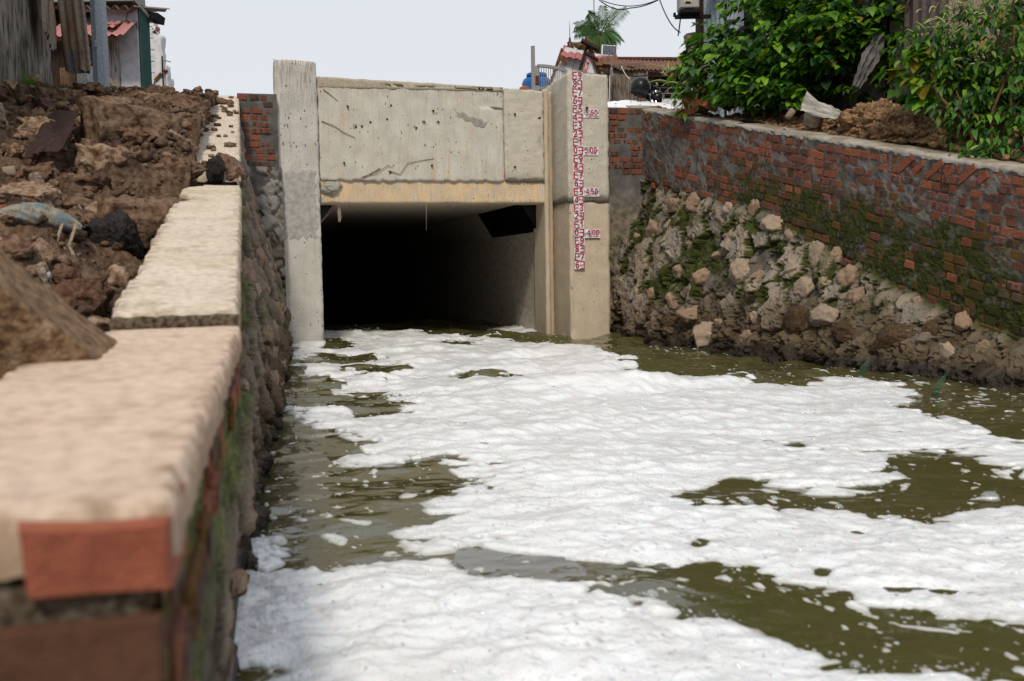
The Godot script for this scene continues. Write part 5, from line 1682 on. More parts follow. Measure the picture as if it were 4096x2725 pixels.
		if d[6] in [804, 808, 802]:
			tag(put("clod", rough_box(d[2] * 1.85, 0.016, 0.05, d[6] * 0.37, 0.05, 3.0), M[d[4]], null, Transform3D(Basis(Vector3.UP, d[3]) * Basis(Vector3(1, 0, 0), 0.12), p)), d[8], "clod of earth")
			continue
		tag(put("clod", rock(d[6], d[5], 0.30, 1.2, d[7] + 3, d[2] * 1.15, 0.3), M[d[4]], null, Transform3D(Basis(Vector3.UP, d[3]), p)), d[8], "clod of earth")
	var shapes := []
	for i in 9:
		shapes.append(rock(330 + i, 3, 0.42, 1.3, 7, Vector3.ONE, 0.35) if i % 2 else rough_box(Vector3(1.7, 1.3, 1.5), 0.10, 0.24, i * 3.1, 0.22, 1.1))
	R.seed = 88
	for i in 250:
		var z := -4.2 - 6.2 * R.randf()
		var x := -0.68 - 3.6 * pow(R.randf(), 1.3)
		var s := R.randf_range(0.035, 0.095) + (0.10 * pow(R.randf(), 2.0) if z < -6.0 else 0.0)
		var p := left_bank_point(x, z)
		var m: Material = [M.clod_brown, M.clod_brown, M.clod_pale, M.clod_dark][R.randi_range(0, 3)]
		tag(put("clod", shapes[R.randi_range(0, 8)], m, null, Transform3D(Basis.from_euler(Vector3(R.randf_range(-0.4, 0.4), R.randf() * TAU, R.randf_range(-0.4, 0.4))).scaled(Vector3(s, s * 0.75, s * R.randf_range(0.8, 1.2))), p + Vector3(0, s * 0.25, 0))), "one of the many fist to head sized brown clods heaped left of the wall", "clod of earth", "brown clods heaped on the left bank")
	for i in 46:      # crumbs fallen on the upper coping
		var z := R.randf_range(-11.6, -6.7)
		var s := R.randf_range(0.012, 0.045)
		tag(put("clod", shapes[R.randi_range(0, 8)], M.clod_brown if R.randf() < 0.6 else M.clod_pale, null, Transform3D(Basis(Vector3.UP, R.randf() * TAU).scaled(Vector3(s, s * 0.6, s)), Vector3(R.randf_range(-0.50, -0.2), lerpf(1.49, 2.85, (z + 6.55) / -5.35) + 0.012, z))), "small crumb of brown earth fallen on the pale upper coping", "clod of earth", "crumbs of earth on the upper coping")
	build_litter()


func build_litter() -> void:
	# rusted strip, sack, shards, splinters, the broken slab
	var st := corrugated(0.21, 0.98, 0.22, 0.010, 3, 0.10, 0.03, 0.0, Color(1, 1, 1))
	var a := Vector3(-1.200, 1.893, -7.046)
	var b := Vector3(-1.174, 1.376, -5.810)
	var dn := (b - a).normalized()
	var side := Vector3(1, 0.22, 0.12)
	side = (side - dn * side.dot(dn)).normalized()
	tag(put("rusty_strip", st, M.rust_dark, null, Transform3D(Basis(side, -dn, side.cross(-dn)), a - side * 0.12 + Vector3(0, 0.03, 0.02))), "dark rusted steel strip lying on the clods, torn along one side", "metal strip")
	tag(put("broken_slab", rough_box(Vector3(0.50, 0.17, 0.34), 0.010, 0.006, 21.0, 0.014, 9.0), mat("old_slab", lin(0.32, 0.228, 0.15), 0.95, T.earth, T.b_earth, 2.5, Vector3.ONE * 2.0), null, Transform3D(Basis(Vector3(0, 0, 1), -0.78) * Basis(Vector3(0, 1, 0), 0.35), Vector3(-0.486, 0.767, -2.128))), "big broken piece of rough concrete leaning on the wall at the left edge", "broken slab")
	tag(put("broken_slab", rough_box(Vector3(0.10, 0.34, 0.03), 0.02, 0.006, 22.0, 0.012, 6.0), M.wood_grey, null, Transform3D(Basis(Vector3(0, 0, 1), 0.22), Vector3(-1.663, 1.839, -7.313))), "grey flat slab edge cut by the left edge of the picture", "broken slab")
	# sack
	var P := PackedVector3Array()
	var C := PackedColorArray()
	for j in 60:
		for i in 40:
			var t := j / 59.0
			var w := TAU * i / 39.0
			var r := 0.062 * pow(sin(PI * clampf(t * 0.94 + 0.05, 0.0, 1.0)), 0.45) * (1.0 + 0.16 * rg.get_noise_3d(cos(w) * 1.2, sin(w) * 1.2, t * 2.5 + t * sin(w)) * (1.4 - t))
			P.append(Vector3(t * 0.40 - 0.2, sin(w) * r * 0.9 + 0.04 * sin(t * PI), cos(w) * r * 1.25))
			var k := clampf(0.55 + 1.1 * ff.get_noise_3d(t * 5.0, sin(w) * 1.5, 9.0), 0.0, 1.0)
			var c := Color(0.12, 0.12, 0.085).lerp(Color(0.46, 0.42, 0.35), k)
			if fb.get_noise_3d(t * 5.0, sin(w) * 1.3, 3.0) > 0.16 and t > 0.3:
				c = c.lerp(Color(0.10, 0.24, 0.33), 0.55)
			C.append(c)
	var sm := MB.new()
	sm.grid(40, 60, P, C, PackedVector2Array(), true)
	var sack := thing("sack", "dirty crumpled white sack with blue print lying on the mossy earth", "sack", Vector3(-1.008, 1.099, -5.003), -0.1)
	put("cloth", sm.mesh(true), M.cloth, sack, Transform3D(Basis(Vector3(0, 0, 1), -0.12), Vector3.ZERO))
	for g in [[0.13, 0.10], [0.19, 0.16]]:
		var mb := MB.new()
		mb.bar(Vector3(g[0], 0.0, 0.07), Vector3(g[0] - 0.02, -0.10, 0.12), 0.016, 0.002)
		mb.bar(Vector3(g[0] - 0.02, -0.10, 0.12), Vector3(g[0] + 0.02, -0.11 - g[1] * 0.5, 0.16), 0.016, 0.002)
		put("strap", mb.mesh(), M.wood_grey, sack)
	var tile := mat("tile", lin(0.50, 0.45, 0.38), 0.5, T.speck, null, 0.0, Vector3.ONE * 2.0)
	var pale := mat("plaster_bit", lin(0.52, 0.55, 0.56), 0.8, T.speck, null, 0.0, Vector3.ONE * 2.0)
	var red := mat("red_rag", lin(0.28, 0.09, 0.065), 0.9, T.clay, null, 0.0, Vector3.ONE * 3.0)
	for d in [
		[Vector3(-1.237, 1.251, -5.723), Vector3(0.20, 0.016, 0.10), 0.15, tile, "flat beige tile shard lying level above the sack", "tile shard"],
		[Vector3(-1.195, 1.288, -5.870), Vector3(0.13, 0.05, 0.08), -0.4, pale, "chunk of pale grey plaster resting behind the beige tile shard", "plaster chunk"],
		[Vector3(-1.200, 1.348, -6.042), Vector3(0.045, 0.17, 0.10), 0.6, M.wood_grey, "grey wedge of brick standing on end behind the plaster chunk", "shard"],
		[Vector3(-1.201, 1.180, -5.460), Vector3(0.055, 0.035, 0.03), 0.4, pale, "small pale green-white shard right of the red scraps", "shard"],
		[Vector3(-0.915, 1.160, -5.429), Vector3(0.09, 0.02, 0.06), 0.1, M.clod_red, "small brown tile fragment on moss right of the sack", "tile shard"],
		[Vector3(-1.235, 1.151, -5.353), Vector3(0.07, 0.12, 0.06), 0.5, red, "faded red scrap cut by the left edge, upper of two", "scrap"],
		[Vector3(-1.163, 1.065, -5.039), Vector3(0.06, 0.09, 0.05), 0.2, red, "faded red scrap cut by the left edge, lower of two", "scrap"],
		[Vector3(-1.014, 1.551, -6.590), Vector3(0.05, 0.02, 0.03), 0.2, pale, "white chip at the foot of the largest clay block", "chip"],
		[Vector3(-1.227, 1.637, -6.816), Vector3(0.05, 0.05, 0.04), 0.2, M.stone_pale, "pale pink stone beside the rusted strip", "stone"],
		[Vector3(-3.095, 3.682, -17.418), Vector3(0.08, 0.06, 0.06), 0.3, pale, "white lump of plaster at the top of the heap, left of the post", "plaster chunk"],
		[Vector3(-1.411, 1.463, -6.331), Vector3(0.07, 0.06, 0.06), 0.3, M.stone_pale, "pink broken brick left of the rusted strip's foot", "brick piece"],
		[Vector3(-0.831, 0.813, -4.243), Vector3(0.022, 0.17, 0.05), 0.5, M.wood_grey, "grey torn strip of bark or board low on the mossy bank", "wood strip"],
		[Vector3(-0.889, 0.891, -4.450), Vector3(0.05, 0.05, 0.03), 0.9, M.wood_grey, "curled dry brown leaf above the grey wood strip", "leaf scrap"],
		[Vector3(-0.854, 0.862, -4.408), Vector3(0.025, 0.03, 0.01), 0.9, pale, "crumpled shiny foil scrap beside the grey wood strip", "foil"],
	]:
		var e: Vector3 = d[1]
		tag(put("shard", rough_box(e, 0.02, 0.004, e.x * 50.0 + e.y * 9.0, 0.006, 9.0), d[3], null, Transform3D(Basis(Vector3.UP, d[2]) * Basis(Vector3(0, 0, 1), d[2] * 0.5), d[0])), d[4], d[5])
	for d in [[Vector3(-1.035, 1.130, -5.291), Vector3(-0.862, 0.978, -4.833), 0.006, "thin bare stick leaning against the dirty sack"], [Vector3(-0.842, 0.912, -4.626), Vector3(-0.726, 0.805, -4.506), 0.005, "thin dry twig lying below the burnt hollow"], [Vector3(-0.984, 1.470, -6.380), Vector3(-1.028, 1.587, -6.690), 0.008, "short pale stick upright under the clay block"], [Vector3(-0.949, 1.234, -5.681), Vector3(-0.883, 1.167, -5.494), 0.006, "frayed pale cord end by the overhanging clod"], [Vector3(-1.620, 3.707, -17.052), Vector3(-1.048, 2.886, -11.273), 0.012, "dry broken stem standing up in front of the white block house"]]:
		var mb := MB.new()
		mb.tube(hang(d[0], d[1], -0.015, 5), d[2], d[2] * 0.6, 5)
		tag(put("twig", mb.mesh(true), M.wood_grey), d[3], "twig")


func right_bank_point(x: float, z: float) -> Vector3:
	var tx := top_x(z) + 0.33
	var d := x - tx
	var top := top_y(z)
	var y := top + 0.02 - 0.55 * smoothstep(-9.9, -10.9, z) * smoothstep(0.0, 0.25, d) + 0.10 * smoothstep(0.0, 0.5, d) + 1.5 * smoothstep(0.55, 1.9, d) * smoothstep(-11.5, -9.0, z) + 0.5 * smoothstep(1.5, 4.0, d)
	y += 0.34 * exp(-pow((z + 6.9) / 0.9, 2.0) - pow((d - 0.55) / 0.42, 2.0))
	y += smoothstep(0.0, 0.15, d) * (0.06 * fb.get_noise_3d(x * 1.5, 81.0, z * 1.5) + 0.09 * ff.get_noise_3d(x * 3.4, 82.0, z * 3.4) + 0.03 * rg.get_noise_3d(x * 4.0, 83.0, z * 4.0) + 0.012 * ff.get_noise_3d(x * 16.0, 84.0, z * 16.0))
	return Vector3(x, y, z)


func build_right_bank() -> void:
	var nx := 170
	var ny := 330
	var P := PackedVector3Array()
	var C := PackedColorArray()
	for j in ny:
		for i in nx:
			var z := lerpf(-12.6, -3.2, float(j) / (ny - 1))
			var x := top_x(z) + 0.30 + 5.0 * pow(float(i) / (nx - 1), 1.9)
			P.append(right_bank_point(x, z))
			var n := ff.get_noise_3d(x * 2.2, 86.0, z * 2.2)
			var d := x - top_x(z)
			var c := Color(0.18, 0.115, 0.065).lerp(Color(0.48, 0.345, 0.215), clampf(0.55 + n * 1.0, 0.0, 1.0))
			C.append(c.lerp(Color(0.065, 0.042, 0.030), smoothstep(0.95, 1.45, d)))  # soil further back darkened, vine shade put into its colour
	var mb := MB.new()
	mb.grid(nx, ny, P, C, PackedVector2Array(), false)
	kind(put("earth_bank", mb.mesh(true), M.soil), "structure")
	var crumb := rock(302, 1, 0.45, 1.6, 2)
	var where := []
	var tints := []
	R.seed = 44
	for i in 2600:
		var z := R.randf_range(-11.9, -4.0)
		var x := top_x(z) + 0.25 + 1.0 * pow(R.randf(), 1.2)
		var s := 0.010 + 0.028 * pow(R.randf(), 3.0)
		var p := right_bank_point(x, z)
		where.append(Transform3D(Basis.from_euler(Vector3(R.randf() * TAU, R.randf() * TAU, 0)).scaled(Vector3(s, s * 0.8, s)), p + Vector3(0, s * 0.3, 0)))
		var k := R.randf_range(0.5, 1.25)
		tints.append(Color(0.30 * k, 0.20 * k, 0.115 * k))
	tag(many("earth_crumbs", crumb, M.clod, where, tints), "loose ochre crumbs of earth behind the brick wall's cap", "earth")
	var shapes := []
	for i in 6:
		shapes.append(rock(360 + i, 3, 0.46, 1.5, 3, Vector3.ONE, 0.35))
	var ochre := mat("clod_ochre", lin(0.40, 0.275, 0.165), 0.95, T.earth, T.b_earth, 2.5, Vector3.ONE * 1.6)
	for i in 70:
		var z := R.randf_range(-11.0, -5.2)
		var x := top_x(z) + 0.38 + 0.7 * R.randf()
		var s := R.randf_range(0.025, 0.075)
		tag(put("clod", shapes[R.randi_range(0, 5)], ochre, null, Transform3D(Basis(Vector3.UP, R.randf() * TAU).scaled(Vector3(s, s * 0.7, s)), right_bank_point(x, z) + Vector3(0, s * 0.2, 0))), "one of the ochre clods scattered along the top of the brick wall", "clod of earth", "ochre clods along the brick wall")
	tag(put("clod", rock(391, 5, 0.42, 1.5, 3, Vector3(0.28, 0.2, 0.25), 0.35), ochre, null, Transform3D(Basis(Vector3.UP, 0.4), Vector3(5.488, 2.105, -8.135))), "tall ragged lump of ochre earth on the wall, left of the big mound", "clod of earth")
	tag(put("clod", rock(392, 5, 0.36, 1.5, 3, Vector3(0.38, 0.24, 0.38), 0.35), ochre, null, Transform3D(Basis(Vector3.UP, 0.9), Vector3(5.620, 1.960, -7.729))), "big rounded mound of ochre earth on the wall, under the right shrub", "clod of earth")
	tag(put("clod", rock(393, 3, 0.4, 1.4, 2, Vector3(0.10, 0.07, 0.08), 0.35), ochre, null, Transform3D(Basis(Vector3.UP, 0.9), Vector3(4.933, 2.652, -10.487))), "knotted brown lump on the wall's cap beside the white sheet", "clod of earth")
	tag(put("clod", rock(394, 3, 0.4, 1.4, 2, Vector3(0.12, 0.09, 0.10), 0.35), M.stone_pale, null, Transform3D(Basis(Vector3.UP, 0.9), Vector3(5.177, 2.209, -8.634))), "grey rounded stone in the dark soil beneath the vines", "stone")
	# bricks tipped in a heap behind the wall
	var g := thing("brick_heap", "heap of loose orange bricks below the vines behind the wall", "brick heap", Vector3(4.942, 2.529, -10.372))
	R.seed = 12
	for i in 26:
		var lvl := i / 9
		var p := Vector3(R.randf_range(-0.30, 0.34) * (1.0 - lvl * 0.25), 0.03 + lvl * 0.075 + R.randf_range(0, 0.03), R.randf_range(-0.2, 0.15))
		p.y += 0.16 * (p.x + 0.3)
		put("brick", slab(Vector3(0.21, 0.06, 0.105), 0.004), M["brick_loose"] if M.has("brick_loose") else mat("brick_loose", lin(0.40, 0.165, 0.09), 0.9, T.clay, T.b_fine, 0.4, Vector3.ONE * 4.0), g, Transform3D(Basis.from_euler(Vector3(R.randf_range(-0.5, 0.5), R.randf() * TAU, R.randf_range(-0.6, 0.6))), p))
	# white sack and scraps
	for d in [[Vector3(5.217, 2.252, -8.472), Vector3(0.52, 0.24, 0.0), -0.42, Color(0.62, 0.60, 0.56), "crumpled grey-white plastic sack lying on the soil under the vines", "plastic sack", 0.0], [Vector3(5.642, 2.754, -8.458), Vector3(0.15, 0.52, 0.0), -0.45, Color(0.20, 0.19, 0.185), "grey plastic bag hanging in the dark bank between the two shrubs", "plastic bag", 1.0]]:
		var nn := 26
		var Q := PackedVector3Array()
		for j in nn:
			for i in nn:
				var u := i / 25.0 - 0.5
				var v := j / 25.0 - 0.5
				var w: float = 1.0 - 0.75 * (u + 0.5) if d[6] == 0.0 else 1.0
				var tp: float = 1.0 if d[6] == 0.0 else 0.35 + 0.65 * sin(PI * clampf(0.15 + 0.8 * (0.5 - v), 0.0, 1.0)) + 0.3 * fb.get_noise_2d(v * 5.0, 3.0)
				Q.append(Vector3(u * d[1].x * tp, v * d[1].y * w, (0.06 if d[6] == 0.0 else 0.022) * rg.get_noise_3d(u * 1.2, v * 3.0, d[1].x * 9.0) + 0.02 * ff.get_noise_3d(u * 3.0, v * 3.0, 4.0) + (0.0 if d[6] == 0.0 else 0.018 * sin(u * 17.0 + v * 4.0 + 2.0 * fb.get_noise_2d(u, v * 3.0)))))
		var qb := MB.new()
		qb.col = d[3]
		qb.grid(nn, nn, Q, PackedColorArray(), PackedVector2Array(), true)
		tag(put("plastic_sack" if d[6] == 0.0 else "plastic_bag", qb.mesh(true), M.cloth, null, Transform3D(Basis(Vector3.UP, -0.3) * Basis(Vector3(0, 0, 1), d[2]) * Basis(Vector3(1, 0, 0), -0.5 if d[6] == 0.0 else 0.1), d[0])), d[4], d[5])
	tag(put("scrap", slab(Vector3(0.15, 0.006, 0.035)), M.cloth, null, Transform3D(Basis(Vector3(0, 0, 1), -0.5), Vector3(4.970, 2.116, -8.730))), "white strip of plastic on the wall's cap", "scrap")
	tag(put("scrap", slab(Vector3(0.26, 0.02, 0.12)), M.bitumen, null, Transform3D(Basis(Vector3(0, 0, 1), -0.2), Vector3(4.929, 2.304, -9.427))), "black scrap of sheeting on the soil below the vines", "scrap")
	var lg := MB.new()
	lg.tube([Vector3(5.083, 2.281, -8.973), Vector3(5.140, 2.362, -8.965)], 0.035, 0.033, 8)
	tag(put("cut_branch", lg.mesh(true), M.wood_grey), "short sawn branch standing in the dark soil right of the plastic sack", "branch")
	R.seed = 71
	for i in 5:
		var p := Vector3(5.303, 2.648, -9.051) + Vector3(R.randf_range(-0.1, 0.9), R.randf_range(-0.2, 0.2), R.randf_range(-0.5, -0.1))
		var mb2 := MB.new()
		mb2.tube(hang(p, p + Vector3(R.randf_range(-0.35, 0.2), -R.randf_range(0.3, 0.65), R.randf_range(0, 0.2)), R.randf_range(-0.05, 0.08), 6), 0.004, 0.002, 5)
		tag(put("root", mb2.mesh(true), M.wood), "bare root hanging in the dark bank under the vines", "root", "roots hanging under the vines")
	var vine := MB.new()
	vine.tube([Vector3(4.901, 2.689, -10.601), Vector3(4.995, 2.674, -10.370), Vector3(5.042, 2.594, -10.042), Vector3(4.951, 2.474, -9.642)], 0.016, 0.012, 6)
	tag(put("dry_vine", vine.mesh(true), M.wood_grey), "dry brown vine lying along the wall's cap from the knotted lump", "vine")


# ---------------------------------------------------------------- houses and yard behind

const YAW := -0.2443


func flat(called: String, lo: Vector2, hi: Vector2, z: float, deep: float, m: Material, parent: Node, cell := 0.3) -> MeshInstance3D:
	return put(called, slab(Vector3(hi.x - lo.x, hi.y - lo.y, deep), 0.006), m, parent, Transform3D(Basis(), Vector3((lo.x + hi.x) * 0.5, (lo.y + hi.y) * 0.5, z - deep * 0.5)))


func build_left_houses() -> void:
	# plastered shack, close on the left, hung with rusted sheets
	var t := thing("shack", "stained grey plaster shack wall hung with torn rusty corrugated sheets, far left", "shack", Vector3(-2.15, 2.2, -9.5))
	var P := PackedVector3Array()
	var C := PackedColorArray()
	for j in 90:
		for i in 150:
			var z := lerpf(4.5, -2.25, i / 149.0)
			var y := lerpf(-0.6, 3.4, j / 89.0)
			P.append(Vector3(0.02 * fb.get_noise_3d(z, y, 3.0), y, z))
			var st := ff.get_noise_3d(z * 3.0, y * 0.55, 3.0)
			var k := 0.27 + 0.14 * st + 0.06 * fb.get_noise_3d(z * 1.5, y * 1.5, 6.0)
			var c := Color(k * 1.05, k * 0.92, k * 0.80)
			var m := (1.0 - smoothstep(0.25, 1.0, y + 0.5 * st)) * clampf(fb.get_noise_3d(z * 1.2, y * 0.5, 12.0) * 2.4 + 0.3, 0.0, 1.0)
			C.append(c.lerp(Color(0.05, 0.065, 0.015), m * 0.85))
	var mb := MB.new()
	mb.grid(150, 90, P, C, PackedVector2Array(), false)
	put("wall", mb.mesh(true), M.old_wall, t)
	put("wall_back", rough_box(Vector3(0.25, 4.2, 6.75), 0.6, 0.002, 3.0), M.old_wall, t, Transform3D(Basis(), Vector3(-0.15, 1.4, 1.1)))
	put("gap_shade_block", rough_box(Vector3(0.4, 4.2, 0.5), 0.3, 0.02, 5.0), M.dark, t, Transform3D(Basis(), Vector3(-0.28, 1.4, -2.5)))  # near-black block set into the gap as its shade
	var grey := Color(0.30, 0.245, 0.19)
	var turn := Basis(Vector3.UP, PI / 2)
	# sheets along the wall: each has its own drop
	for s in [[1.3, 0.55, 1.05, 2], [0.62, 0.62, 1.30, 3], [-0.02, 0.60, 1.58, 4], [-0.60, 0.62, 1.86, 5], [-1.2, 0.62, 2.35, 6], [2.0, 0.8, 0.8, 7]]:
		put("rusty_sheet", corrugated(s[1], s[2], 0.076, 0.011, s[3], 0.10, 0.03, 0.10, grey), M.sheet, t, Transform3D(turn, Vector3(0.06 + 0.012 * s[3], 3.3, s[0])))
	# a long sheet that has come loose, hanging toward the house
	var h := thing("hanging_sheet", "long loose rust-streaked corrugated sheet hanging between the shack and the house", "metal sheet", Vector3(-2.091, 3.975, -11.930))
	put("sheet", corrugated(0.27, 0.92, 0.076, 0.012, 8, 0.12, 0.03, 0.05, Color(0.36, 0.30, 0.23)), M.sheet, h, Transform3D(Basis(Vector3.UP, YAW + 0.25) * Basis(Vector3(0, 0, 1), 0.06), Vector3.ZERO))
	put("lower_sheet", corrugated(0.23, 0.27, 0.076, 0.012, 9, 0.08, 0.02, -0.35, Color(0.13, 0.12, 0.11)), M.sheet, h, Transform3D(Basis(Vector3.UP, YAW + 0.5) * Basis(Vector3(0, 0, 1), 0.12), Vector3(0.05, -0.68, 0.03)))
	# patched fence of sheets in front of the house
	var f := thing("sheet_fence", "low patched fence of rusty and bare corrugated sheets left of the steel post", "fence", Vector3(-2.332, 3.415, -13.393), YAW)
	var x := 0.0
	for q in [[0.12, 9.0, 0.35, Color(0.34, 0.25, 0.18), 0.30], [0.10, 4.0, 0.33, Color(0.20, 0.13, 0.07), 0.2], [0.13, 5.0, 0.36, Color(0.50, 0.50, 0.48), -0.2], [0.10, 6.0, 0.36, Color(0.62, 0.65, 0.68), -0.4], [0.10, 7.0, 0.34, Color(0.48, 0.50, 0.53), -0.3]]:
		put("panel", corrugated(q[0], 0.75, 0.05, 0.008, int(q[1]), 0.0, 0.01, q[4], q[3]), M.sheet, f, Transform3D(Basis(), Vector3(x - 0.02, q[2] - 0.38, 0.0)))
		x += q[0] - 0.006
	# steel post
	var p := thing("steel_post", "tall galvanised eight-sided steel post standing in the earth heap", "post", Vector3(-1.715, 2.751, -12.256))
	var oct := MB.new()
	for k in 8:
		var a := TAU * (k + 0.35) / 8
		var b := TAU * (k + 1.35) / 8
		oct.quad(Vector3(cos(a), 0, sin(a)) * 0.094, Vector3(cos(b), 0, sin(b)) * 0.094, Vector3(cos(b), 0, sin(b)) * 0.084 + Vector3(0, 3.2, 0), Vector3(cos(a), 0, sin(a)) * 0.084 + Vector3(0, 3.2, 0), Vector3(cos((a + b) * 0.5), 0, sin((a + b) * 0.5)))
	put("shaft", oct.mesh(), M.metal_galv, p)
	for y in [Vector3(-1.546, 2.966, -11.000).y, Vector3(-1.525, 3.431, -11.000).y]:
		put("bracket", slab(Vector3(0.03, 0.085, 0.03), 0.004), M.metal_galv, p, Transform3D(Basis(), Vector3(-0.03, y - p.position.y, 0.092)))
	# lilac house: local frame, x right, y up, origin at the right front corner by the ground
	var Z := 14.0
	var g := thing("lilac_house", "pale lilac house with a red awning and a green sheet on its side", "house", Vector3(-1.596, 3.313, -15.061), YAW)
	var k: float = Z / 2280.0
	flat("wall", Vector2(-75 * k, 0.0), Vector2(0, 230 * k), 0.0, 0.16, M.lilac_wall, g)
	flat("gap_shade_panel", Vector2(-230 * k, -0.2), Vector2(-160 * k, 240 * k), -0.3, 0.16, M.wood_dark, g)  # dark panel closing the gap, stands in for shade
	flat("wall", Vector2(-160 * k, -0.1), Vector2(-75 * k, 50 * k), -0.03, 0.16, M.wood_dark, g)
	flat("wall", Vector2(-160 * k, 190 * k), Vector2(-75 * k, 240 * k), -0.02, 0.16, M.lilac_wall, g)
	flat("lower_panel", Vector2(-44 * k, 8 * k), Vector2(-0.01, 68 * k), 0.012, 0.03, M.lilac_wall, g)
	flat("side_board", Vector2(-72 * k, -0.1), Vector2(-45.5 * k, 152 * k), 0.05, 0.06, mat("grey_board", lin(0.42, 0.39, 0.36), 0.9, T.grain, null, 0.0, Vector3(3, 0.3, 3)), g)
	put("board_edge", beam(Vector3(-70 * k, 50 * k, 0.12), Vector3(-44 * k, 16 * k, 0.12), 0.04, 0.05, Vector3.BACK), M.wood_grey, g)
	# opening on the left: bars over a panel blackened as room shade, window above
	flat("room_shade_panel", Vector2(-160 * k, 50 * k), Vector2(-75 * k, 192 * k), -0.3, 0.1, M.dark, g)
	for y in [64.0, 78.0, 92.0, 122.0]:
		put("rail", beam(Vector3(-158 * k, y * k, -0.05), Vector3(-72 * k, y * k, -0.05), 0.03, 0.032), M.rust, g)
	for xx in [-140.0, -118.0]:
		put("upright", beam(Vector3(xx * k, 52 * k, -0.08), Vector3(xx * k, 192 * k, -0.08), 0.03, 0.03, Vector3.BACK), M.metal_grey, g)
	var win := put("window", slab(Vector3(0.60, 0.05, 0.05)), M.white_wall, g, Transform3D(Basis(), Vector3(-122 * k, 199 * k, 0.0)))
	put("frame", slab(Vector3(0.05, 0.40, 0.05)), M.white_wall, win, Transform3D(Basis(), Vector3(-0.22, -0.16, 0.003)))
	put("pane", slab(Vector3(0.50, 0.30, 0.02)), mat("dark_pane", lin(0.01, 0.013, 0.02), 0.08), win, Transform3D(Basis(), Vector3(0.05, -0.17, -0.012)))
	var aw := put("awning", corrugated(1.05, 0.62, 0.11, 0.016, 21, 0.0, 0.01, -0.6, Color(0.42, 0.19, 0.19)), M.plain, g, Transform3D(Basis(Vector3(1, 0, 0), -1.05), Vector3(-172 * k, 172 * k, 0.02)))
	put("ridge", slab(Vector3(0.9, 0.045, 0.05)), M.wood, aw, Transform3D(Basis(), Vector3(0.5, -0.58, -0.05)))
	for xx in [[-62.0, -28.0, 148.0, 0.35], [-50.0, -15.0, 157.0, 0.12]]:
		put("awning_beam", beam(Vector3(xx[0] * k, xx[2] * k, xx[3]), Vector3(xx[1] * k, (xx[2] + 2) * k, xx[3] - 0.05), 0.06, 0.06), M.wood, g)
	put("awning_sheet", corrugated(0.28, 0.42, 0.09, 0.014, 22, 0.0, 0.01, -0.6, Color(0.42, 0.19, 0.19)), M.plain, g, Transform3D(Basis(Vector3(0, 0, 1), 0.06) * Basis(Vector3(1, 0, 0), -1.15), Vector3(-70 * k, 168 * k, 0.1)))
	put("roof", corrugated(1.75, 1.5, 0.13, 0.03, 23, 0.0, 0.0, 0.0, Color(0.25, 0.20, 0.15)), M.sheet, g, Transform3D(Basis(Vector3(0, 0, 1), -0.02) * Basis(Vector3(1, 0, 0), -1.35), Vector3(-1.68, 252 * k, -1.2)))
	put("eave", slab(Vector3(1.7, 0.10, 0.45)), M.metal_grey, g, Transform3D(Basis(Vector3(1, 0, 0), 0.06), Vector3(-0.80, 218 * k, 0.03)))
	var wire := MB.new()
	wire.tube([Vector3(-8 * k, 195 * k, 0.02), Vector3(-22 * k, 190 * k, 0.02), Vector3(-24 * k, 175 * k, 0.03), Vector3(-12 * k, 164 * k, 0.03), Vector3(-2 * k, 172 * k, 0.02), Vector3(0, 155 * k, 0.02)], 0.006, 0.006, 4)
	put("wire", wire.mesh(true), M.dark, g)
	# green side, running back
	put("side_sheet", corrugated(0.40, 1.32, 0.06, 0.012, 24, 0.0, 0.0, -0.5, Color(0.035, 0.10, 0.092)), M.plain, g, Transform3D(Basis(Vector3.UP, PI / 2), Vector3(0.02, 202 * k, 0.0)))
	put("gutter", beam(Vector3(0.02, 214 * k, 0.25), Vector3(0.03, 190 * k, -0.45), 0.06, 0.05), M.metal_grey, g)
	put("roof_scrap", slab(Vector3(0.16, 0.11, 0.3)), M.dark, g, Transform3D(Basis(Vector3(0, 0, 1), -0.2), Vector3(0.10, 197 * k, -0.45)))
	# block house behind it
	Z = 16.5
	k = Z / 2280.0
	var w := thing("block_house", "white block house end with a jagged broken edge, right of the green sheet", "house", Vector3(-1.461, 3.718, -17.644), YAW)
	for i in 8:
		flat("block", Vector2(-38 * k, (4 + i * 26) * k - 0.16), Vector2(-22 * k, (28.4 + i * 26) * k - 0.16), 0.02 + 0.002 * (i % 3), 0.2, M.white_wall, w)
	flat("mortar", Vector2(-37.6 * k, -0.2), Vector2(-22.4 * k, 172 * k), 0.0, 0.16, M.wood_grey, w)
	var jag := func(q: Vector3) -> Vector3:
		if q.x > 0.02:
			q.x += 0.03 * ff.get_noise_2d(q.y * 5.0, 4.0) - (0.10 if q.y > 0.5 else 0.0)
		if q.y > 0.5:
			q.y += 0.05 * ff.get_noise_2d(q.x * 9.0, 5.0)
		return q
	put("wall", warp(rough_box(Vector3(19 * k, 175 * k, 0.2), 0.05, 0.004, 30.0, 0.01), jag), M.white_wall, w, Transform3D(Basis(), Vector3(-12.6 * k, 75 * k, -0.02)))
	put("wall", warp(rough_box(Vector3(7 * k, 80 * k, 0.2), 0.05, 0.004, 31.0, 0.02), jag), M.white_wall, w, Transform3D(Basis(), Vector3(-0.3 * k, 38 * k, -0.1)))
	put("wall", rough_box(Vector3(4 * k, 60 * k, 0.2), 0.05, 0.004, 32.0, 0.02), M.white_wall, w, Transform3D(Basis(), Vector3(2 * k, 22 * k, -0.2)))
	put("bare_brick", rock(41, 2, 0.4, 2.0, 3, Vector3(0.06, 0.04, 0.05)), M.brick_loose, w, Transform3D(Basis(), Vector3(-18 * k, 158 * k, 0.0)))
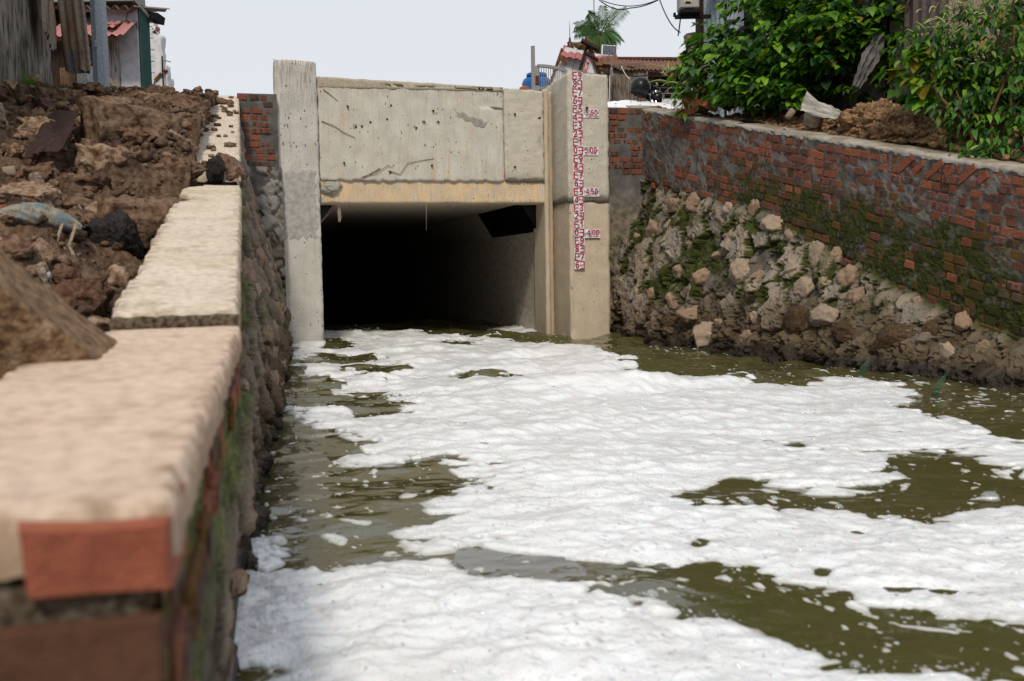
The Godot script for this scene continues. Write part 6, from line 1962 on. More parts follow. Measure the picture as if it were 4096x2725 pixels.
	put("bare_brick", rock(42, 2, 0.4, 2.0, 3, Vector3(0.05, 0.03, 0.05)), M.brick_loose, w, Transform3D(Basis(), Vector3(-1 * k, 64 * k, 0.0)))
	put("rebar", beam(Vector3(-2 * k, 88 * k, 0), Vector3(16 * k, 81 * k, 0.1), 0.015, 0.015), M.wood_grey, w)
	put("break", beam(Vector3(-22 * k, 40 * k, 0.09), Vector3(-6 * k, 56 * k, 0.09), 0.04, 0.05, Vector3.BACK), M.wood, w)
	put("joint", slab(Vector3(0.02, 110 * k, 0.02), 0.002), M.wood_dark, w, Transform3D(Basis(), Vector3(-3.2 * k, 40 * k, 0.09)))


func build_yard() -> void:
	# yard ground, past the banks and out to the horizon
	var mb := MB.new()
	mb.quad(Vector3(-300, 2.05, -700), Vector3(300, 2.05, -700), Vector3(300, 2.05, -12.3), Vector3(-300, 2.05, -12.3), Vector3.UP)
	kind(put("ground", mb.mesh(), mat("yard_ground", lin(0.22, 0.18, 0.14), 0.95, T.earth, T.b_earth, 2.0, Vector3.ONE * 0.5)), "structure")
	var side := MB.new()
	side.quad(Vector3(-300, 2.02, -12.2), Vector3(-6.3, 2.02, -12.2), Vector3(-6.3, 2.02, 60), Vector3(-300, 2.02, 60), Vector3.UP)
	side.quad(Vector3(9.2, 2.02, -12.2), Vector3(300, 2.02, -12.2), Vector3(300, 2.02, 60), Vector3(9.2, 2.02, 60), Vector3.UP)
	kind(put("ground", side.mesh(), M.yard_ground), "structure")
	kind(put("road_fill", rough_box(Vector3(14.0, 0.9, 1.6), 0.08, 0.03, 3.0, 0.05), M.yard_ground, null, Transform3D(Basis(), Vector3(-7.2, 2.42, -13.2))), "structure")
	kind(put("road_fill", rough_box(Vector3(4.2, 0.9, 3.0), 0.1, 0.03, 3.0, 0.05), M.yard_ground, null, Transform3D(Basis(), Vector3(2.1, 2.4, -13.8))), "structure")
	# house with the red roof
	var Z := 20.0
	var k := Z / 2280.0
	var h := thing("red_roof_house", "low house with a rusty red corrugated roof and a grey slatted blind", "house", Vector3(6.864, 3.919, -19.202), YAW)
	# gable end, left: a white wall cut by the slope of the roof
	var gb := MB.new()
	var poly := [Vector3(-148 * k, -0.5, 0), Vector3(-20 * k, -0.5, 0), Vector3(-20 * k, 118 * k, 0), Vector3(-100 * k, 134 * k, 0), Vector3(-106 * k, 126 * k, 0), Vector3(-134 * k, 60 * k, 0)]
	for i in range(1, poly.size() - 1):
		gb.tri(poly[0], poly[i], poly[i + 1], Vector3.BACK)
		gb.tri(poly[0] + Vector3(0, 0, -0.2), poly[i] + Vector3(0, 0, -0.2), poly[i + 1] + Vector3(0, 0, -0.2), Vector3.FORWARD)
	for i in poly.size():
		var q: Vector3 = poly[(i + 1) % poly.size()]
		gb.quad(poly[i], q, q + Vector3(0, 0, -0.2), poly[i] + Vector3(0, 0, -0.2), (poly[i] + q) * 0.5 - Vector3(-80 * k, 60 * k, 0))
	put("gable_wall", gb.mesh(), M.white_wall, h, Transform3D(Basis(Vector3.UP, 0.12), Vector3(0, 0, 0.5)))
	put("barge_board", beam(Vector3(-137 * k, 50 * k, 0.62), Vector3(-108 * k, 130 * k, 0.62), 0.05, 0.08, Vector3.BACK), M.wood, h)
	put("rafter_end", beam(Vector3(-112 * k, 110 * k, 0.75), Vector3(-101 * k, 92 * k, 0.75), 0.07, 0.07, Vector3.BACK), M.wood, h)
	# front: blind, window with bars, low wall
	flat("low_wall", Vector2(-4 * k, -1.5), Vector2(190 * k, 28 * k), 0.02, 0.2, M.white_wall, h)
	var blind := thing("slat_blind", "grey-brown slatted blind covering the front of the red-roofed house", "blind", Vector3(6.820, 4.105, -18.918), YAW)
	for i in 17:
		put("slat", slab(Vector3(0.0405, 0.70, 0.012), 0.003), mat("blind_slat", lin(0.225, 0.185, 0.145), 0.8, T.grain, null, 0.0, Vector3(2, 0.3, 2)) if i == 0 else M.blind_slat, blind, Transform3D(Basis(), Vector3(0.02 + i * 0.0405 * 1.04, 0.34, 0.006 * (i % 2))))
	put("backing", slab(Vector3(0.73, 0.72, 0.02)), M.wood_grey, blind, Transform3D(Basis(), Vector3(0.36, 0.34, -0.03)))
	for i in 2:
		put("pelmet", slab(Vector3(0.03, 0.72, 0.05)), M.wood_grey, blind, Transform3D(Basis(), Vector3(0.0 + i * 0.72, 0.34, 0.02)))
	flat("room_shade_panel", Vector2(60 * k, 0.0), Vector2(210 * k, 130 * k), -0.9, 0.1, M.dark, h)  # black panel standing in for the shade of the room
	flat("grey_wall", Vector2(-20 * k, -0.3), Vector2(4 * k, 118 * k), -0.04, 0.1, M.wood_grey, h)  # narrow grey wall strip
	flat("lintel", Vector2(-20 * k, 98 * k), Vector2(210 * k, 122 * k), -0.15, 0.1, M.wood_dark, h)
	for i in 6:
		put("bar", beam(Vector3(84 * k, (40 + i * 13) * k, 0.03), Vector3(200 * k, (40 + i * 13) * k, 0.03), 0.018, 0.018), M.wood_grey, h)
		for j in 6:
			var x := (92 + j * 18 + (9 if i % 2 else 0)) * k
			put("bar", beam(Vector3(x, (40 + i * 13) * k, 0.03), Vector3(x, (40 + (i - 1) * 13) * k, 0.03), 0.016, 0.016, Vector3.BACK), M.wood_grey, h)
	for i in 7:
		put("louvre", slab(Vector3(0.9, 0.075, 0.01)), mat("louvre_glass", lin(0.05, 0.065, 0.08), 0.15) if i == 0 else M.louvre_glass, h, Transform3D(Basis(Vector3(0, 0, 1), -0.04) * Basis(Vector3(1, 0, 0), -0.5), Vector3(125 * k, (34 + i * 9.5) * k, -0.25)))
	# roof: corrugated sheets on two pitches
	put("roof", corrugated(2.6, 0.95, 0.082, 0.016, 33, 0.0, 0.01, -0.42, Color(0.27, 0.095, 0.075)), M.plain, h, Transform3D(Basis(Vector3(0, 0, 1), -0.02) * Basis(Vector3(1, 0, 0), -1.0), Vector3(-98 * k, 144 * k, -0.9)))
	put("lower_roof", corrugated(1.9, 0.55, 0.082, 0.016, 34, 0.05, 0.02, -0.25, Color(0.22, 0.105, 0.075)), M.sheet, h, Transform3D(Basis(Vector3(0, 0, 1), -0.035) * Basis(Vector3(1, 0, 0), -1.05), Vector3(-10 * k, 121 * k, -0.1)))
	put("ridge_cap", beam(Vector3(-100 * k, 145 * k, -0.9), Vector3(190 * k, 139 * k, -0.9), 0.12, 0.04), M.rust, h)
	put("gable_roof", corrugated(0.85, 0.42, 0.14, 0.012, 35, 0.0, 0.03, -0.4, Color(0.36, 0.13, 0.125)), M.plain, h, Transform3D(Basis(Vector3(0, 0, 1), -0.24) * Basis(Vector3(1, 0, 0), -0.9), Vector3(-104 * k, 142 * k, 0.45)))
	put("straw", rock(61, 3, 0.5, 2.0, 0, Vector3(0.21, 0.055, 0.12)), mat("straw", lin(0.42, 0.30, 0.13), 0.95, T.grain, T.b_earth, 2.0, Vector3.ONE * 5.0), h, Transform3D(Basis(Vector3(0, 0, 1), -0.2), Vector3(-62 * k, 138 * k, 0.5)))
	for i in 7:
		R.seed = 900 + i
		var x := (40 + i * 11) * k
		put("torn_edge", corrugated(0.16, 0.14, 0.07, 0.014, 50 + i, 0.5, 0.05, 0.15, Color(0.17, 0.11, 0.08)), M.sheet, h, Transform3D(Basis(Vector3(1, 0, 0), R.randf_range(-0.9, 0.4)), Vector3(x - 0.4, 103 * k, 0.25)))
	var fin := thing("roof_finial", "dark turned finial with a thin spike on the gable of the red-roofed house", "finial", Vector3(6.159, 5.207, -19.480))
	var lt := MB.new()
	lt.lathe(Transform3D(), [Vector2(0.09, 0), Vector2(0.10, 0.03), Vector2(0.135, 0.06), Vector2(0.15, 0.12), Vector2(0.13, 0.19), Vector2(0.07, 0.22), Vector2(0.10, 0.25), Vector2(0.115, 0.29), Vector2(0.09, 0.34), Vector2(0.05, 0.37), Vector2(0.04, 0.5), Vector2(0.015, 0.56), Vector2(0.013, 0.9), Vector2(0.003, 1.28)], 14)
	put("finial", lt.mesh(true), mat("finial_red", lin(0.055, 0.022, 0.022), 0.4), fin, Transform3D(Basis().scaled(Vector3(0.52, 0.46, 0.52)), Vector3(0, -0.02, 0)))
	# wreckage beside the gable: sign, beams, a bent gutter sheet, solar panel
	var s := thing("tilted_sign", "tilted pink and white printed sign board with a torn hole", "sign", Vector3(6.076, 4.655, -18.010), YAW)
	var rot := Basis(Vector3(0, 0, 1), -0.28) * Basis(Vector3.UP, -0.25)
	var kz := 18.6 / 2280.0
	var bd := MB.new()
	var c4 := [Vector3(-19 * kz, -23 * kz, 0), Vector3(11 * kz, -27 * kz, 0), Vector3(19 * kz, 3 * kz, 0), Vector3(2 * kz, 36 * kz, 0), Vector3(-19 * kz, -4 * kz, 0)]
	for i in range(1, 4):
		bd.tri(c4[0], c4[i], c4[i + 1], Vector3.BACK)
		bd.tri(c4[0] + Vector3(0, 0, -0.05), c4[i] + Vector3(0, 0, -0.05), c4[i + 1] + Vector3(0, 0, -0.05), Vector3.FORWARD)
	for i in 5:
		var q: Vector3 = c4[(i + 1) % 5]
		bd.quad(c4[i], q, q + Vector3(0, 0, -0.05), c4[i] + Vector3(0, 0, -0.05), c4[i] + q)
	put("board", bd.mesh(), mat("sign_white", lin(0.72, 0.72, 0.74), 0.5), s)
	var pk := MB.new()
	var pink := [Vector3(-18.5 * kz, -22 * kz, 0.003), Vector3(-8 * kz, -24 * kz, 0.003), Vector3(8 * kz, 1 * kz, 0.003), Vector3(14 * kz, 9 * kz, 0.003), Vector3(2 * kz, 34 * kz, 0.003), Vector3(-18.5 * kz, -5 * kz, 0.003)]
	for i in range(1, 5):
		pk.tri(pink[0], pink[i], pink[i + 1], Vector3.BACK)
	put("print", pk.mesh(), mat("sign_pink", lin(0.62, 0.20, 0.21), 0.5), s)
	for b in [[-13, -12, 2.6, 11, 0.30, 0], [-9, -8, 2.4, 13, 0.30, 0], [-15, -17, 2.2, 9, 0.30, 0], [-4, 4, 5, 15, 0.32, 1], [1, 15, 3.5, 13, 0.32, 2], [6, 10, 2.0, 15, 0.45, 2], [0, -9, 3.6, 12, -0.5, 1], [9, -4, 3.0, 12, -0.1, 2], [12, -12, 2.0, 10, -0.5, 2]]:
		put("print", slab(Vector3(b[2] * kz, b[3] * kz, 0.003), 0.0005), [M.sign_white, mat("sign_blue", lin(0.38, 0.56, 0.66), 0.5) if not M.has("sign_blue") else M.sign_blue, mat("sign_grey", lin(0.45, 0.40, 0.46), 0.5) if not M.has("sign_grey") else M.sign_grey][b[5]], s, Transform3D(Basis(Vector3(0, 0, 1), b[4] - 0.05), Vector3(b[0] * kz, b[1] * kz, 0.006)))
	put("torn_hole", slab(Vector3(3 * kz, 4 * kz, 0.004), 0.001), M.dark, s, Transform3D(Basis(Vector3(0, 0, 1), 0.2), Vector3(-3.5 * kz, -3 * kz, 0.010)))
	for d in [[Vector3(5.875, 5.011, -17.881), Vector3(6.167, 4.845, -17.795), 0.075, M.wood_dark, "dark broken rafter lying across the orange upright, above the sign"], [Vector3(6.003, 5.088, -17.959), Vector3(6.230, 4.340, -17.843), 0.065, M.wood, "orange-brown rafter standing behind the tilted sign"], [Vector3(6.014, 4.951, -17.945), Vector3(5.865, 4.492, -17.946), 0.055, M.wood_dark, "dark strut leaning left of the tilted sign"], [Vector3(5.913, 4.755, -17.748), Vector3(6.134, 4.623, -17.682), 0.05, M.wood_dark, "short dark rafter crossing in front of the tilted sign"], [Vector3(6.173, 4.547, -17.770), Vector3(6.391, 4.511, -17.713), 0.065, M.wood, "brown rafter stub right of the tilted sign, level"], [Vector3(6.180, 4.487, -17.867), Vector3(6.376, 4.459, -17.816), 0.05, M.wood_grey, "pale splintered board below the level rafter stub"], [Vector3(6.461, 4.583, -17.908), Vector3(6.478, 4.380, -17.888), 0.04, M.white_wall, "short white post right of the rafter stub"]]:
		tag(put("rafter", beam(d[0], d[1], d[2] * 0.8, d[2], Vector3(0.25, 0.2, 1)), d[3]), d[4], "rafter")
	tag(put("bent_sheet", corrugated(0.42, 0.24, 0.12, 0.012, 61, 0.2, 0.06, 0.35, Color(0.13, 0.065, 0.04)), M.sheet, null, Transform3D(Basis(Vector3.UP, YAW) * Basis(Vector3(0, 0, 1), 0.16) * Basis(Vector3(1, 0, 0), -1.0), Vector3(6.098, 4.661, -17.798))), "curled rusty roof sheet below the small solar panel", "metal sheet")
	var sp := thing("solar_panel", "small solar panel with a white frame propped on the red roof", "solar panel", Vector3(6.550, 4.916, -18.222), YAW)
	var lean := Basis(Vector3(0, 0, 1), -0.10) * Basis(Vector3(1, 0, 0), -0.55)
	put("frame", slab(Vector3(0.30, 0.27, 0.03)), M.white_wall, sp, Transform3D(lean, Vector3.ZERO))
	var cell := mat("solar_cell", lin(0.03, 0.04, 0.065), 0.2)
	for j in 4:
		for i in 9:
			put("cell", slab(Vector3(0.026, 0.055, 0.004), 0.001), cell, sp, Transform3D(lean, lean * Vector3(-0.116 + i * 0.029, -0.088 + j * 0.059, 0.017)))
	# wires
	for d in [[Vector3(5.685, 5.458, -16.517), Vector3(6.257, 5.241, -16.357), 0.10, 0.010, "black cable sagging across the sky, lower of the pair"], [Vector3(5.859, 5.435, -16.678), Vector3(6.833, 5.442, -16.436), 0.11, 0.008, "thin black cable sagging across the sky, upper of the pair"], [Vector3(6.257, 5.241, -16.357), Vector3(6.754, 5.382, -16.244), 0.03, 0.010, "black cable rising to the right from the low point of the sag"], [Vector3(6.754, 5.389, -16.245), Vector3(6.248, 4.349, -14.221), 0.10, 0.010, "black cable dropping steeply to the corrugated wall"], [Vector3(6.419, 4.564, -17.814), Vector3(7.321, 4.468, -17.581), 0.16, 0.012, "loose bundle of wires along the torn eave"], [Vector3(6.436, 4.445, -17.283), Vector3(6.581, 4.207, -17.228), 0.03, 0.010, "pale wire end curling down in front of the blind"], [Vector3(6.329, 5.956, -18.463), Vector3(6.315, 5.316, -18.416), 0.0, 0.008, "thin upright rod rising above the palm tree"], [Vector3(5.656, 4.710, -17.498), Vector3(5.559, 4.333, -17.493), 0.0, 0.004, "thin wire slanting down across the white gable"], [Vector3(5.853, 4.399, -13.290), Vector3(5.800, 4.069, -13.277), 0.02, 0.010, "black wire hanging below the air conditioner"]]:
		var wb := MB.new()
		wb.tube(hang(d[0], d[1], d[2]), d[3], d[3], 5)
		tag(put("cable", wb.mesh(true), M.dark if d[3] != 0.010 or not "pale" in d[4] else M.white_wall), d[4], "cable")
	# gate, pole, water tank
	var gt := thing("steel_gate", "rusty grey steel gate leaf with thin upright bars behind the parapet", "gate", Vector3(5.037, 3.953, -17.076), YAW)
	kz = 17.5 / 2280.0
	put("stile", beam(Vector3(-31 * kz, -0.3, 0), Vector3(-31 * kz, 54 * kz, 0), 0.07, 0.06, Vector3.BACK), M.metal_grey, gt)
	put("hinge", slab(Vector3(0.075, 0.15, 0.08)), M.rust, gt, Transform3D(Basis(), Vector3(-31 * kz, 21 * kz, 0.01)))
	var arc := []
	for i in 9:
		arc.append(Vector3((-31 + i * 8.0) * kz, (54 - 0.040 * pow(i * 2.1, 2.0)) * kz, 0.0))
	for i in 8:
		put("top_rail", beam(arc[i], arc[i + 1], 0.05, 0.06, Vector3.BACK), M.metal_grey, gt)
	for i in 11:
		var x := -26.0 + i * 5.2
		var hi := (52 - 0.040 * pow((x + 31) / 8.0 * 2.1, 2.0)) * kz
		put("bar", beam(Vector3(x * kz, -0.3, 0), Vector3(x * kz, hi, 0), 0.013, 0.013, Vector3.BACK), M.metal_grey, gt)
	put("bottom_rail", beam(Vector3(-31 * kz, 3 * kz, 0.005), Vector3(30 * kz, 3 * kz, 0.005), 0.04, 0.05), M.metal_grey, gt)
	tag(put("pole", beam(Vector3(4.192, 3.443, -15.179), Vector3(4.211, 4.284, -15.241), 0.052, 0.052, Vector3.BACK), M.metal_grey), "plain grey square pole standing behind the parapet, left of the gate", "pole")
	var tk := thing("water_tank", "blue plastic water tank partly hidden behind the parapet and gate", "water tank", Vector3(6.578, 5.005, -23.494))
	var ring := [Vector2(0.36, 0)]
	for i in 9:
		ring.append(Vector2(0.375 + 0.012 * (i % 2), 0.05 + i * 0.028))
	ring.append_array([Vector2(0.36, 0.33), Vector2(0.33, 0.37), Vector2(0.20, 0.41), Vector2(0.265, 0.415), Vector2(0.265, 0.50), Vector2(0.24, 0.515), Vector2(0.001, 0.52)])
	var tb := MB.new()
	tb.lathe(Transform3D(), ring, 28)
	put("shell", tb.mesh(true), mat("tank_blue", lin(0.01, 0.10, 0.33), 0.35), tk, Transform3D(Basis().scaled(Vector3(0.95, 0.92, 0.95)), Vector3(0, 0, 0)))
	tag(put("rubble_lump", rock(91, 2, 0.4, 1.5, 3, Vector3(0.07, 0.05, 0.06)), M.brick_loose, null, Transform3D(Basis(), Vector3(3.311, 3.097, -12.374))), "small reddish lump of rubble on the parapet's top edge below the tank", "rubble")
	# white sheet and the motorbike
	var Q := PackedVector3Array()
	for j in 20:
		for i in 40:
			var u := i / 39.0
			var v := j / 19.0
			Q.append(Vector3(u * 0.95 - 0.1, 0.045 * sin(PI * u) * v + 0.008 * fb.get_noise_2d(u * 6.0, v * 4.0), -v * 0.75))
	var qb := MB.new()
	qb.col = Color(0.80, 0.81, 0.86)
	qb.grid(40, 20, Q, PackedColorArray(), PackedVector2Array(), false)
	var ws := thing("white_sheet", "big white board sheet lying behind the brick wall's far end, spotted with mud", "sheet", Vector3(4.266, 2.788, -11.853), YAW)
	put("sheet", qb.mesh(true), M.plain, ws, Transform3D(Basis(Vector3(0, 0, 1), -0.03) * Basis(Vector3(1, 0, 0), 0.26), Vector3.ZERO))
	for q in [[0.1, -0.3], [0.22, -0.1], [0.32, -0.5], [0.4, -0.2], [0.55, -0.35], [0.7, -0.15], [0.62, -0.55]]:
		put("mud_spot", rock(40, 1, 0.4, 2.0, 0, Vector3(0.013, 0.003, 0.02)), M.clod_dark, ws, Transform3D(Basis(Vector3(1, 0, 0), 0.26), Vector3(q[0], 0.03 + q[1] * -0.30, q[1])))
	build_motorbike()
	# building at the right with a corrugated side, hung with an air conditioner
	var b := thing("sheet_building", "tall building clad in bluish corrugated sheets behind the vines", "building", Vector3(5.86, 2.4, -12.6))
	for i in 6:
		put("sheet", corrugated(0.86, 4.6, 0.13, 0.018, 70 + i, 0.0, 0.004, -0.42, [Color(0.36, 0.44, 0.50), Color(0.55, 0.58, 0.62), Color(0.42, 0.48, 0.53), Color(0.15, 0.13, 0.125), Color(0.12, 0.10, 0.10), Color(0.16, 0.12, 0.11)][i]), M.sheet, b, Transform3D(Basis(Vector3.UP, PI / 2 - 0.03), Vector3(0.02 * (i % 2), 4.6, 0.86 * (i + 1) - 0.2)))
	put("frame", beam(Vector3(0.03, -0.5, -0.1), Vector3(0.03, 4.6, -0.1), 0.12, 0.12, Vector3.BACK), M.wood_dark, b)
	put("body", slab(Vector3(3.0, 5.0, 4.9)), M.wood_grey, b, Transform3D(Basis(), Vector3(1.65, 2.1, 2.3)))
	put("red_trim", beam(Vector3(-0.05, 2.03, 0.3), Vector3(-0.05, 2.10, 1.3), 0.03, 0.16), M.red_roof, b)
	put("dark_post", beam(Vector3(-0.06, -0.3, 1.45), Vector3(-0.06, 4.6, 1.45), 0.10, 0.10, Vector3.BACK), M.dark, b)
	var ac := thing("air_conditioner", "grey air conditioner outdoor box on a black bracket, top edge of the picture", "air conditioner", Vector3(5.519, 4.158, -12.321), YAW)
	put("case", slab(Vector3(0.25, 0.32, 0.28), 0.012), mat("ac_grey", lin(0.34, 0.33, 0.32), 0.6), ac, Transform3D(Basis(), Vector3(0.005, 0.175, 0)))
	put("panel", slab(Vector3(0.12, 0.20, 0.01), 0.004), mat("ac_cream", lin(0.46, 0.42, 0.34), 0.6), ac, Transform3D(Basis(), Vector3(-0.02, 0.17, 0.142)))
	put("handle", slab(Vector3(0.07, 0.022, 0.01), 0.003), M.dark, ac, Transform3D(Basis(), Vector3(-0.02, 0.08, 0.148)))
	put("tray", slab(Vector3(0.27, 0.045, 0.25)), M.dark, ac, Transform3D(Basis(), Vector3(0.02, -0.02, 0)))
	put("bracket", beam(Vector3(-0.17, -0.075, 0.02), Vector3(0.30, -0.075, 0.02), 0.05, 0.045), M.dark, ac)
	put("bracket_tip", slab(Vector3(0.03, 0.05, 0.05)), M.dark, ac, Transform3D(Basis(), Vector3(-0.175, -0.045, 0.02)))
	for xx in [-0.075, 0.09]:
		put("foot", slab(Vector3(0.05, 0.03, 0.2)), M.white_wall, ac, Transform3D(Basis(), Vector3(xx, 0.008, 0)))
	tag(put("timber", beam(Vector3(5.621, 3.907, -12.482), Vector3(5.679, 3.606, -12.444), 0.14, 0.12, Vector3.BACK), M.wood_grey), "weathered timber block hanging at the corner of the corrugated wall", "timber")
	var mr := thing("maroon_sheet", "dusty maroon corrugated sheet above the right shrub, top right corner", "metal sheet", Vector3(6.460, 3.534, -8.212), -0.75)
	put("sheet", corrugated(1.3, 0.52, 0.11, 0.016, 81, 0.04, 0.02, -0.5, Color(0.235, 0.10, 0.105)), M.plain, mr, Transform3D(Basis(Vector3(0, 0, 1), 0.05), Vector3(-0.1, 0.12, 0)))
	put("gap_shade_panel", slab(Vector3(1.6, 1.4, 0.1)), M.dark, mr, Transform3D(Basis(), Vector3(0.25, 0.3, -0.6)))  # near-black panel, shade behind the sheet put in as colour


func build_motorbike() -> void:
	var b := thing("motorbike", "black motorbike parked behind the white sheet, only its handlebar end in view", "motorbike", Vector3(5.096, 3.003, -12.541), YAW)
	var k := 13.2 / 2280.0
	var gloss := mat("black_gloss", lin(0.012, 0.013, 0.015), 0.15)
	var chrome := mat("chrome", lin(0.55, 0.56, 0.58), 0.15)
	chrome.metallic = 1.0
	var lamp := MB.new()
	lamp.lathe(Transform3D(Basis(Vector3(0, 0, 1), -PI / 2), Vector3.ZERO), [Vector2(0.01, -0.14), Vector2(0.05, -0.12), Vector2(0.078, -0.05), Vector2(0.088, 0.0), Vector2(0.085, 0.012)], 18)
	var hl := put("headlight", lamp.mesh(true), gloss, b, Transform3D(Basis(Vector3.UP, 0.25), Vector3(17 * k, 11 * k, 0)))
	var lens := MB.new()
	lens.lathe(Transform3D(Basis(Vector3(0, 0, 1), -PI / 2), Vector3.ZERO), [Vector2(0.086, 0.0), Vector2(0.084, 0.015), Vector2(0.06, 0.03), Vector2(0.001, 0.038)], 18)
	put("lens", lens.mesh(true), chrome, hl)
	var m := MB.new()
	m.tube([Vector3(-22 * k, 38 * k, 0.1), Vector3(-10 * k, 30 * k, 0.03), Vector3(0, 24 * k, 0.0), Vector3(10 * k, 30 * k, -0.2)], 0.016, 0.016, 8)
	put("handlebar", m.mesh(true), gloss, b)
	m = MB.new()
	m.tube([Vector3(-27 * k, 41 * k, 0.12), Vector3(-17 * k, 35 * k, 0.08)], 0.023, 0.023, 8)
	put("grip", m.mesh(true), M.dark, b)
	for g in [[-6.0, 4.0], [2.0, 12.0]]:
		m = MB.new()
		m.tube([Vector3(g[0] * k, 22 * k, 0.03), Vector3(g[1] * k, -12 * k, 0.06), Vector3((g[1] + 12) * k, -60 * k, 0.1)], 0.022, 0.022, 8)
		put("fork", m.mesh(true), chrome, b)
	put("instrument", rock(71, 2, 0.1, 1.0, 2, Vector3(0.055, 0.05, 0.05)), gloss, b, Transform3D(Basis(), Vector3(4 * k, 30 * k, 0)))
	put("mirror", rock(72, 3, 0.08, 1.0, 1, Vector3(0.075, 0.052, 0.02)), gloss, b, Transform3D(Basis(Vector3(0, 0, 1), -0.55), Vector3(-8 * k, 42 * k, 0.05)))
	m = MB.new()
	m.tube([Vector3(-5 * k, 38 * k, 0.05), Vector3(-7 * k, 26 * k, 0.05)], 0.008, 0.008, 6)
	put("mirror_stem", m.mesh(true), gloss, b)
	put("lever", rock(73, 2, 0.2, 1.0, 2, Vector3(0.035, 0.02, 0.02)), gloss, b, Transform3D(Basis(Vector3(0, 0, 1), 0.8), Vector3(-20 * k, 27 * k, 0.1)))
	for q in [[-9.0, 14.0], [8.0, 15.0], [-3.0, 8.0]]:
		put("bracket", rock(74, 2, 0.25, 1.0, 3, Vector3(0.045, 0.045, 0.05)), gloss, b, Transform3D(Basis(), Vector3(q[0] * k, q[1] * k, 0)))
	put("blinker", rock(75, 2, 0.08, 1.0, 0, Vector3(0.032, 0.022, 0.022)), chrome, b, Transform3D(Basis(), Vector3(8 * k, 22 * k, 0.09)))
	put("front_wheel", _wheel(), M.dark, b, Transform3D(Basis(Vector3.UP, 0.3), Vector3(30 * k, -0.62, 0.0)))
	put("tank", rock(76, 3, 0.12, 1.0, 1, Vector3(0.26, 0.13, 0.14)), gloss, b, Transform3D(Basis(), Vector3(-0.32, -0.12, -0.1)))
	var h := thing("helmet", "glossy black open helmet hung on the motorbike's handlebar", "helmet", Vector3(4.882, 3.172, -12.402), YAW)
	var dome := MB.new()
	var prof := []
	for i in 15:
		var a := lerpf(-0.72, PI * 0.5, i / 14.0)
		prof.append(Vector2(cos(a) * 0.137 + 0.0005, sin(a) * 0.137))
	dome.lathe(Transform3D(Basis(Vector3(0, 0, 1), -0.35), Vector3.ZERO), prof, 28)
	put("shell", warp(dome.mesh(true), func(q): return Vector3(q.x * 1.0, q.y, q.z * 1.1)), mat("helmet_black", lin(0.012, 0.013, 0.014), 0.32), h)
	put("brim", slab(Vector3(0.10, 0.012, 0.16), 0.004), gloss, h, Transform3D(Basis(Vector3(0, 0, 1), -0.35), Vector3(0.115, -0.05, 0.0)))
	put("lining", rock(78, 2, 0.1, 1.0, 0, Vector3(0.115, 0.03, 0.12)), M.dark, h, Transform3D(Basis(Vector3(0, 0, 1), -0.35), Vector3(-0.02, -0.085, 0)))
	for q in [[-0.03, 0.17], [0.0, 0.09]]:
		put("strap", beam(Vector3(q[0] - 0.01, -0.09, 0.09), Vector3(q[0] - 0.01, -0.10 - q[1], 0.10), 0.014, 0.004, Vector3.BACK), M.rust_dark, h)
	put("buckle", slab(Vector3(0.022, 0.03, 0.01)), mat("buckle_red", lin(0.35, 0.02, 0.03), 0.4), h, Transform3D(Basis(Vector3(0, 0, 1), 0.4), Vector3(0.0, -0.17, 0.10)))


func _wheel() -> ArrayMesh:
	var mb := MB.new()
	var ring := []
	for i in 25:
		var a := TAU * i / 24.0
		ring.append(Vector3(cos(a) * 0.26, sin(a) * 0.26, 0))
	mb.tube(ring, 0.045, 0.045, 8)
	return mb.mesh(true)


# ---------------------------------------------------------------- plants

func leaf_mesh(outline: Array, fold: float, droop: float, k: float) -> ArrayMesh:
	# x from stalk to tip, y up, outline: Vector2(along, half width)
	var mb := MB.new()
	for g in [-1.0, 1.0]:
		for i in outline.size() - 1:
			var a: Vector2 = outline[i]
			var b: Vector2 = outline[i + 1]
			var q := func(x: float, w: float) -> Vector3: return Vector3(x, fold * w - droop * x * x - 0.25 * droop * w * w, g * w)
			mb.col = Color(k, k, k)
			var m0: Vector3 = q.call(clampf(a.x, 0.0, 1.0), 0.0)
			var m1: Vector3 = q.call(clampf(b.x, 0.0, 1.0), 0.0)
			mb.tri(m0, q.call(a.x, a.y), q.call(b.x, b.y), Vector3.UP)
			mb.tri(m0, q.call(b.x, b.y), m1, Vector3.UP)
	return mb.mesh()


var broad := []
var narrow := []


func make_leaves() -> void:
	var lobed := [Vector2(0.0, 0.02), Vector2(-0.07, 0.17), Vector2(0.06, 0.34), Vector2(0.26, 0.46), Vector2(0.34, 0.33), Vector2(0.52, 0.40), Vector2(0.60, 0.24), Vector2(0.80, 0.14), Vector2(1.0, 0.0)]
	var heart := [Vector2(0.0, 0.02), Vector2(-0.06, 0.20), Vector2(0.12, 0.36), Vector2(0.38, 0.38), Vector2(0.65, 0.26), Vector2(1.0, 0.0)]
	var oval := [Vector2(0.0, 0.01), Vector2(0.18, 0.15), Vector2(0.42, 0.21), Vector2(0.7, 0.14), Vector2(1.0, 0.0)]
	broad = [leaf_mesh(lobed, 0.22, 0.22, 1.0), leaf_mesh(lobed, 0.10, 0.38, 0.92), leaf_mesh(heart, 0.25, 0.28, 1.0), leaf_mesh(lobed, -0.12, 0.12, 1.0)]
	narrow = [leaf_mesh(oval, 0.35, 0.3, 1.0), leaf_mesh(oval, 0.15, 0.5, 0.9)]


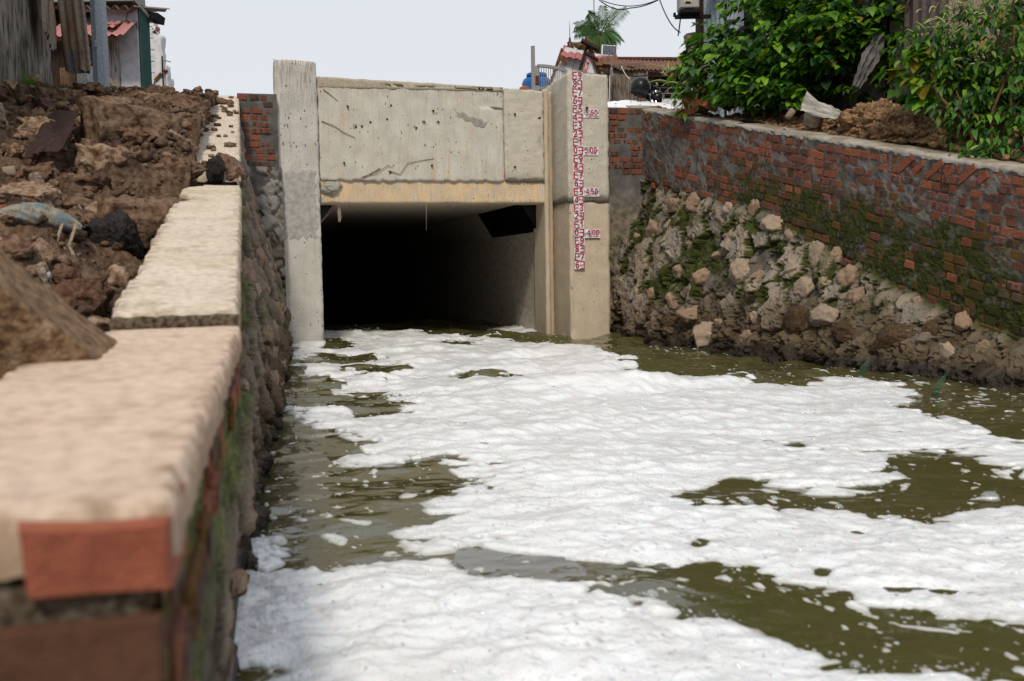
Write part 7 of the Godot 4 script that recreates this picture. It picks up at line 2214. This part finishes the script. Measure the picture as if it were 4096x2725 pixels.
func leaf_colour() -> Color:
	var q := R.randf()
	if q < 0.02:
		return Color(0.26, 0.19, 0.02)
	if q < 0.26:
		return Color(0.13, 0.29, 0.016).lerp(Color(0.21, 0.39, 0.025), R.randf())
	if q < 0.70:
		return Color(0.06, 0.175, 0.014).lerp(Color(0.11, 0.25, 0.02), R.randf())
	return Color(0.022, 0.075, 0.018).lerp(Color(0.04, 0.10, 0.03), R.randf())


var leaf_mats := []


func foliage(t: Node3D, clumps: Array, shapes: Array, lo: float, hi: float, sd: int, parts: int, dark := 1.0) -> void:
	R.seed = sd
	var list := []
	for c in clumps:
		var rad: Vector3 = c[1]
		var twigs := []
		for i in maxi(3, int(c[2]) / 7):
			var d := Vector3(R.randfn(), R.randfn(), R.randfn()).normalized()
			twigs.append(d * pow(R.randf(), 0.42))
		for i in int(c[2]):
			var w: Vector3 = twigs[R.randi_range(0, twigs.size() - 1)] + Vector3(R.randfn(), R.randfn() * 0.7, R.randfn()) * 0.17
			var p: Vector3 = c[0] + w * rad
			var ang := R.randf() * TAU
			var out := Vector3(cos(ang), 0, sin(ang)) * 0.75 + Vector3(w.x, 0, w.z).normalized() * 0.55 + Vector3(-0.35, 0, 0.25)
			var dir := (out.normalized() + Vector3(0, -R.randf_range(0.0, 0.95), 0)).normalized()
			var side := dir.cross(Vector3.UP + Vector3(R.randfn(), 0, R.randfn()) * 0.28).normalized()
			var up := side.cross(dir)
			var s := R.randf_range(lo, hi)
			var b := Basis(dir, up, side).scaled(Vector3(s, s, s))
			var col := leaf_colour()
			list.append([p.distance_to(Vector3(0, 0.9, 0)) - s, Transform3D(Basis(dir * s, up * s, side * s), p - t.position), Color(col.r * dark, col.g * dark, col.b * dark), R.randi_range(0, shapes.size() - 1)])
	list.sort_custom(func(a, b): return a[0] < b[0])
	if leaf_mats.is_empty():
		for c in [Color(0.18, 0.36, 0.02), Color(0.105, 0.25, 0.016), Color(0.065, 0.18, 0.015), Color(0.03, 0.095, 0.02), Color(0.24, 0.19, 0.02)]:
			var m: StandardMaterial3D = M.leaf.duplicate()
			m.albedo_color = lin(c.r * 0.95, c.g * 0.95, c.b * 0.95)
			leaf_mats.append(m)
	var rest := []
	for s in shapes:
		rest.append([[], []])
	for i in list.size():
		var e: Array = list[i]
		if i < parts:
			var m := 0 if e[2].g > 0.29 else 1 if e[2].g > 0.20 else 2 if e[2].g > 0.12 else 3
			if e[2].r > 0.2:
				m = 4
			put("leaf", shapes[e[3]], leaf_mats[m], t, e[1])
		else:
			rest[e[3]][0].append(e[1])
			rest[e[3]][1].append(e[2])
	for k in shapes.size():
		if rest[k][0].size():
			many("leaves", shapes[k], M.leaf, rest[k][0], rest[k][1], t)


func stems(t: Node3D, base: Vector3, ends: Array, r: float, col: Color) -> void:
	for e in ends:
		var mb := MB.new()
		mb.col = col
		var mid: Vector3 = base.lerp(e, 0.5) + Vector3(R.randfn(), R.randfn(), R.randfn()) * 0.08
		mb.tube([base - t.position, (base.lerp(mid, 0.5) + Vector3(R.randfn(), 0, R.randfn()) * 0.03) - t.position, mid - t.position, mid.lerp(e, 0.55) + Vector3(0, 0.02, 0) - t.position, e - t.position], r, r * 0.3, 6)
		put("stem", mb.mesh(true), M.stem, t)


func spikes(t: Node3D, at: Vector3, n: int, lo: float, hi: float, reach: float) -> void:
	for i in n:
		var p := at + Vector3(R.randfn(), R.randfn() * 0.6, R.randfn()) * reach
		var w := R.randf() * TAU
		var d := Vector3(cos(w), R.randf_range(0.1, 1.3), sin(w) * 0.6).normalized()
		var l := R.randf_range(lo, hi)
		var bend := Vector3(R.randfn() * 0.2, -R.randf_range(0.1, 0.75), 0) * l
		var mb := MB.new()
		mb.col = Color(0.30, 0.34, 0.12).lerp(Color(0.42, 0.42, 0.2), R.randf())
		var pts := []
		for k in 8:
			var f := k / 7.0
			pts.append(p + d * l * f + bend * f * f - t.position)
		mb.tube(pts, 0.0085, 0.003, 5)
		put("flower_spike", mb.mesh(true), M.stem, t)


func build_plants() -> void:
	make_leaves()
	var v := thing("broadleaf_vine", "big mass of broad lobed green leaves tumbling over the bank in front of corrugated sheets", "vine", Vector3(5.237, 2.415, -9.359))
	var cl := [
		[Vector3(4.950, 3.308, -10.225), Vector3(0.36, 0.20, 0.30), 70], [Vector3(4.802, 3.034, -10.240), Vector3(0.30, 0.20, 0.26), 80], [Vector3(5.146, 3.060, -9.846), Vector3(0.42, 0.28, 0.34), 170],
		[Vector3(5.041, 2.696, -9.740), Vector3(0.36, 0.22, 0.28), 150], [Vector3(5.338, 3.105, -9.285), Vector3(0.44, 0.32, 0.36), 220], [Vector3(5.248, 2.750, -9.383), Vector3(0.36, 0.24, 0.3), 150],
		[Vector3(5.603, 3.203, -8.917), Vector3(0.48, 0.32, 0.36), 220], [Vector3(5.480, 2.905, -9.027), Vector3(0.40, 0.20, 0.3), 130], [Vector3(5.899, 3.208, -8.533), Vector3(0.36, 0.26, 0.34), 130],
		[Vector3(5.767, 3.006, -8.757), Vector3(0.34, 0.2, 0.28), 110], [Vector3(5.235, 2.510, -9.057), Vector3(0.14, 0.14, 0.12), 22], [Vector3(5.300, 3.614, -9.851), Vector3(0.5, 0.24, 0.4), 120], [Vector3(5.714, 3.679, -9.340), Vector3(0.8, 0.3, 0.5), 200], [Vector3(6.103, 3.364, -8.391), Vector3(0.30, 0.35, 0.3), 90],
	]
	for c in cl:
		c[2] = int(c[2] * 2.5)
	foliage(v, cl, broad, 0.06, 0.132, 41, 300, 1.05)
	R.seed = 42
	var ends := []
	for c in cl:
		ends.append(c[0])
	stems(v, Vector3(5.517, 2.465, -9.500), ends, 0.02, Color(0.06, 0.045, 0.025))
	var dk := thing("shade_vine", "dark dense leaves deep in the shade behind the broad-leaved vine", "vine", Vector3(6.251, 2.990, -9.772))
	foliage(dk, [[Vector3(5.960, 3.469, -10.089), Vector3(0.9, 0.5, 0.25), 330], [Vector3(6.276, 3.113, -9.258), Vector3(0.7, 0.45, 0.3), 300], [Vector3(5.568, 2.946, -10.145), Vector3(0.5, 0.4, 0.2), 160], [Vector3(6.451, 3.567, -8.941), Vector3(0.6, 0.4, 0.3), 200], [Vector3(6.039, 2.698, -8.975), Vector3(0.55, 0.3, 0.3), 160], [Vector3(6.342, 3.037, -8.512), Vector3(0.5, 0.5, 0.3), 220], [Vector3(5.758, 2.753, -9.566), Vector3(0.5, 0.25, 0.2), 130], [Vector3(6.010, 2.874, -8.582), Vector3(0.3, 0.45, 0.3), 260], [Vector3(6.106, 3.293, -8.592), Vector3(0.35, 0.3, 0.3), 200], [Vector3(6.006, 2.429, -7.928), Vector3(0.4, 0.3, 0.3), 220]], broad, 0.08, 0.15, 43, 0, 0.6)  # leaves tinted darker, the shade put into their colour
	var sw := thing("spiky_weed", "fine-leaved weed with long pale flower spikes at the left end of the vines", "weed", Vector3(4.803, 2.589, -10.411))
	foliage(sw, [[Vector3(4.690, 2.761, -10.453), Vector3(0.20, 0.20, 0.2), 170], [Vector3(4.769, 3.003, -10.452), Vector3(0.28, 0.16, 0.2), 190], [Vector3(4.904, 2.692, -10.291), Vector3(0.24, 0.16, 0.2), 150], [Vector3(5.051, 2.844, -10.059), Vector3(0.25, 0.18, 0.2), 120]], narrow, 0.06, 0.12, 44, 150, 1.25)
	stems(sw, Vector3(4.849, 2.564, -10.398), [Vector3(4.624, 2.884, -10.479), Vector3(4.725, 3.076, -10.469), Vector3(4.961, 3.004, -10.301), Vector3(4.762, 2.784, -10.437), Vector3(5.099, 2.914, -10.053)], 0.012, Color(0.10, 0.10, 0.035))
	spikes(sw, Vector3(4.629, 2.947, -10.431), 34, 0.10, 0.26, 0.16)
	spikes(sw, Vector3(4.865, 2.842, -10.209), 26, 0.08, 0.2, 0.2)
	var am := thing("amaranth_bush", "tall weedy bush with reddish stems and drooping pale flower spikes at the right edge", "bush", Vector3(5.431, 1.540, -6.451))
	var ac := [[Vector3(5.349, 2.629, -7.177), Vector3(0.28, 0.22, 0.25), 120], [Vector3(5.513, 2.359, -7.012), Vector3(0.30, 0.24, 0.3), 190], [Vector3(5.647, 2.522, -6.784), Vector3(0.34, 0.24, 0.3), 190], [Vector3(5.694, 2.162, -6.641), Vector3(0.36, 0.26, 0.3), 240], [Vector3(5.498, 2.030, -6.783), Vector3(0.36, 0.22, 0.3), 210], [Vector3(5.535, 1.785, -6.444), Vector3(0.34, 0.22, 0.25), 210], [Vector3(5.889, 2.441, -6.511), Vector3(0.4, 0.4, 0.3), 220], [Vector3(5.746, 1.817, -6.290), Vector3(0.4, 0.3, 0.3), 220], [Vector3(5.737, 2.897, -7.205), Vector3(0.3, 0.14, 0.2), 40], [Vector3(5.831, 2.852, -6.868), Vector3(0.3, 0.2, 0.3), 80]]
	for c in ac:
		c[2] = int(c[2] * 2.3)
	foliage(am, ac, narrow, 0.045, 0.11, 45, 300, 0.78)
	ends = []
	for c in ac:
		ends.append(c[0] + Vector3(R.randfn(), R.randf() + 0.6, R.randfn()) * 0.16)
	stems(am, Vector3(5.471, 1.550, -6.545), ends, 0.019, Color(0.12, 0.055, 0.03))
	for q in [Vector3(5.390, 2.823, -7.182), Vector3(5.531, 2.910, -7.154), Vector3(5.662, 2.741, -7.005), Vector3(5.429, 2.410, -6.933), Vector3(5.656, 2.778, -6.802), Vector3(5.384, 2.759, -7.282)]:
		spikes(am, q, 9, 0.07, 0.16, 0.08)
	spikes(am, Vector3(5.125, 1.600, -6.428), 6, 0.06, 0.14, 0.06)
	var bl := thing("broadleaf_sprig", "bright lime sprig of broad leaves reaching left from the right bush", "sprig", Vector3(5.411, 2.360, -7.037))
	foliage(bl, [[Vector3(5.181, 2.439, -7.308), Vector3(0.13, 0.06, 0.1), 12], [Vector3(5.268, 2.276, -7.170), Vector3(0.16, 0.10, 0.12), 16], [Vector3(5.273, 2.581, -7.296), Vector3(0.12, 0.10, 0.12), 12], [Vector3(5.414, 2.522, -7.153), Vector3(0.18, 0.14, 0.15), 20]], broad, 0.12, 0.19, 46, 60, 1.5)
	stems(bl, Vector3(5.442, 2.290, -7.024), [Vector3(5.198, 2.439, -7.303), Vector3(5.268, 2.276, -7.170), Vector3(5.290, 2.563, -7.290), Vector3(5.414, 2.522, -7.153)], 0.008, Color(0.10, 0.10, 0.03))
	var ug := thing("bank_undergrowth", "low mixed leaves trailing down to the wall's cap under the right bush", "undergrowth", Vector3(5.403, 1.672, -6.468))
	foliage(ug, [[Vector3(5.476, 1.699, -6.555), Vector3(0.36, 0.08, 0.2), 170], [Vector3(5.608, 2.181, -7.181), Vector3(0.30, 0.18, 0.2), 120], [Vector3(5.630, 1.650, -6.306), Vector3(0.3, 0.10, 0.2), 130], [Vector3(5.478, 2.214, -7.629), Vector3(0.26, 0.10, 0.2), 60], [Vector3(5.588, 2.482, -8.657), Vector3(0.12, 0.08, 0.1), 14], [Vector3(5.097, 2.481, -9.606), Vector3(0.22, 0.06, 0.15), 40]], narrow, 0.04, 0.10, 47, 120, 0.65)
	# weeds on the left bank
	for d in [[Vector3(-2.062, 2.324, -9.518), 0.10, "small green weed sprouting at the top left of the earth heap"], [Vector3(-0.718, 2.434, -10.018), 0.09, "small green weed between clods near the upper coping"]]:
		var w := thing("weed", d[2], "weed", d[0])
		R.seed = int(d[1] * 1000)
		for i in 8:
			var a := TAU * i / 8.0
			var dir := Vector3(cos(a), 0.55, sin(a)).normalized()
			var side := dir.cross(Vector3.UP).normalized()
			var s: float = d[1] * R.randf_range(0.7, 1.2)
			put("leaf", narrow[i % 2], leaf_mats[i % 3], w, Transform3D(Basis(dir * s, side.cross(dir) * s, side * s), Vector3(0, 0.01, 0)))
	var gr := thing("grass_tuft", "tuft of fresh green grass at the foot of the stained shack wall", "grass", Vector3(-2.087, 2.582, -10.268))
	var gm := MB.new()
	R.seed = 51
	gm.col = Color(0.10, 0.24, 0.02)
	for i in 46:
		var p := Vector3(R.randfn() * 0.06, 0, R.randfn() * 0.05)
		gm.tube([p, p + Vector3(R.randfn() * 0.02, 0.07, R.randfn() * 0.02), p + Vector3(R.randfn() * 0.06, R.randf_range(0.10, 0.19), R.randfn() * 0.05)], 0.004, 0.001, 4)
	kind(put("blades", gm.mesh(true), M.stem, gr), "stuff")
	# palm
	var pm := thing("palm", "feathery green palm rising above the red roof", "palm tree", Vector3(11.608, 7.653, -32.786))
	var k := 34.0 / 2280.0
	var c := Vector3(-8 * k, 72 * k, 0)
	put("trunk", rod(Vector3(0, -4, 0), c - Vector3(0, 0.1, 0), 0.07, 8), mat("palm_trunk", lin(0.07, 0.075, 0.04), 0.8), pm)
	for f in [[-52, 22, 26], [-50, 8, 34], [-44, -34, 20], [-34, 40, 26], [6, 62, 20], [38, 62, 12], [48, 48, 20], [40, -18, 34], [28, -26, 30], [-22, -30, 22], [8, -22, 40], [3, -40, 30], [-8, -38, 26], [16, -34, 22], [-62, -2, 20]]:
		var mb := MB.new()
		var tip := c + Vector3(f[0] * k, f[1] * k, R.randf_range(-0.5, 0.5))
		var top := c.lerp(tip, 0.5) + Vector3(0, f[2] * k * 0.55, 0)
		var pts := []
		for i in 25:
			var s := i / 24.0
			pts.append(c * (1 - s) * (1 - s) + top * 2.0 * s * (1 - s) + tip * s * s)
		mb.col = Color(0.05, 0.10, 0.02)
		mb.tube(pts, 0.016, 0.004, 4)
		for i in range(3, 25, 1):
			var d: Vector3 = (pts[i] - pts[i - 1]).normalized()
			for g in [-1.0, 1.0]:
				var o: Vector3 = (d.cross(Vector3(0.2 * g, 0.1, 1)).normalized() * g * 0.9 + d * 0.75 + Vector3(0, -0.25, 0.35 * g)).normalized()
				var l := 0.46 * (1.0 - 0.55 * i / 24.0) * R.randf_range(0.8, 1.1)
				var nrm: Vector3 = o.cross(Vector3(0, 0.3, 1)).normalized() * 0.017
				var q: Vector3 = pts[i]
				mb.col = Color(0.030, 0.085, 0.018).lerp(Color(0.06, 0.14, 0.03), R.randf())
				mb.quad(q - nrm * 0.5, q + nrm * 0.5, q + o * l * 0.6 + nrm * 0.9 - Vector3(0, 0.02, 0), q + o * l * 0.6 - nrm * 0.9 - Vector3(0, 0.02, 0))
				mb.tri(q + o * l * 0.6 + nrm * 0.9 - Vector3(0, 0.02, 0), q + o * l - Vector3(0, 0.09, 0), q + o * l * 0.6 - nrm * 0.9 - Vector3(0, 0.02, 0))
		put("frond", mb.mesh(), M.leaf, pm)


func _ready() -> void:
	# camera
	var cam := Camera3D.new()
	cam.name = "camera"
	cam.position = Vector3(0, 0.88, 0)
	cam.rotation = Vector3(deg_to_rad(-4.39), deg_to_rad(-14.0), deg_to_rad(-0.9))
	cam.near = 0.05
	cam.far = 2000.0
	var lens := CameraAttributesPhysical.new()
	lens.frustum_focal_length = 34.9
	lens.frustum_focus_distance = 11.5
	lens.exposure_aperture = 4.0
	cam.attributes = lens
	cam.fov = 37.97
	add_child(cam)
	# sky
	var sky := ProceduralSkyMaterial.new()
	sky.sky_top_color = Color8(221, 226, 234)
	sky.sky_horizon_color = Color8(229, 233, 239)
	sky.sky_curve = 0.25
	sky.ground_bottom_color = Color8(120, 112, 100)
	sky.ground_horizon_color = Color8(190, 190, 188)
	sky.sun_angle_max = 0.1
	var env := Environment.new()
	env.background_mode = Environment.BG_SKY
	env.sky = Sky.new()
	env.sky.sky_material = sky
	env.tonemap_mode = Environment.TONE_MAPPER_LINEAR
	env.tonemap_exposure = 1.0
	env.sdfgi_enabled = true
	env.ssao_enabled = true
	env.ssil_enabled = true
	var we := WorldEnvironment.new()
	we.name = "environment"
	we.environment = env
	add_child(we)
	# veiled sun, high on the left and a little beyond the culvert
	var sun := DirectionalLight3D.new()
	sun.name = "sun"
	sun.light_color = Color(1.0, 0.955, 0.88)
	sun.light_energy = 0.75
	sun.light_angular_distance = 9.0
	sun.shadow_enabled = true
	sun.look_at_from_position(Vector3(-0.20, 0.72, 0.66), Vector3.ZERO)
	add_child(sun)
	make_materials()
	make_bricks()
	build_water()
	build_culvert()
	build_right_wall()
	build_return_walls()
	build_left_wall()
	build_left_bank()
	build_right_bank()
	build_yard()
	build_left_houses()
	build_plants()
	build_gauge()
